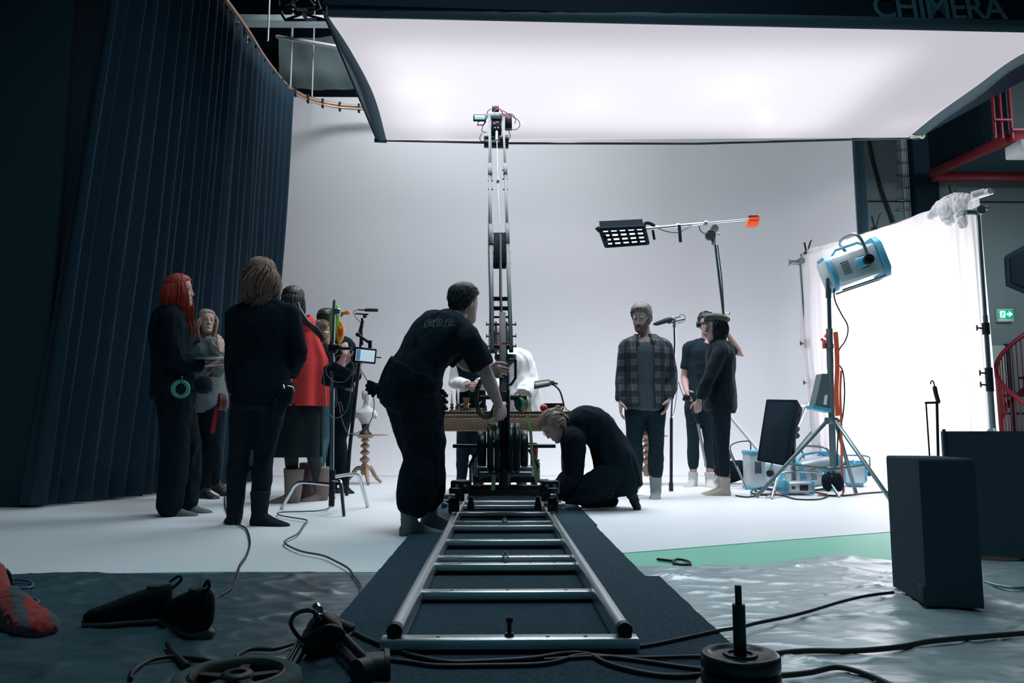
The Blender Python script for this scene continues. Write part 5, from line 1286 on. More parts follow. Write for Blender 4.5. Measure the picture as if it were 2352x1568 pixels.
# bowl with red apple, dark fruit, books, glass, candles
bw = at(1272, 935, 7.35); bw.z = zT
mb = MB(); mb.lathe([(.001, .0), (.05, 0), (.04, .012), (.06, .03), (.085, .055), (.10, .078), (.104, .080), (.098, .074), (.07, .045), (.001, .02)], bw, seg=26); put('bowl', mb, mat('dark_copper', (.10, .07, .065), .4, .5, .3, 40), None, 'dark metal fruit bowl on the gold desk beside the desk lamp', 'bowl')
for (x, c, nm, r_) in ((1249, (.55, .03, .04), 'shiny red apple on the desk left of the dark bowl', .036), (1281, (.08, .06, .065), 'dark plum-coloured fruit on the desk in front of the bowl', .032)):
    p = at(x, 938, 7.12); p.z = zT+r_*.92
    ap = empty('apple' if x < 1260 else 'plum', (p.x, p.y, zT), nm, 'fruit')
    mb = MB(); mb.lathe([(.002, -.8*r_), (.4*r_, -.92*r_), (.8*r_, -.6*r_), (r_, 0), (.9*r_, .5*r_), (.5*r_, .85*r_), (.15*r_, .72*r_), (.001, .62*r_)], p, seg=18); put('flesh', mb, mat(nm[:10].strip().replace(' ', '_'), c, .35), ap)
    mb = MB(); mb.tube([p+V((0, 0, .6*r_)), p+V((.004, 0, 1.15*r_))], .002, 5); put('stem', mb, m_brass, ap)
bp = at(1076, 938, 7.2); bp.z = zT
for k, (dx, w_, c) in enumerate(((-.02, .30, (.42, .40, .38)), (.03, .24, (.05, .05, .05)))):
    bb_ = empty('book', (bp.x+dx, bp.y, zT+.016*k), ['pale closed book lying flat on the gold desk', 'thin dark book on top of the pale book'][k], 'book')
    mb = MB(); mb.box((bp.x+dx, bp.y, zT+.008+.016*k), (w_-.01, .17, .012), Matrix.Rotation(.1*k, 3, 'Z')); put('pages', mb, mat('paper', (.60, .60, .56), .8), bb_)
    mb = MB(); mb.box((bp.x+dx, bp.y, zT+.0012+.016*k), (w_, .18, .002), Matrix.Rotation(.1*k, 3, 'Z')); mb.box((bp.x+dx, bp.y, zT+.0148+.016*k), (w_, .18, .002), Matrix.Rotation(.1*k, 3, 'Z')); put('cover', mb, mat('book_cover_%s' % ('pale', 'dark')[k], c, .6), bb_)
q = at(1071, 930, 7.1); q.z = zT+.034
gl_ = empty('goblet', q, 'amber drinking glass standing on the books', 'glass')
mb = MB(); mb.lathe([(.001, 0), (.026, 0), (.024, .006), (.022, .05), (.032, .09), (.034, .092), (.030, .086), (.018, .05), (.001, .012)], q, seg=20); put('cup', mb, mat('amber_glass', (.34, .15, .05), .15, 0, spec=.9), gl_)
for k, (x, h, lab) in enumerate(((1052, .235, 'tall white candle in a dark holder on the gold desk, right of the other candle'), (1038, .22, 'white candle in a dark holder on the gold desk, half behind the bending person'))):
    c0 = at(x, 940, 7.3); c0.z = zT
    cs_ = empty('candlestick', c0, lab, 'candlestick')
    mb = MB(); mb.lathe([(.001, 0), (.04, 0), (.03, .012), (.012, .025), (.02, .04), (.01, .055), (.018, .075), (.001, .078)], c0, seg=18); put('holder', mb, m_brass, cs_)
    mb = MB(); mb.lathe([(.010, .07), (.0105, .1), (.0095, .07+h*.6), (.004, .074+h*.6), (.001, .075+h*.6)], c0, seg=12); put('candle', mb, mat('white_wax', (.74, .74, .74), .5), cs_)
# wooden chair legs glimpsed below the desk
ch = empty('chair', at(1180, 1092, 7.9), 'reddish wooden chair mostly hidden behind the crane and desk', 'chair')
m_maho = mat('mahogany', (.20, .045, .030), .4)
c0 = at(1165, 1092, 7.85); c0.z = 0; hw, hd = .25, .22
for dx in (-hw, hw):
    for dy in (-hd, hd):
        mb = MB(); mb.lathe([(.018, 0), (.026, .03), (.02, .06), (.028, .2), (.022, .3), (.03, .42), (.03, .46)], (c0.x+dx, c0.y-.32+dy, 0), seg=12); put('leg', mb, m_maho, ch)
mb = MB(); mb.box((c0.x, c0.y-.32, .475), (.56, .5, .04), bev=.012); put('seat', mb, m_maho, ch)
# ---- pedestal tables and bust
def ped(name, px, Y, ztop, label, dark=False, rad=.26, parent_label=None):
    b = at(px, 1050, Y); b.z = 0
    m_w = mat('turned_gold_wood', (.33, .23, .17), .45, .1, .2, 30, .2, 9)
    t = empty(name, b, label, 'table')
    mb = MB(); mb.lathe([(.001, ztop), (rad, ztop), (rad, ztop-.012), (rad-.02, ztop-.018), (.10, ztop-.02), (.08, ztop-.045), (.001, ztop-.045)], b, seg=36); put('table_top', mb, m_w, t)
    H = ztop-.045; mb = MB(); pr = [(.03, H), (.046, H-.02), (.046, H-.035), (.022, H-.05), (.05, H-.08), (.05, H-.10), (.02, H-.125), (.052, H-.155), (.052, H-.175), (.02, H-.20), (.055, H-.235), (.055, H-.255), (.026, H-.285), (.034, H-.30), (.042, H-.31), (.042, H-.40), (.02, H-.42)]
    pr = [(p_.x, p_.z) for p_ in spline([V((r_, 0, z_)) for r_, z_ in pr], 5)]
    mb.lathe(pr, b, seg=28); put('turned_post', mb, m_w, t)
    for k in range(3):
        a = -PI/2+.35+k*2*PI/3; d = V((math.cos(a), math.sin(a), 0)); mb = MB()
        mb.tube(spline([b+d*.02+V((0, 0, H-.35)), b+d*.09+V((0, 0, H-.345)), b+d*.15+V((0, 0, H-.42)), b+d*.20+V((0, 0, .05)), b+d*.25+V((0, 0, .018))], 5), [.026]*6+[.024]*5+[.02]*5+[.017]*5, 10); put('leg', mb, m_w, t)
    return b
pb = ped('pedestal_table', 838, 9.15, at(838, 997, 9.15).z, 'small round gold pedestal table on three curved legs carrying the white bust')
zt2 = at(838, 997, 9.15).z
bs = empty('bust', (pb.x, pb.y, zt2), 'white plaster bust of a classical head on a black socle, on the small table', 'bust')
mb = MB(); mb.lathe([(.001, .0), (.075, 0), (.075, .012), (.05, .03), (.04, .06), (.045, .10), (.055, .115), (.001, .118)], (pb.x, pb.y, zt2), seg=24); put('socle', mb, M_rub(), bs)
c = V((pb.x, pb.y, zt2+.118)); X, Yv = V((1, 0, 0)), V((0, 1, 0))
mb = MB(); mb.loft([(c, X, Yv, .05, .045), (c+V((0, 0, .04)), X, Yv, .075, .06), (c+V((0, 0, .09)), X, Yv, .10, .07), (c+V((0, 0, .135)), X, Yv, .118, .07, 2.6), (c+V((0, 0, .165)), X, Yv, .10, .055), (c+V((0, 0, .19)), X, Yv, .05, .045), (c+V((.005, 0, .22)), X, Yv, .036, .038), (c+V((.01, 0, .27)), X, Yv, .036, .038)], 24)
for s_ in (-1, 1): mb.tube([c+V((s_*.085, 0, .125)), c+V((s_*.115, 0, .09))], [.042, .03], 12, round_end=True)
bmesh_ = remesh(mb, .006, 5)
hm = Matrix.Translation(c+V((.012, -.005, .315))) @ frame((.55, -.85, -.12), (0, 0, 1)).to_4x4() @ Matrix.Scale(.62, 4)
bmesh_.merge(HEAD, hm, 0); hc = hair_cap(.018, rough=.014, top=.01); hc.merge(MB().ell((0, -.115, .02), (.045, .04, .04)))
for k in range(12):
    a = -1.6+k*.29; hc.ell((.083*math.sin(a), .02+.07*math.cos(a), .085-.02*abs(a)), .016, seg=8, n=6)
bmesh_.merge(hc, hm, 0); bmesh_.m = [0]*len(bmesh_.m)
put('plaster_figure', bmesh_, mat('white_plaster', (.66, .70, .71), .7), bs)
ped('pedestal_table', 1486, 9.0, at(1500, 999, 9.0).z, 'small round gold pedestal table behind the legs of the bearded person', rad=.24)
z3 = at(1500, 999, 9.0).z; p3 = at(1486, 999, 9.0)
mb = MB(); mb.lathe([(.001, 0), (.055, 0), (.05, .02), (.03, .05), (.055, .12), (.065, .16), (.03, .2), (.04, .22), (.001, .22)], (p3.x, p3.y, z3), seg=20); put('vase', mb, M_rub(), None, 'black vase on the small table behind the bearded person', 'vase')

# ================================================================== left stands
def cleg(base, foot, z, root, m=None):      # bent tube leg of a C-stand
    d = V((foot.x-base.x, foot.y-base.y, 0)); L = d.length; d.normalize()
    mb = MB(); mb.tube(spline([base+V((0, 0, z)), base+d*L*.55+V((0, 0, z+.005)), base+d*(L*.72)+V((0, 0, z-.02)), base+d*L*.82+V((0, 0, z*.62)), V((foot.x, foot.y, .006))], 5), .0135, 10); put('leg', mb, m or stl, root)
YM = 5.85
f1, f2, f3 = gp(646, 1170), gp(790, 1187), gp(845, 1166)
b = V((at(762, 1140, YM).x, YM, 0))
cs = empty('c_stand', b, 'chrome c-stand carrying the small monitor, standing on three bent legs at left', 'stand')
tp = at(768, 692, YM)
for f_, z_ in ((f1, .215), (f2, .245), (f3, .27)): cleg(b, f_, z_, cs)
mb = MB(); mb.cyl((b.x, b.y, .06), (b.x, b.y, .32), .022, seg=14); put('hub', mb, blk, cs)
mb = MB(); mb.cyl((b.x, b.y, .05), (tp.x-.004, b.y, 1.15), .0175, seg=14); put('pole', mb, stl, cs)
mb = MB(); mb.cyl((tp.x-.004, b.y, 1.1), tp, .0125, seg=12); mb.cyl(tp-V((0, 0, .05)), tp+V((0, 0, .01)), .009, seg=10); mb.box(at(776, 716, YM), (.04, .04, .05), bev=.006); put('riser', mb, stl, cs)
mb = MB(); mb.box(at(765, 800, YM-.02), (.06, .06, .07), bev=.01); mb.cyl(at(765, 800, YM-.03), at(808, 800, YM-.03), .012, seg=10); mb.ell(at(778, 797, YM-.04), .022, seg=10, n=6); put('clamp_arm', mb, blk, cs)
mnt = empty('monitor', at(838, 816, YM), 'small lit camera monitor clamped to the chrome stand', 'monitor')
R_ = Matrix.Rotation(.10, 3, 'Y') @ Matrix.Rotation(.12, 3, 'X'); c = at(838, 816, YM-.03)
mb = MB(); mb.box(c, (.168, .03, .115), R_, .006); put('casing', mb, blk, mnt)
mb = MB(); mb.box(c+R_ @ V((.006, -.0165, .0)), (.140, .003, .085), R_); scr = put('screen', mb, mat('bright_screen', (.42, .55, .62), .3, emit=.9), mnt)
mb = MB(); mb.box(c+R_ @ V((-.045, -.019, .0)), (.030, .002, .080), R_); put('screen_picture', mb, mat('screen_blue', (.08, .22, .36), .3, emit=.6), scr)
mb = MB(); a, b_ = at(822, 768, YM-.02), at(850, 788, YM-.02); mb.cyl(a, b_, .011, seg=10); mb.cyl(b_+V((0, 0, .02)), b_+V((0, 0, -.05)), .014, seg=10); mb.ell(a, .018, seg=10, n=6); put('bracket', mb, blk, mnt)
mb = MB(); mb.tube([at(862, 820, YM), at(876, 821, YM)], .005, 6); put('antenna', mb, blk, mnt)
mb = MB(); mb.box(at(782, 850, YM-.06), (.15, .05, .07), Matrix.Rotation(.5, 3, 'Y'), .012); mb.box(at(772, 865, YM+.02), (.20, .06, .16), Matrix.Rotation(.15, 3, 'Y'), .02); mb.box(at(800, 872, YM+.02), (.10, .05, .12), Matrix.Rotation(.5, 3, 'Y'), .02); put('equipment_bag', mb, M_fab(), None, 'black bag and receiver hanging on the chrome monitor stand', 'bag')
m_ybr = mat('tan_cable', (.22, .18, .12), .5); m_grc = mat('teal_cable', (.04, .20, .19), .5)
def C3(q, Y): return [at(x, y, Y+(dz if len(r) else 0)) for (x, y, *r), dz in zip(q, [0]*len(q))]
for q, m_, lab in ((((770, 820), (785, 815), (800, 822), (812, 840), (806, 862), (790, 876), (770, 876), (755, 866), (748, 850), (752, 838)), m_ybr, 'tan cable looped round the bag on the chrome monitor stand'),
               (((826, 845), (846, 880), (859, 920), (852, 965), (828, 990), (800, 994), (786, 965), (780, 935), (778, 925), (783, 925), (788, 945)), m_ybr, 'thin tan cable hanging in a loop from the small monitor'),
               (((812, 850), (808, 885), (800, 930), (785, 955), (765, 958), (750, 940), (745, 900), (743, 850)), m_grc, 'thin teal cable hanging in a loop across the chrome stand'),
               (((818, 845), (815, 900), (805, 930), (790, 950)), M_rub(), 'black cable hanging straight down from the monitor')):
    cable('cable', [at(x, y, YM-.08+.004*i) for i, (x, y) in enumerate(q)], .0035, m_, lab)
# toy gun
tg = empty('toy_gun', at(785, 760, 7.28), 'big orange, yellow and green toy water gun held upright beside the stand', 'toy gun')
m_o, m_y, m_g, m_r = mat('orange_plastic', (.75, .25, .02), .35), mat('yellow_plastic', (.70, .42, .03), .35), mat('green_plastic', (.18, .48, .06), .35), mat('red_plastic', (.72, .07, .02), .35)
YG = 7.28
def slab(q, m_, nm, d=.05, dy=0, par=tg):
    P_ = spline([at(x, y, YG+dy) for x, y in q+[q[0]]], 3)[:-1]; mb = MB(); c_ = sum(P_, V())/len(P_)
    mb.rings([[c_+(p-c_)*.86+V((0, 0, 0)) for p in P_], [p+V((0, .008, 0)) for p in P_], [p+V((0, d-.008, 0)) for p in P_], [c_+(p-c_)*.86+V((0, d, 0)) for p in P_]]); return put(nm, mb, m_, par)
slab([(776, 732), (784, 738), (789, 750), (789, 770), (782, 785), (776, 790), (772, 760)], m_y, 'body')
slab([(757, 722), (762, 706), (774, 700), (778, 708), (776, 740), (770, 775), (760, 782), (756, 750)], m_g, 'water_tank', .06, -.02)
slab([(780, 715), (790, 716), (796, 712), (802, 713), (801, 721), (784, 722), (782, 728)], m_o, 'barrel', .03, -.01)
slab([(779, 748), (786, 754), (787, 766), (780, 772), (776, 760)], m_r, 'flame_panel', .01, -.012)
# microphone pole
YK = 7.5
pk = empty('microphone_stand', at(798, 1100, YK), 'leaning black microphone pole with a small microphone on top, left of the bust', 'microphone stand')
a, b_ = at(797, 1104, YK), at(832, 730, YK); a.z = .005
mb = MB(); P_ = [a.lerp(b_, t) for t in (0, .25, .5, .75, 1)]; P_[1].x -= .01; P_[3].x += .01
mb.tube(P_, [.017, .018, .017, .014, .011], 10); put('pole', mb, blk, pk)
mb = MB(); mb.tube([at(833, 736, YK), at(828, 760, YK), at(832, 792, YK)], [.014, .02, .012], 10); mb.ell(at(838, 726, YK), .02, seg=10, n=6); put('joint', mb, blk, pk)
mb = MB(); mb.tube([at(816, 720, YK), at(846, 722, YK)], .008, 8); mb.cyl(at(822, 711, YK), at(840, 712, YK), .007, seg=8); mb.cyl(at(838, 711.5, YK), at(868, 712, YK), .017, seg=14); put('microphone', mb, M_rub(), pk)
cable('cable', [at(820, 712, YK), at(812, 716, YK), at(818, 730, YK), at(830, 745, YK), at(828, 775, YK)], .003, M_rub(), 'thin black wire curling round the head of the microphone pole')
# held things
mb = MB(); c = at(486, 827, 5.78); R_ = Matrix.Rotation(-.06, 3, 'Y') @ Matrix.Rotation(.3, 3, 'Z')
tr = empty('tray', c, 'flat grey tray with papers held by the red-haired person', 'tray')
mb.box(c, (.22, .30, .008), R_, .003); mb.box(c+V((0, 0, .006)), (.20, .28, .004), R_); put('board', mb, dul, tr)
mb = MB(); mb.box(c+V((-.03, 0, .014)), (.10, .15, .012), R_, .002); put('papers', mb, mat('dark_red_cover', (.10, .02, .03), .6), tr)
tapeR = at(415, 893, 5.52)
mb = MB(); mb.ring_band(tapeR, (0, 1, .05), .042, .064, .024, 40); tp_ = put('tape_roll', mb, mat('teal_tape', (.08, .34, .30), .6), None, 'round roll of pale teal tape hanging at the hip of the red-haired person', 'tape roll')
mb = MB(); mb.tube([tapeR+V((.01, -.014, .045)), tapeR+V((.01, -.014, .09))], .005, 8); put('hook', mb, stl, tp_)
c = at(506, 922, 5.08); mb = MB(); mb.ring_band(c, (.9, .5, 0), .032, .055, .02, 30); mb.ring_band(c+V((.01, .02, -.005)), (.8, .6, 0), .030, .05, .018, 30)
tp_ = put('tape_roll', mb, mat('dark_red_tape', (.22, .05, .04), .6), None, 'dark red and teal tape rolls hanging at the left hip of the person in black', 'tape roll')
mb = MB(); mb.ribbon(spline([at(500, 935, 5.08), at(495, 955, 5.07), at(488, 995, 5.07)], 4), V((.026, 0, 0)), .002); put('red_strap', mb, mat('red_strap', (.52, .015, .02), .6), tp_)
mb = MB(); mb.box(at(507, 770, 6.96), (.07, .01, .13), Matrix.Rotation(.3, 3, 'Y'), .004); 
# work gloves at the belt of the bending man
gv = at(868, 890, 4.74); mb = MB()
for k, (dx, dz, r_) in enumerate(((-.055, .035, .014), (-.065, .012, .014), (-.066, -.012, .013), (-.052, -.034, .012), (-.03, -.05, .011))):
    mb.tube([gv+V((.01, 0, 0)), gv+V((dx*.6, 0, dz*.7)), gv+V((dx, 0, dz))], [.018, r_, r_*.9], 10, round_end=True)
mb.tube([gv+V((.0, 0, 0)), gv+V((.05, 0, .005)), gv+V((.08, 0, .0))], [.03, .026, .02], 12, round_end=True)
put('work_gloves', remesh(mb, .004, 2), M_fab(), None, 'black work gloves sticking out from the belt of the bending person', 'gloves')
# knife or rod held by the woman in the cap
kn = empty('sword', at(1613, 1020, 7.40), 'narrow pale blade pointing down from the hand of the person in the cap', 'sword')
a, b_, c = at(1592, 945, 7.40), at(1603, 972, 7.40), at(1623, 1078, 7.40)
mb = MB(); mb.tube([a, b_], .011, 10, round_end=True); put('grip', mb, M_rub(), kn)
mb = MB(); t = (c-b_).normalized(); x = t.cross(V((0, 1, 0))).normalized(); mb.loft([(b_, x, V((0, 1, 0)), .015, .003), (b_.lerp(c, .8), x, V((0, 1, 0)), .012, .0025), (c, x, V((0, 1, 0)), .002, .001)], 10); put('blade', mb, mat('pale_blade', (.62, .64, .66), .35, .7), kn)
# ================================================================== boom light, microphone, cloth frame, lamps
YQ = 8.4
bm = empty('boom_stand', at(1690, 1100, YQ), 'tall chrome boom stand with a long arm reaching left over the people on the right', 'boom stand')
b = V((at(1672, 1080, YQ).x, YQ+.25, 0)); kn = at(1637, 545, YQ)
mb = MB(); mid = at(1662, 720, YQ); mb.tube([V((b.x, YQ, .12)), mid], .021, 12); put('pole', mb, stl, bm)
mb = MB(); mb.tube([mid, at(1643, 560, YQ)], .017, 12); put('upper_pole', mb, stl, bm)
mb = MB(); mb.tube([at(1648, 562, YQ-.03), at(1658, 640, YQ-.03), at(1663, 718, YQ-.03)], .007, 8); put('pole_cable', mb, M_rub(), bm)
mb = MB(); mb.tube([at(1640, 562, YQ), at(1638, 535, YQ)], .026, 12); put('receiver', mb, dul, bm)
mb = MB(); mb.cyl(at(1640, 526, YQ)+V((0, -.035, 0)), at(1640, 526, YQ)+V((0, .035, 0)), .042, seg=24); mb.cyl(at(1648, 537, YQ), at(1654, 537, YQ), .012, seg=8); put('grip_head', mb, M_dull(), bm)
mb = MB(); mb.cyl(at(1631, 541, YQ)+V((0, -.04, 0)), at(1631, 541, YQ)+V((0, .02, 0)), .055, seg=9); put('grip_knob', mb, M_rub(), bm)
mb = MB(); mb.tube([at(1478, 526, YQ-.4), at(1740, 502, YQ+.15)], .013, 10); mb.tube([at(1478, 526, YQ-.4), at(1620, 513, YQ-.1)], .020, 12); put('boom_arm', mb, stl, bm)
for (x, y) in ((1508, 523), (1556, 518), (1620, 512)):
    mb = MB(); mb.cyl(at(x-4, y, YQ-.2), at(x+4, y, YQ-.2), .026, seg=12); put('collar', mb, dul, bm)
mb = MB(); mb.cyl(at(1664, 722, YQ), at(1676, 718, YQ), .010, seg=8); mb.box(at(1676, 718, YQ), (.012, .02, .05), bev=.003); put('wing_screw', mb, stl, bm)
for f_ in (gp(1716, 1126), gp(1640, 1112), gp(1690, 1095)):
    mb = MB(); mb.tube([V((b.x, YQ, .45)), V((f_.x, f_.y, .01))], .013, 8); put('leg', mb, stl, bm)
for (x0, y0, x1, y1, h) in ((1499, 526, 1503, 550, .02), (1560, 516, 1563, 556, .025)):
    mb = MB(); mb.ribbon([at(x0, y0, YQ-.3), at((x0+x1)/2, (y0+y1)/2, YQ-.3), at(x1, y1, YQ-.3)], V((h*1.3, 0, 0)), .004); put('strap', mb, M_fab(), bm)
cable('cable', [at(1510, 523, YQ-.35), at(1530, 531, YQ-.35), at(1560, 533, YQ-.3), at(1590, 516, YQ-.2)], .005, M_rub(), 'thin black cable sagging below the boom arm')
cable('cable', [at(1605, 510, YQ-.1), at(1608, 528, YQ-.1), at(1618, 536, YQ-.08), at(1628, 534, YQ-.05)], .005, M_rub(), 'short cable loop beside the boom arm joint')
wb = empty('boom_weight', at(1732, 507, YQ+.1), 'bright orange weight hanging on the end of the boom arm', 'weight')
mb = MB(); P_ = [at(x, y, YQ+.1) for x, y in ((1723, 497), (1746, 496), (1741, 517), (1717, 516))]; mb.prism(P_, (0, .10, 0)); put('block', mb, mat('orange_plastic_bright', (.95, .10, .015), .4), wb)
mb = MB(); P_ = [at(x, y, YQ+.095) for x, y in ((1723, 498), (1745, 497), (1743, 505), (1721, 505))]; mb.prism(P_, (0, .01, 0)); put('label_band', mb, mat('red_plastic', (0, 0, 0)), wb)
mb = MB(); mb.box(at(1730, 497, YQ+.12), (.10, .05, .02), bev=.005); put('hook', mb, blk, wb)
# LED soft panel with egg crate
YE = 7.95
lb = empty('panel_light', at(1428, 540, YE), 'small black panel light with a white grid at the left end of the boom', 'light')
q = [at(1378, 524, YE-.14), at(1478, 519, YE-.14), at(1487, 556, YE+.14), at(1392, 563, YE+.14)]
nn = (q[1]-q[0]).cross(q[3]-q[0]).normalized(); nn = nn if nn.z < 0 else -nn
mb = MB(); mb.prism(q, nn*-.09); put('housing', mb, M_fab(), lb)
def Q(u, v, d=0): return q[0].lerp(q[1], u).lerp(q[3].lerp(q[2], u), v)+nn*d
mb = MB()
for A_, B_ in (((0, 0), (1, 0)), ((1, 0), (1, 1)), ((1, 1), (0, 1)), ((0, 1), (0, 0))): mb.tube([Q(*A_, .01), Q(*B_, .01)], .022, 8, round_end=True)
mb.prism([at(1367, 524, YE), at(1376, 519, YE), at(1384, 528, YE), at(1375, 533, YE)], (0, .02, 0)); mb.tube([at(1380, 530, YE), at(1392, 545, YE-.05), at(1394, 560, YE-.15)], .014, 8); put('skirt', mb, M_fab(), lb)
m_led = mat('lit_panel', (.80, .86, .92), .5, emit=1.15)
for i in range(5):
    for j in range(4):
        mb = MB(); u0, u1, v0, v1 = (i+.16)/5, (i+.80)/5, (j+.18)/4, (j+.78)/4; mb.prism([Q(u0, v0, .004), Q(u1, v0, .004), Q(u1, v1, .004), Q(u0, v1, .004)], nn*.004); put('light_cell', mb, m_led, lb)
for i in range(1, 5):
    mb = MB(); mb.ribbon([Q(i/5, 0, .012), Q(i/5, .5, .012), Q(i/5, 1, .012)], nn*.03, .002); put('grid_strip', mb, M_fab(), lb)
for j in range(1, 4):
    mb = MB(); mb.ribbon([Q(0, j/4, .012), Q(.5, j/4, .012), Q(1, j/4, .012)], nn*.03, .002); put('grid_strip', mb, M_fab(), lb)
mb = MB(); mb.tube(spline([at(1478, 520, YE+.1), at(1484, 512, YE+.1), at(1496, 514, YE+.1), at(1504, 520, YE+.1)], 5), .018, 8); mb.box(at(1408, 519, YE+.05), (.07, .04, .03), bev=.006); put('bracket', mb, M_fab(), lb)
# microphone beside the bearded man
YV = 8.0
ms = empty('microphone_stand', (at(1540, 1100, YV).x, YV, 0), 'black pole with a grey foam-covered shotgun microphone behind the bearded person', 'microphone stand')
mb = MB(); mb.tube([V((at(1541, 1105, YV).x, YV, .01)), at(1542, 960, YV)], .016, 12); mb.cyl((at(1541, 1105, YV).x, YV, 0), (at(1541, 1105, YV).x, YV, .09), .022, seg=12); put('lower_pole', mb, M_rub(), ms)
mb = MB(); mb.tube([at(1542, 960, YV), at(1550, 790, YV), at(1549, 752, YV)], .012, 10); put('upper_pole', mb, stl, ms)
mb = MB(); mb.tube([at(1549, 752, YV), at(1549, 735, YV)], .017, 10); mb.tube([at(1534, 742, YV), at(1572, 732, YV)], .011, 8); mb.tube([at(1540, 731, YV), at(1562, 726, YV)], .010, 8); mb.ell(at(1548, 733, YV), .018, seg=8, n=6); put('mount', mb, dul, ms)
mb = MB(); mb.tube([at(1503, 744, YV), at(1509, 743, YV), at(1530, 736, YV), at(1540, 733, YV)], [.014, .022, .027, .024], 14, round_end=True); put('microphone', mb, mat('grey_foam', (.05, .075, .09), .95, 0, .4, 160), ms)
mb = MB(); mb.tube(spline([at(1556, 726, YV), at(1566, 722, YV), at(1574, 728, YV), at(1570, 738, YV), at(1556, 742, YV)], 5), .003, 6); put('wire', mb, M_rub(), ms)
cable('cable', [at(1557, 878, 7.8), at(1553, 915, 7.8), at(1548, 945, 7.8), at(1541, 960, 7.98)], .003, M_rub(), 'thin black wire near the hand of the bearded person')
cable('cable', [at(1558, 876, 8.5), at(1568, 905, 8.5), at(1580, 930, 8.5), at(1588, 935, 8.5)], .004, M_rub(), 'thin black wire running to the recorder at the waist of the headphone wearer')
mb = MB(); mb.box(at(1577, 914, 8.35), (.075, .05, .07), Matrix.Rotation(.3, 3, 'Y'), .008); mb.box(at(1583, 930, 8.35), (.09, .04, .02), bev=.004); put('audio_recorder', mb, blk, None, 'small black audio recorder held at the waist behind the person in the cap', 'recorder')
# ---- white cloth on its frame
TL, TR_ = at(1850, 580, 10.35), at(2242, 449, 7.85); BLc = V((at(1872, 1095, 10.3).x, 10.3, .01)); BR = V((TR_.x+.05, 7.85, .01))
m_cloth = bpy.data.materials.new('white_diffusion_cloth'); m_cloth.use_nodes = True
def _cl():
    N = m_cloth.node_tree.nodes; L = m_cloth.node_tree.links; b_ = N['Principled BSDF']; b_.inputs['Base Color'].default_value = (.86, .83, .86, 1); b_.inputs['Roughness'].default_value = .9
    tl = N.new('ShaderNodeBsdfTranslucent'); tl.inputs[0].default_value = (.92, .88, .90, 1); tp = N.new('ShaderNodeBsdfTransparent')
    m1 = N.new('ShaderNodeMixShader'); m1.inputs[0].default_value = .65; m2 = N.new('ShaderNodeMixShader'); m2.inputs[0].default_value = .22
    L.new(b_.outputs[0], m1.inputs[1]); L.new(tl.outputs[0], m1.inputs[2]); L.new(m1.outputs[0], m2.inputs[1]); L.new(tp.outputs[0], m2.inputs[2]); L.new(m2.outputs[0], N['Material Output'].inputs[0])
_cl()
cf = empty('diffusion_frame', ((TL.x+TR_.x)/2, 9.1, 0), 'large glowing white cloth hung on a pipe between two tall stands at right', 'diffusion frame')
nrm2 = (TR_-TL).cross(V((0, 0, 1))).normalized()
if nrm2.x > 0: nrm2 = -nrm2
NU, NV = 150, 46; g = []
for i in range(NV):
    t = i/(NV-1); row = []
    for j in range(NU+1):
        u = j/NU; uu = u*1.04-.02
        a = TL.lerp(TR_, uu); bb = BLc.lerp(BR, uu)
        if u < .1: k = (1-u/.1); s_ = k*(.05*math.sin(t*6.0)-.10*max(0, t-.55)*2+.06*max(0, .6-abs(t-.38)*3)); bb = bb+V((0, 0, 0)); a = a-(TR_-TL).normalized()*s_; bb = bb-(TR_-TL).normalized()*s_
        p = a.lerp(bb, t); p.z += .035*(1-t)-.05*math.sin(PI*min(1, max(0, u)))*(1-t)
        loose = max(0, (u-.72)/.28)**1.0+max(0, (.16-u)/.16)*.8
        d = (.045*math.sin(u*78+.9*math.sin(t*2))+.02*math.sin(u*190+t))*loose*(.25+.75*t)+.010*math.sin(u*18+t*2)
        d += .05*math.exp(-t*14)*noise.noise(V((u*16, t*9, 2)))*(1 if u > .75 or u < .15 else .3)*3*.5
        row.append(p+nrm2*(d+.02))
    g.append(row)
mb = MB(); mb.add([p for r in g for p in r], [(i*(NU+1)+j, i*(NU+1)+j+1, (i+1)*(NU+1)+j+1, (i+1)*(NU+1)+j) for i in range(NV-1) for j in range(NU)]); put('cloth', mb, m_cloth, cf)
# bunched end of the cloth over the pipe
mb = MB(); P_ = [at(x, y, Y) for x, y, Y in ((2140, 495, 8.35), (2160, 478, 8.25), (2182, 470, 8.15), (2200, 462, 8.05), (2218, 455, 7.95))]
mb.tube(P_, [.04, .075, .10, .095, .05], 14, round_end=True); mb.tube([at(2170, 480, 8.15), at(2180, 505, 8.12)], [.08, .06], 12, round_end=True); mb.tube([at(2204, 472, 8.0), at(2212, 515, 8.0)], [.07, .045], 12, round_end=True)
m_bun = mat('white_bunched_cloth', (.78, .78, .80), .9, 0, .2, 30)
put('bunched_cloth', remesh(mb, .008, 2, .020, (15, 15, 9), 6), m_bun, cf)
mb = MB(); d_ = (TR_-TL).normalized(); mb.tube([TL-d_*.15-nrm2*.05, TR_+d_*.16-nrm2*.05], .024, 12); put('cross_pipe', mb, M_dull(), cf)
mb = MB(); e = TR_+d_*.16; mb.tube([e-d_*.12, e], .034, 14); mb.tube([at(2232, 448, 7.8), at(2262, 440, 7.75)], .035, 12); put('pipe_end', mb, m_bun, cf)
mb = MB(); mb.cyl(at(2262, 440, 7.75), at(2270, 438, 7.74), .036, seg=14); put('pipe_plug', mb, M_rub(), cf)
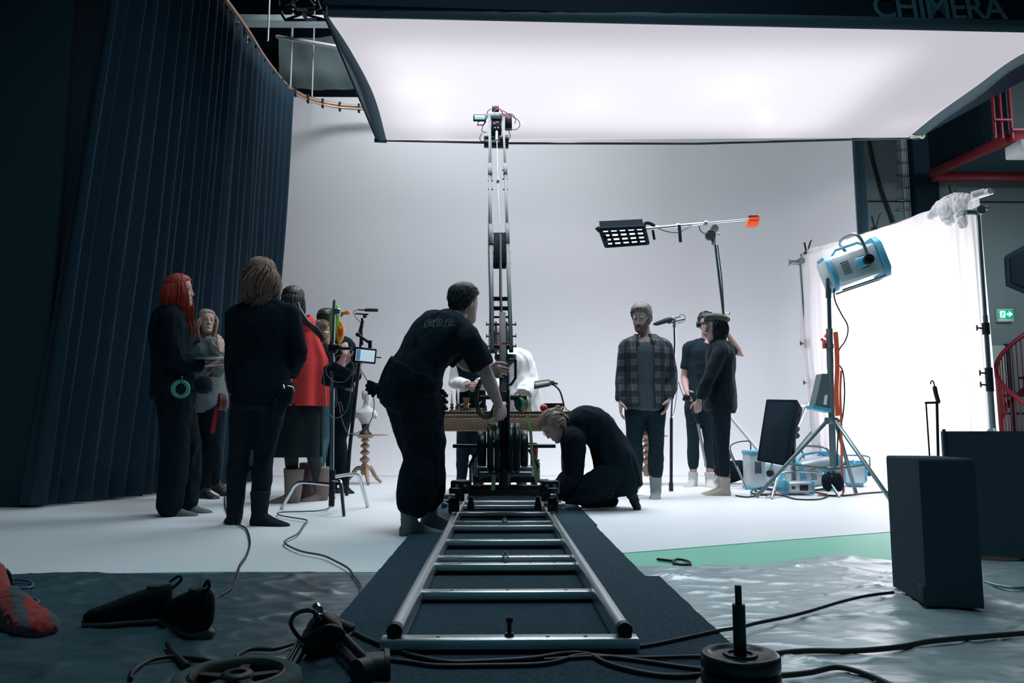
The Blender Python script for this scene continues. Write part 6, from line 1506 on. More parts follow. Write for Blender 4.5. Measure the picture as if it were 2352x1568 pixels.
def clamp(x, y, Y, s_=1):
    mb = MB(); mb.tube([at(x, y, Y), at(x-6*s_, y-28*s_, Y)], .012, 6); mb.tube([at(x+4*s_, y, Y), at(x+12*s_, y-30*s_, Y)], .010, 6); mb.tube([at(x+12*s_, y-30*s_, Y), at(x+17*s_, y-36*s_, Y)], .008, 6); mb.box(at(x, y+4*s_, Y), (.09*s_, .05, .035*s_), bev=.006); put('spring_clamp', mb, blk, cf)
clamp(2185, 452, 8.1, 1.0); clamp(2008, 522, 9.2, .9); clamp(1852, 578, 10.3, .75)
def tallstand(px, py0, Y, label, knobs, legs=True, xb=None):
    t0 = at(px, py0, Y); bx = at(xb, 1000, Y).x if xb else t0.x
    s = empty('light_stand', (t0.x, Y, 0), label, 'stand', 'stands of the white cloth')
    mb = MB(); mb.tube([V((bx, Y, .05)), V((lerp(bx, t0.x, .35), Y, t0.z*.35))], .029, 14); put('lower_pole', mb, M_dull(), s)
    mb = MB(); mb.tube([V((lerp(bx, t0.x, .33), Y, t0.z*.33)), V((lerp(bx, t0.x, .62), Y, t0.z*.62))], .025, 14); put('middle_pole', mb, stl, s)
    mb = MB(); mb.tube([V((lerp(bx, t0.x, .6), Y, t0.z*.6)), t0], .020, 14); put('upper_pole', mb, stl, s)
    for y in knobs:
        c = at(lerp(px, xb or px, (y-py0)/(1000-py0)), y, Y); mb = MB(); mb.cyl(c-V((0, 0, .06)), c+V((0, 0, .06)), .036, seg=14); mb.cyl(c, c+V((-.085, 0, .01)), .009, seg=8); mb.box(c+V((-.09, 0, .01)), (.012, .02, .06), bev=.004); put('locking_collar', mb, blk, s)
    mb = MB(); mb.cyl(t0+V((0, -.06, .0)), t0+V((0, .06, .0)), .045, seg=14); mb.box(t0+V((-.06, -.02, -.02)), (.10, .05, .05), bev=.01); mb.cyl(t0+V((-.14, -.02, -.02)), t0+V((-.06, -.02, -.02)), .03, seg=12); mb.box(t0+V((-.16, -.02, -.02)), (.012, .02, .10), bev=.004); mb.cyl(t0+V((.02, 0, .03)), t0+V((.10, 0, .04)), .010, seg=8); mb.box(t0+V((.10, 0, .04)), (.02, .02, .05), bev=.004); put('grip_head', mb, dul, s)
    for k in range(3):
        a = .4+k*2*PI/3; mb = MB(); c = V((bx, Y, 0)); mb.tube([c+V((0, 0, .65)), c+V((.55*math.cos(a), .55*math.sin(a), .012))], .013, 8); put('leg', mb, M_dull(), s)
tallstand(2246, 485, 7.78, 'tall chrome stand at the right end of the white cloth', (755, 858, 885), xb=2281)
tallstand(1838, 600, 10.38, 'tall thin chrome stand at the left end of the white cloth', (790, 880), xb=1872)

# ---- crank stand with the big lamp
m_silver = mat('silver_casing', (.50, .58, .62), .4, .3, .05, 40); m_blue = mat('blue_casing', (.09, .40, .58), .4); m_vent = mat('dark_vents', (.05, .08, .10), .6)
YS = 7.45
f1, f2, f3 = gp(1738, 1144), gp(2046, 1152), gp(1966, 1136)
b = V((at(1914, 1080, YS).x, YS, 0))
ls = empty('lamp_stand', b, 'grey tripod crank stand holding the big blue and silver lamp', 'stand')
def X_(px, py, dy=0): return at(px, py, YS+dy)
hub = X_(1910, 966); low = X_(1914, 1077)
mb = MB(); mb.tube([X_(1914, 1086), X_(1907, 840)], .030, 16); put('column', mb, m_a := mat('stand_steel', (.20, .29, .31), .4, .7), ls)
mb = MB(); mb.tube([X_(1907, 846), X_(1905, 755)], .032, 16); mb.tube([X_(1906, 800), X_(1906, 790)], .038, 16); put('sleeve', mb, dul, ls)
mb = MB(); mb.tube([X_(1906, 760), X_(1903, 645)], .021, 14); mb.tube([X_(1903, 685), X_(1902, 640)], .028, 14); put('inner_column', mb, stl, ls)
mb = MB(); mb.lathe([(.02, -.03), (.06, -.03), (.065, 0), (.06, .03), (.02, .03)], hub, seg=18); mb.box(hub+V((.05, 0, 0)), (.06, .03, .03)); put('top_hub', mb, dul, ls)
mb = MB(); mb.box(low, (.13, .07, .05), bev=.01); put('lower_hub', mb, dul, ls)
for f_ in (f1, f2, f3):
    mb = MB(); a = hub+(V((f_.x, f_.y, hub.z))-hub).normalized()*.05; f0 = V((f_.x, f_.y, .015)); d = (f0-a).normalized(); x = d.cross(V((0, 1, 0))).normalized() if abs(d.y) < .9 else V((1, 0, 0)); y = d.cross(x)
    mb.box((a+f0)/2, (.030, .030, (f0-a).length), Matrix((x, y, d)).transposed(), .003); lg = put('leg', mb, m_a, ls)
    k = a.lerp(f0, .58); mb = MB(); mb.tube([low+V((0, 0, .0)), k], .012, 4); put('brace', mb, m_a, ls)
mb = MB(); mb.tube([X_(1895, 770), X_(1900, 772)], .02, 8); mb.box(X_(1893, 790), (.03, .04, .09), bev=.01); mb.tube([X_(1890, 778), X_(1886, 780)], .012, 8); put('crank', mb, mat('red_metal', (.60, .06, .05), .5), ls)
# lamp head
def lamp(root, M, sc_=1.0):
    """box shaped lamp head; front faces +X of M"""
    def T(mb): o = MB(); o.merge(mb, M @ Matrix.Scale(sc_, 4)); return o
    mb = MB(); mb.box((-.02, 0, 0), (.42, .30, .27), bev=.03); body = put('housing', T(mb), m_silver, root)
    for x, w_, s2 in ((.20, .045, .36), (-.235, .035, .315)):
        mb = MB(); h_ = s2/2; k = .07
        P_ = [(-h_, -h_+k), (-h_+k, -h_), (h_-k, -h_), (h_, -h_+k), (h_, h_-k), (h_-k, h_), (-h_+k, h_), (-h_, h_-k)]
        mb.prism([V((x-w_/2, y_, z_)) for y_, z_ in P_], (w_, 0, 0)); put('end_frame', T(mb), m_blue, root)
    mb = MB(); mb.box((-.255, 0, 0), (.02, .25, .25), bev=.008); put('back_panel', T(mb), m_silver, root)
    mb = MB(); mb.cyl((.22, 0, 0), (.235, 0, 0), .15, seg=24); put('lens', T(mb), mat('glass_lens', (.70, .78, .82), .15), root)
    for s2 in (-1, 1):
        for k in range(2):
            mb = MB()
            for i in range(6): mb.box((-.12+.16*k, s2*.1515, -.05+i*.02), (.07, .004, .009))
            mb = mb; put('vent', T(mb), m_vent, root)
        mb = MB(); mb.box((.02, s2*.165, 0), (.11, .03, .09), bev=.01); put('knob_plate', T(mb), m_blue, root)
        mb = MB(); mb.cyl((.06, s2*.15, 0), (.06, s2*.225, 0), .042, seg=18); mb.box((.06, s2*.21, 0), (.05, .03, .05), bev=.008); put('tilt_knob', T(mb), M_black(), root)
    mb = MB(); mb.tube(spline([V((.06, -.21, 0)), V((.06, -.22, .16)), V((.03, -.20, .245)), V((0, 0, .265)), V((.03, .20, .245)), V((.06, .22, .16)), V((.06, .21, 0))], 6), .013, 10); put('yoke', T(mb), M_dull(), root)
    mb = MB(); mb.tube([V((-.16, 0, .14)), V((-.10, 0, .19)), V((.10, 0, .19)), V((.16, 0, .14))], .012, 8); put('handle', T(mb), m_blue, root)
    mb = MB(); mb.tube([V((-.2, -.1, -.17)), V((.18, -.1, -.17))], .009, 8); mb.tube([V((-.2, .1, -.17)), V((.18, .1, -.17))], .009, 8); put('skid', T(mb), dul, root)
c = X_(1962, 612, .05)
ld = empty('studio_lamp', c, 'blue and silver studio lamp head on top of the crank stand', 'lamp')
dirx = V((.90, -.12, .30)).normalized(); Yl = V((0, 0, 1)).cross(dirx).normalized(); Zl = dirx.cross(Yl)
lamp(ld, Matrix.Translation(c) @ Matrix((dirx, Yl, Zl)).transposed().to_4x4(), 1.12)
mb = MB(); mb.tube([X_(1903, 642), X_(1904, 618), X_(1916, 605)], .014, 8); mb.box(X_(1922, 603), (.06, .06, .05), bev=.01); mb.tube([X_(1922, 603), X_(1945, 585, .05), X_(1985, 566, .05)], .014, 8); put('swivel', mb, M_dull(), ld)
cable('cable', [X_(1922, 640), X_(1916, 665), X_(1918, 690), X_(1932, 720), X_(1946, 745), X_(1947, 765), X_(1940, 785), X_(1928, 802), X_(1920, 830), X_(1935, 850), X_(1940, 900), X_(1935, 960), X_(1925, 1000), X_(1922, 1070)], .007, M_rub(), 'black power cable hanging from the big lamp down beside its stand')
# ballast leaning/hung on the stand
bl = empty('ballast', X_(1890, 905, -.02), 'dark grey ballast box with a blue base hanging on the crank stand', 'ballast')
P_ = [X_(x, y, -.02) for x, y in ((1888, 858), (1910, 858), (1908, 938), (1872, 930))]
mb = MB(); mb.prism(P_, (0, .14, 0)); put('case', mb, mat('grey_casing', (.12, .17, .19), .5, .3), bl)
mb = MB(); mb.prism([X_(x, y, -.03) for x, y in ((1867, 930), (1910, 938), (1909, 947), (1867, 938))], (0, .16, 0)); put('base', mb, m_blue, bl)
mb = MB(); mb.prism([X_(x, y, -.025) for x, y in ((1895, 908), (1901, 906), (1899, 930), (1892, 928))], (0, .006, 0)); put('label_plate', mb, m_cyc, bl)
# orange straps
m_or = mat('orange_strap', (.88, .13, .06), .6)
for q, w_, lab in ((((1919, 762), (1922, 800), (1923, 850), (1921, 900), (1924, 955)), .045, 'bright orange strap hanging down the upper crank stand'),
                   (((1932, 850), (1930, 900), (1932, 960), (1933, 1040), (1935, 1100), (1937, 1130), (1925, 1146), (1905, 1140), (1885, 1146), (1880, 1138), (1898, 1134)), .022, 'long orange strap falling beside the crank stand to the floor'),
                   (((1770, 1150), (1778, 1142), (1790, 1140), (1800, 1136)), .02, 'short orange strap end on the floor by the left leg of the crank stand')):
    P_ = spline([X_(x, y, -.1 if y > 1136 else -.03) for x, y in q], 5); P_ = [V((p.x, p.y, max(.012, p.z))) for p in P_]
    mb = MB(); mb.ribbon(P_, V((w_, 0, .008)), .0015); put('strap', mb, m_or, None, lab, 'strap')
# ---- flag on a c-stand
YF2 = 7.8
fg = empty('softbox', at(1785, 990, YF2), 'black fabric soft box seen from behind on the low chrome stand', 'light modifier')
q = [at(1763, 920, YF2+.05), at(1829, 921, YF2-.1), at(1803, 1066, YF2-.1), at(1742, 1055, YF2+.05)]
mb = MB(); nn = (q[1]-q[0]).cross(q[3]-q[0]).normalized(); nn = nn if nn.y > 0 else -nn
g = [[q[0].lerp(q[1], j/14).lerp(q[3].lerp(q[2], j/14), i/14)+nn*(-.03*math.sin(PI*i/14)*math.sin(PI*j/14)+.006*noise.noise(V((j*.9, i*.25, 0)))) for j in range(15)] for i in range(15)]
mb.sheet(g, .02); put('fabric', mb, mat('black_softbox_fabric', (.014, .028, .042), .8, 0, .3, 60), fg)
mb = MB()
for a_, b_ in zip(q, q[1:]+q[:1]): mb.tube([a_, b_], .014, 8, round_end=True)
put('rim', mb, M_fab(), fg)
mb = MB(); mb.prism([q[1]+nn*.01, q[1]+nn*.22+V((0, 0, -.05)), q[2]+nn*.22+V((0, 0, .05)), q[2]+nn*.01], (.015, 0, 0)); put('side_panel', mb, M_fab(), fg)
b = V((at(1828, 1100, YF2).x, YF2+.05, 0))
cs2 = empty('c_stand', b, 'low chrome c-stand with knuckle clamps behind the black soft box', 'stand')
tp = at(1826, 925, YF2+.05); mb = MB(); mb.tube([b+V((0, 0, .12)), tp], .018, 12); put('pole', mb, stl, cs2)
for f_ in (gp(1772, 1147), gp(1928, 1143), gp(1850, 1112)): cleg(b, f_, .21, cs2)
mb = MB(); mb.cyl(b+V((0, 0, .08)), b+V((0, 0, .26)), .026, seg=12); put('hub', mb, dul, cs2)
for y in (932, 952, 985, 1000):
    c = at(1826, y, YF2+.04); mb = MB(); mb.cyl(c+V((0, -.05, 0)), c+V((0, .02, 0)), .030, seg=12); mb.cyl(c+V((-.09, -.03, 0)), c, .010, seg=8); mb.box(c+V((-.09, -.03, 0)), (.015, .02, .055), bev=.005); put('knuckle', mb, stl if y != 952 else blk, cs2)
mb = MB(); mb.tube([at(1829, 985, YF2), at(1856, 925, YF2+.3)], .012, 8); mb.tube([at(1829, 932, YF2), at(1862, 932, YF2+.4)], .012, 8); put('grip_arm', mb, stl, cs2)
# small lamps and boxes on the floor
def floorlamp(px, py, Y, rotz, sc_, label, tilt=.0, z=.19):
    c = V((at(px, py, Y).x, Y, z*sc_)); r = empty('studio_lamp', c, label, 'lamp', 'lamps lying on the floor')
    lamp(r, Matrix.Translation(c) @ Matrix.Rotation(rotz, 4, 'Z') @ Matrix.Rotation(tilt, 4, 'Y'), sc_)
floorlamp(1870, 1085, 8.15, .25, 1.0, 'blue and silver lamp head on the floor right of the low chrome stand', -.15)
floorlamp(1768, 1082, 8.8, -.6, .85, 'blue and silver lamp head on the floor beneath the black soft box', .25)
floorlamp(1962, 1085, 8.7, 1.2, .75, 'blue and silver lamp head on the floor right of the crank stand column', 0)
bx = empty('ballast', (at(1733, 1085, 8.3).x, 8.3, 0), 'upright silver ballast box with blue ends near the feet of the person in the cap', 'ballast')
a = at(1733, 1085, 8.3)
mb = MB(); mb.box((a.x, 8.3, .20), (.17, .24, .34), bev=.01); put('case', mb, m_silver, bx)
for z in (.02, .385): 
    mb = MB(); mb.box((a.x, 8.3, z), (.185, .26, .04), bev=.01); put('end_cap', mb, m_blue, bx)
mb = MB(); mb.box((a.x+.0, 8.178, .23), (.07, .004, .12)); mb = mb; put('vent', mb, m_vent, bx)
mb = MB(); mb.tube(spline([V((a.x-.03, 8.3, .41)), V((a.x-.05, 8.3, .50)), V((a.x-.25, 8.28, .45)), V((a.x-.20, 8.25, .25))], 6), .006, 6); put('lead', mb, M_rub(), bx)
bx = empty('ballast', (at(1825, 1130, 7.6).x, 7.6, 0), 'low silver ballast box with sockets on the floor by the low chrome stand', 'ballast')
a = at(1826, 1130, 7.6)
mb = MB(); mb.box((a.x, 7.6, .075), (.25, .30, .10), bev=.012); put('case', mb, m_silver, bx)
for dx in (-.1, .1):
    mb = MB(); mb.box((a.x+dx*1.2, 7.6, .075), (.03, .31, .125), bev=.01); put('end_cap', mb, m_blue, bx)
mb = MB(); mb.box((a.x+.03, 7.447, .075), (.08, .005, .055), bev=.002); put('socket', mb, M_rub(), bx)
mb = MB(); mb.cyl((a.x-.07, 7.45, .075), (a.x-.07, 7.44, .075), .016); put('dial', mb, M_rub(), bx)
mb = MB()
for k in range(2): mb.ell((at(1905+24*k, 1095, 7.3).x, 7.35, .13), (.055, .06, .085), seg=16, n=10)
put('sand_bag', remesh(mb, .012, 3, .01), M_fab(), None, 'black sand bag hanging at the bottom of the crank stand column', 'sand bag')
# white tube and dark bundle behind the woman
mb = MB(); mb.tube([at(1678, 958, 8.9), at(1738, 1030, 8.9), at(1752, 1050, 8.9)], .018, 10); put('white_pole', mb, mat('white_tube', (0, 0, 0)), None, 'slanting white pole behind the knees of the person in the cap', 'pole')
mb = MB(); mb.tube([V((at(1660, 1060, 9.2).x, 9.2, .12)), V((at(1700, 1060, 9.2).x, 9.15, .16)), V((at(1735, 1070, 9.2).x, 9.1, .13))], [.13, .11, .07], 14, round_end=True); put('duffel_bag', remesh(mb, .014, 3, .015), M_fab(), None, 'black crumpled bag on the floor behind the person in the cap', 'bag')
# tall hook stand
hs = empty('hook_stand', (at(2140, 1050, 5.6).x, 5.6, 0), 'thin black bracket stand with a curved hook handle in front of the white cloth', 'stand')
mb = MB(); mb.tube([V((at(2147, 1000, 5.6).x, 5.6, .02)), at(2152, 925, 5.6)], .010, 8); mb.tube([V((at(2133, 1000, 5.6).x, 5.6, .02)), at(2127, 925, 5.6)], .006, 8); mb.tube([at(2125, 925, 5.6), at(2158, 924, 5.6)], .009, 8); put('frame', mb, blk, hs)
mb = MB(); mb.tube(spline([at(2155, 922, 5.6), at(2150, 905, 5.6), at(2147, 890, 5.6)], 4), .015, 10, round_end=True); put('handle', mb, M_rub(), hs)
mb = MB(); mb.tube(spline([at(2147, 892, 5.6), at(2145, 880, 5.6), at(2142, 874, 5.6), at(2138, 877, 5.6), at(2138, 882, 5.6)], 4), .005, 8); put('hook', mb, blk, hs)
# ---- dark boxes at right
m_box = mat('dark_felt_box', (.050, .078, .105), .9, 0, .5, 220, .2, 60)
N1 = gp(2130, 1405); N2 = gp(2052, 1358); N3 = gp(2262, 1412)
zt_ = at(2130, 1052, gp(2130, 1405).y).z
dW = V((N3.x-N1.x, N3.y-N1.y, 0)); dL = V((N2.x-N1.x, N2.y-N1.y, 0))
P_ = [V((p.x, p.y, 0)) for p in (N1, N3, N3+dL, N2)]
P_[2] = P_[1]+dL
mb = MB(); c_ = sum(P_, V())/4
def rr(P_, s_, z_): return [V((c_.x+(p.x-c_.x)*s_, c_.y+(p.y-c_.y)*s_, z_)) for p in P_]
mb.rings([rr(P_, 1, .02), rr(P_, 1, zt_-.012), rr(P_, .985, zt_-.003), rr(P_, .955, zt_)], smooth=False); bxo = put('pedestal_box', mb, m_box, None, 'tall dark felt-covered box in front of the larger one at right', 'box')
mb = MB(); mb.cyl((c_.x, c_.y, zt_-.001), (c_.x, c_.y, zt_+.002), .045, seg=24); put('top_disc', mb, mat('grey_print', (0, 0, 0)), bxo)
mb = MB(); p = N1.lerp(N2, .1); mb.box((p.x-.004, p.y-.004, .055), (.05, .008, .06), Matrix.Rotation(math.atan2(dL.y, dL.x), 3, 'Z')); put('sticker', mb, mat('grey_sticker', (.04, .07, .08), .8), bxo)
c0 = at(2168, 990, 3.75); zb_ = c0.z; an = math.atan((2168-1146)/1800); dd_ = V((math.sin(an-.02), math.cos(an-.02), 0)); ww_ = V((math.cos(an), -math.sin(an), 0))
c0.z = .03
mb = MB(); mb.prism([c0, c0+ww_*1.2, c0+ww_*1.2+dd_*.8, c0+dd_*.8], (0, 0, zb_-.03)); b2 = put('large_box', mb, m_box, None, 'large dark box standing behind the tall one at the right edge', 'box')
mb = MB(); mb.tube([c0+V((0, 0, .01)), c0+V((0, 0, zb_-.02))], .008, 6); put('corner_strip', mb, mat('grey_sticker', (0, 0, 0)), b2)

# ================================================================== foreground things
# weight plates on a spigot
w0 = gp(1700, 1498, .17); wc = V((w0.x, w0.y, 0))
wt = empty('weight_stand', wc, 'upright black rod at the bottom of the picture holding a pile of round iron weights', 'weight stand')
mb = MB(); mb.tube([wc+V((0, 0, .02)), wc+V((0, 0, .262))], .0125, 16); mb.tube([wc+V((0, 0, .26)), wc+V((0, 0, .298))], .0065, 12); put('rod', mb, blk, wt)
m_iron = mat('black_iron', (0, 0, 0))
zz = .0185
for k, (r, h) in enumerate(((.089, .045), (.089, .045), (.076, .030), (.076, .030))):
    mb = MB(); mb.lathe([(.013, .0), (r-.004, 0), (r, .004), (r, h-.004), (r-.004, h), (r-.016, h), (r-.020, h-.005), (.034, h-.005), (.032, h-.001), (.024, h-.001), (.022, h-.005), (.013, h-.005)], wc+V((0, 0, zz)), seg=56)
    put('weight_plate', mb, m_iron, None, ['largest iron weight plate at the bottom of the pile', 'second iron weight plate from the bottom of the pile', 'second iron weight plate from the top of the pile', 'topmost iron weight plate with a raised rim on the pile'][k], 'weight plate', 'iron weight plates on the rod'); zz += h+.0005
# foam wheel, lying
w0 = gp(545, 1545, .075); wc = V((w0.x, w0.y, .0))
wh = empty('cart_wheel', wc, 'black spoked wheel with a grey tyre lying flat at the bottom edge', 'wheel')
mb = MB(); mb.lathe([(.100, .03), (.118, .022), (.135, .03), (.142, .050), (.135, .072), (.118, .080), (.102, .074), (.100, .03)], wc, seg=56); put('tyre', mb, mat('grey_foam_rubber', (.06, .085, .085), .8), wh)
mb = MB(); mb.lathe([(.088, .045), (.100, .038), (.104, .076), (.098, .080), (.090, .072), (.088, .045)], wc, seg=56)
put('rim', mb, M_rub(), wh)
mb = MB(); mb.lathe([(.008, .04), (.034, .04), (.036, .072), (.030, .078), (.018, .078), (.016, .070), (.008, .070)], wc, seg=30); put('hub', mb, M_rub(), wh)
for k in range(5):
    a = .4+k*2*PI/5; d = V((math.cos(a), math.sin(a), 0)); n_ = V((-d.y, d.x, 0)); mb = MB(); mb.prism([wc+d*.03+n_*.014+V((0, 0, .055)), wc+d*.092+n_*.009+V((0, 0, .055)), wc+d*.092-n_*.009+V((0, 0, .055)), wc+d*.03-n_*.014+V((0, 0, .055))], (0, 0, .014)); put('spoke', mb, M_rub(), wh)
# folded stand with cables
def G(px, py, z=.03): return gp(px, py, z)
ft = empty('folded_stand', G(760, 1490, 0), 'black folded tripod head with levers lying tangled in cable on the carpet', 'tripod')
mb = MB(); mb.tube([G(768, 1440, .08), G(848, 1522, .06)], .0115, 12); mb.tube([G(755, 1462, .05), G(818, 1534, .045)], .010, 12); put('tube', mb, blk, ft)
mb = MB(); mb.tube([G(726, 1392, .15), G(733, 1416, .13)], .010, 12); mb.tube([G(728, 1394, .15), G(731, 1402, .145)], .013, 12); put('spigot', mb, stl, ft)
mb = MB(); mb.tube([G(733, 1414, .13), G(768, 1442, .09), G(775, 1450, .08)], [.016, .02, .018], 12, round_end=True); mb.ell(G(745, 1450, .07), (.05, .06, .05)); mb.box(G(740, 1475, .05), (.10, .10, .07), Matrix.Rotation(.6, 3, 'Z'), .02); mb.box(G(722, 1460, .05), (.06, .07, .05), Matrix.Rotation(.3, 3, 'Z'), .015); put('head', remesh(mb, .005, 2), M_rub(), ft)
mb = MB(); a, b_ = G(838, 1535, .045), G(882, 1532, .045); mb.cyl(a, b_, .036, seg=24); mb.cyl(b_, b_+(b_-a).normalized()*.012, .042, seg=24); mb.cyl(G(820, 1545, .05), G(845, 1538, .05), .03, seg=20); put('foot_drum', mb, M_rub(), ft)
mb = MB(); mb.tube([G(732, 1430, .11), G(700, 1480, .05), G(672, 1530, .02)], [.012, .013, .010], 10, round_end=True); mb.tube([G(770, 1430, .09), G(795, 1442, .07), G(806, 1440, .07)], [.014, .018, .012], 10, round_end=True); put('lever', mb, M_rub(), ft)
cb_ = M_rub()
for q, r, lab in ((((735, 1425, .12), (722, 1405, .17), (700, 1402, .17), (676, 1412, .15), (668, 1432, .12), (680, 1455, .09), (695, 1466, .07), (725, 1450, .10), (750, 1438, .12), (775, 1440, .11), (792, 1456, .08), (797, 1466, .05)), .0055, 'thick black cable looping over the folded tripod'),
              (((735, 1412, .12), (760, 1412, .10), (785, 1425, .08), (805, 1440, .06), (808, 1450, .05), (797, 1465, .04)), .0055, 'black cable arching right over the folded tripod head'),
              (((690, 1466, .05), (675, 1490, .03), (660, 1515, .02), (646, 1530, .02)), .005, 'short black cable hanging left off the folded tripod'),
              (((672, 1478, .02), (630, 1490, .02), (580, 1490, .02), (548, 1502, .02), (542, 1512, .02)), .006, 'black cable curving above the lying wheel'),
              (((768, 1534, .02), (790, 1545, .02), (785, 1555, .02), (760, 1562, .02)), .004, 'pale reflecting cable end right of the wheel')):
    cable('cable', [G(*p) for p in q], r, cb_, lab)
# shoes
def shoe(px, py, d, sc_, label):
    c = gp(px, py, 0); c.z = .012; d = V(d).normalized(); a = d.cross(V((0, 0, 1))); U = V((0, 0, 1))
    r = empty('shoe', c, label, 'shoe', 'pair of black shoes')
    def P_(x, y, z): return c+d*x*sc_+a*y*sc_+U*z*sc_
    prof = [(-.13, .020, .115, 0), (-.12, .034, .12, 0), (-.07, .039, .115, 0), (-.02, .038, .10, 0), (.03, .042, .085, 0), (.08, .048, .065, 0), (.12, .046, .05, 0), (.155, .034, .04, 0), (.17, .012, .025, 0)]
    mb = MB(); mb.rings([[P_(x, w_*math.copysign(abs(math.cos(t))**.8, math.cos(t)), h/2+.018+h/2*math.copysign(abs(math.sin(t))**.7, math.sin(t))) for t in [2*PI*k/20 for k in range(20)]] for x, w_, h, _ in prof]); put('upper', mb, mat('black_shoe_fabric', (.006, .010, .013), .8, 0, .3, 90), r)
    mb = MB(); mb.rings([[P_(x*1.03, w_*1.12*math.cos(t), .010+.010*math.copysign(abs(math.sin(t))**.3, math.sin(t))) for t in [2*PI*k/20 for k in range(20)]] for x, w_, h, _ in prof]); put('sole', mb, mat('grey_sole', (.035, .06, .065), .5), r)
    mb = MB(); mb.loft([(P_(-.078, 0, .12), d, a, .040*sc_, .028*sc_), (P_(-.078, 0, .134), d, a, .038*sc_, .026*sc_)], 20); put('opening', mb, M_rub(), r)
    mb = MB(); mb.tube(spline([P_(-.13, 0, .12), P_(-.16, 0, .15), P_(-.15, 0, .165), P_(-.12, 0, .145)], 4), .005*sc_, 8); put('pull_tab', mb, M_fab(), r)
    mb = MB()
    for k in range(4): mb.tube([P_(-.01+.022*k, -.026, .102-.008*k), P_(0+.022*k, 0, .110-.009*k), P_(-.01+.022*k, .026, .102-.008*k)], .003, 6)
    put('laces', mb, M_dull() if sc_ < .9 else M_fab(), r)
shoe(306, 1440, (-.95, -.25, 0), .82, 'black shoe pointing left on the dark tarpaulin, left one of the pair')
shoe(432, 1456, (-.50, .62, 0), 1.0, 'black shoe with its opening up on the dark tarpaulin, right one of the pair')
# cables on the floor
def fc_(q, r, m_, lab, z=.012): cable('floor_cable', [gp(x, y, z) for x, y in q], r, m_, lab, n=7)
fc_([(516, 1140), (518, 1165), (528, 1185), (545, 1202), (566, 1215), (574, 1245), (566, 1275), (550, 1300), (541, 1335), (525, 1355), (495, 1372), (465, 1388)], .0055, cb_, 'black cable winding from under the feet of the long-haired person to the shoes', .014)
fc_([(770, 1142), (755, 1165), (735, 1172), (700, 1174), (645, 1176), (640, 1182), (670, 1188), (704, 1194), (698, 1205), (684, 1225), (660, 1238), (655, 1248), (690, 1265), (740, 1275), (770, 1288), (800, 1305), (815, 1325), (829, 1345), (826, 1370), (823, 1400), (822, 1425), (835, 1450), (845, 1466)], .0048, mat('dark_teal_cable', (.025, .10, .10), .5), 'long thin teal cable winding from the chrome stand over floor and carpet', .020)
fc_([(806, 1448), (850, 1470), (910, 1492), (960, 1508), (1030, 1520), (1120, 1518), (1220, 1512), (1300, 1500), (1350, 1502), (1400, 1525), (1480, 1545), (1560, 1552), (1650, 1545)], .0065, cb_, 'thick black cable crossing the near carpet to the weights', .032)
fc_([(870, 1512), (940, 1520), (1000, 1528), (1100, 1528), (1250, 1524), (1330, 1505), (1400, 1508), (1480, 1518), (1560, 1530), (1650, 1540)], .0058, cb_, 'black cable lying just below the thick one on the near carpet', .031)
fc_([(1250, 1515), (1360, 1508), (1480, 1510), (1600, 1507), (1650, 1512)], .005, cb_, 'short black cable on the carpet left of the weights', .031)
fc_([(1440, 1488), (1500, 1480), (1580, 1463), (1650, 1448), (1700, 1440), (1740, 1430), (1800, 1418), (1860, 1403), (1930, 1382), (1990, 1368), (2052, 1360)], .0055, cb_, 'black cable running from the track end over the shiny tarpaulin to the dark box', .030)
fc_([(1740, 1512), (1788, 1500), (1860, 1494), (1960, 1494), (2060, 1486), (2140, 1472), (2250, 1462), (2400, 1450)], .0075, cb_, 'thick black cable crossing the tarpaulin below the dark box', .022)
fc_([(1760, 1552), (1806, 1550), (1860, 1544), (1920, 1532), (1965, 1540), (2010, 1556), (2060, 1580)], .007, cb_, 'black cable arching at the bottom right of the weights', .022)
fc_([(300, 1560), (305, 1540), (340, 1518), (390, 1508), (450, 1512), (490, 1520)], .006, cb_, 'black cable loop left of the lying wheel', .022)
fc_([(385, 1478), (400, 1500), (430, 1530)], .008, cb_, 'thick dark cable between the shoes and the wheel', .022)
fc_([(2262, 1336), (2290, 1344), (2330, 1350), (2380, 1348)], .006, M_dull(), 'pale cable on the floor right of the tall dark box', .022)
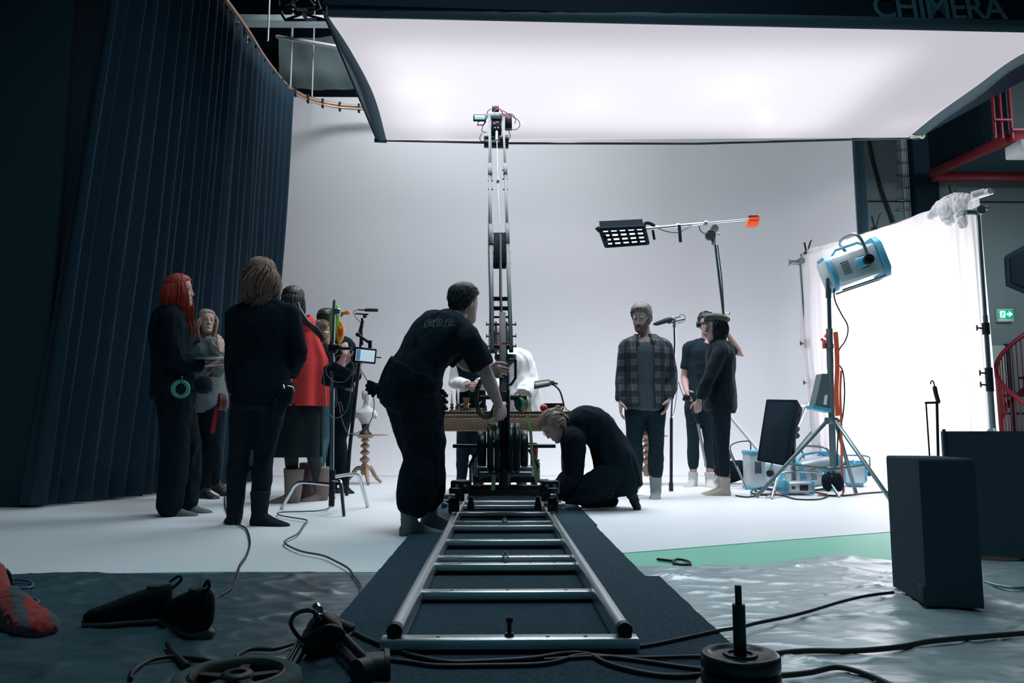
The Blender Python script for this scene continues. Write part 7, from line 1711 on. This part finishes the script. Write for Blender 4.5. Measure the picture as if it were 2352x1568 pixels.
for k, (q, m_) in enumerate(((((-40, 1345), (20, 1350), (60, 1350), (76, 1343), (60, 1332), (0, 1330), (-40, 1335)), mat('blue_cable', (.05, .16, .24), .4)), (((-40, 1382), (30, 1392), (80, 1388), (86, 1378), (60, 1370), (0, 1370), (-40, 1374)), m_grc), (((-40, 1398), (30, 1398), (80, 1395), (92, 1390), (60, 1372)), cb_))):
    fc_(q, .005, m_, ['blue cable loop at the left edge of the dark tarpaulin', 'teal cable loop at the left edge above the red sock', 'black cable loop around the teal one at the left edge'][k], .022)
cable('floor_cable', [gp(-40, 1330, .12), gp(5, 1308, .14), gp(22, 1320, .12), gp(28, 1350, .07), gp(24, 1378, .03), gp(10, 1392, .02)], .006, cb_, 'black cable standing up in a loop at the left edge')
fc_([(1975, 1102), (2010, 1103), (2050, 1108), (2100, 1106)], .010, cb_, 'black cables along the foot of the white cloth')
fc_([(1880, 1136), (1930, 1138), (1990, 1132), (2050, 1128)], .008, cb_, 'black cable on the white floor behind the right leg of the crank stand')
fc_([(1690, 1138), (1720, 1141), (1760, 1134), (1800, 1138), (1830, 1146), (1880, 1146), (1900, 1136), (1860, 1128)], .007, cb_, 'black cable lying in front of the low silver box')
fc_([(1735, 1128), (1745, 1120), (1775, 1124), (1770, 1134), (1740, 1136), (1725, 1130), (1740, 1122), (1780, 1128), (1760, 1138)], .009, cb_, 'heap of black cable beneath the black soft box', .03)
# magnifier shaped loop on the green strip
lo_ = empty('cable_tie', gp(1550, 1290), 'black looped strap with a short handle lying on the green floor strip', 'strap')
mb = MB(); mb.tube([gp(1511, 1284, .010), gp(1545, 1288, .010)], .007, 8, round_end=True); put('handle', mb, cb_, lo_)
mb = MB(); mb.tube(spline([gp(x, y, .010) for x, y in ((1545, 1288), (1556, 1284), (1572, 1286), (1585, 1291), (1583, 1296), (1562, 1296), (1550, 1293), (1545, 1288))], 4), .006, 8); put('loop', mb, cb_, lo_)

mb = MB(); mb.tube([gp(996, 1153, .022), gp(1036, 1151, .022)], .020, 10, round_end=True); put('padded_bar', mb, cb_, None, 'short black padded bar on the floor between the bending person and the crane wheel', 'bar')
bpy.context.view_layer.update()
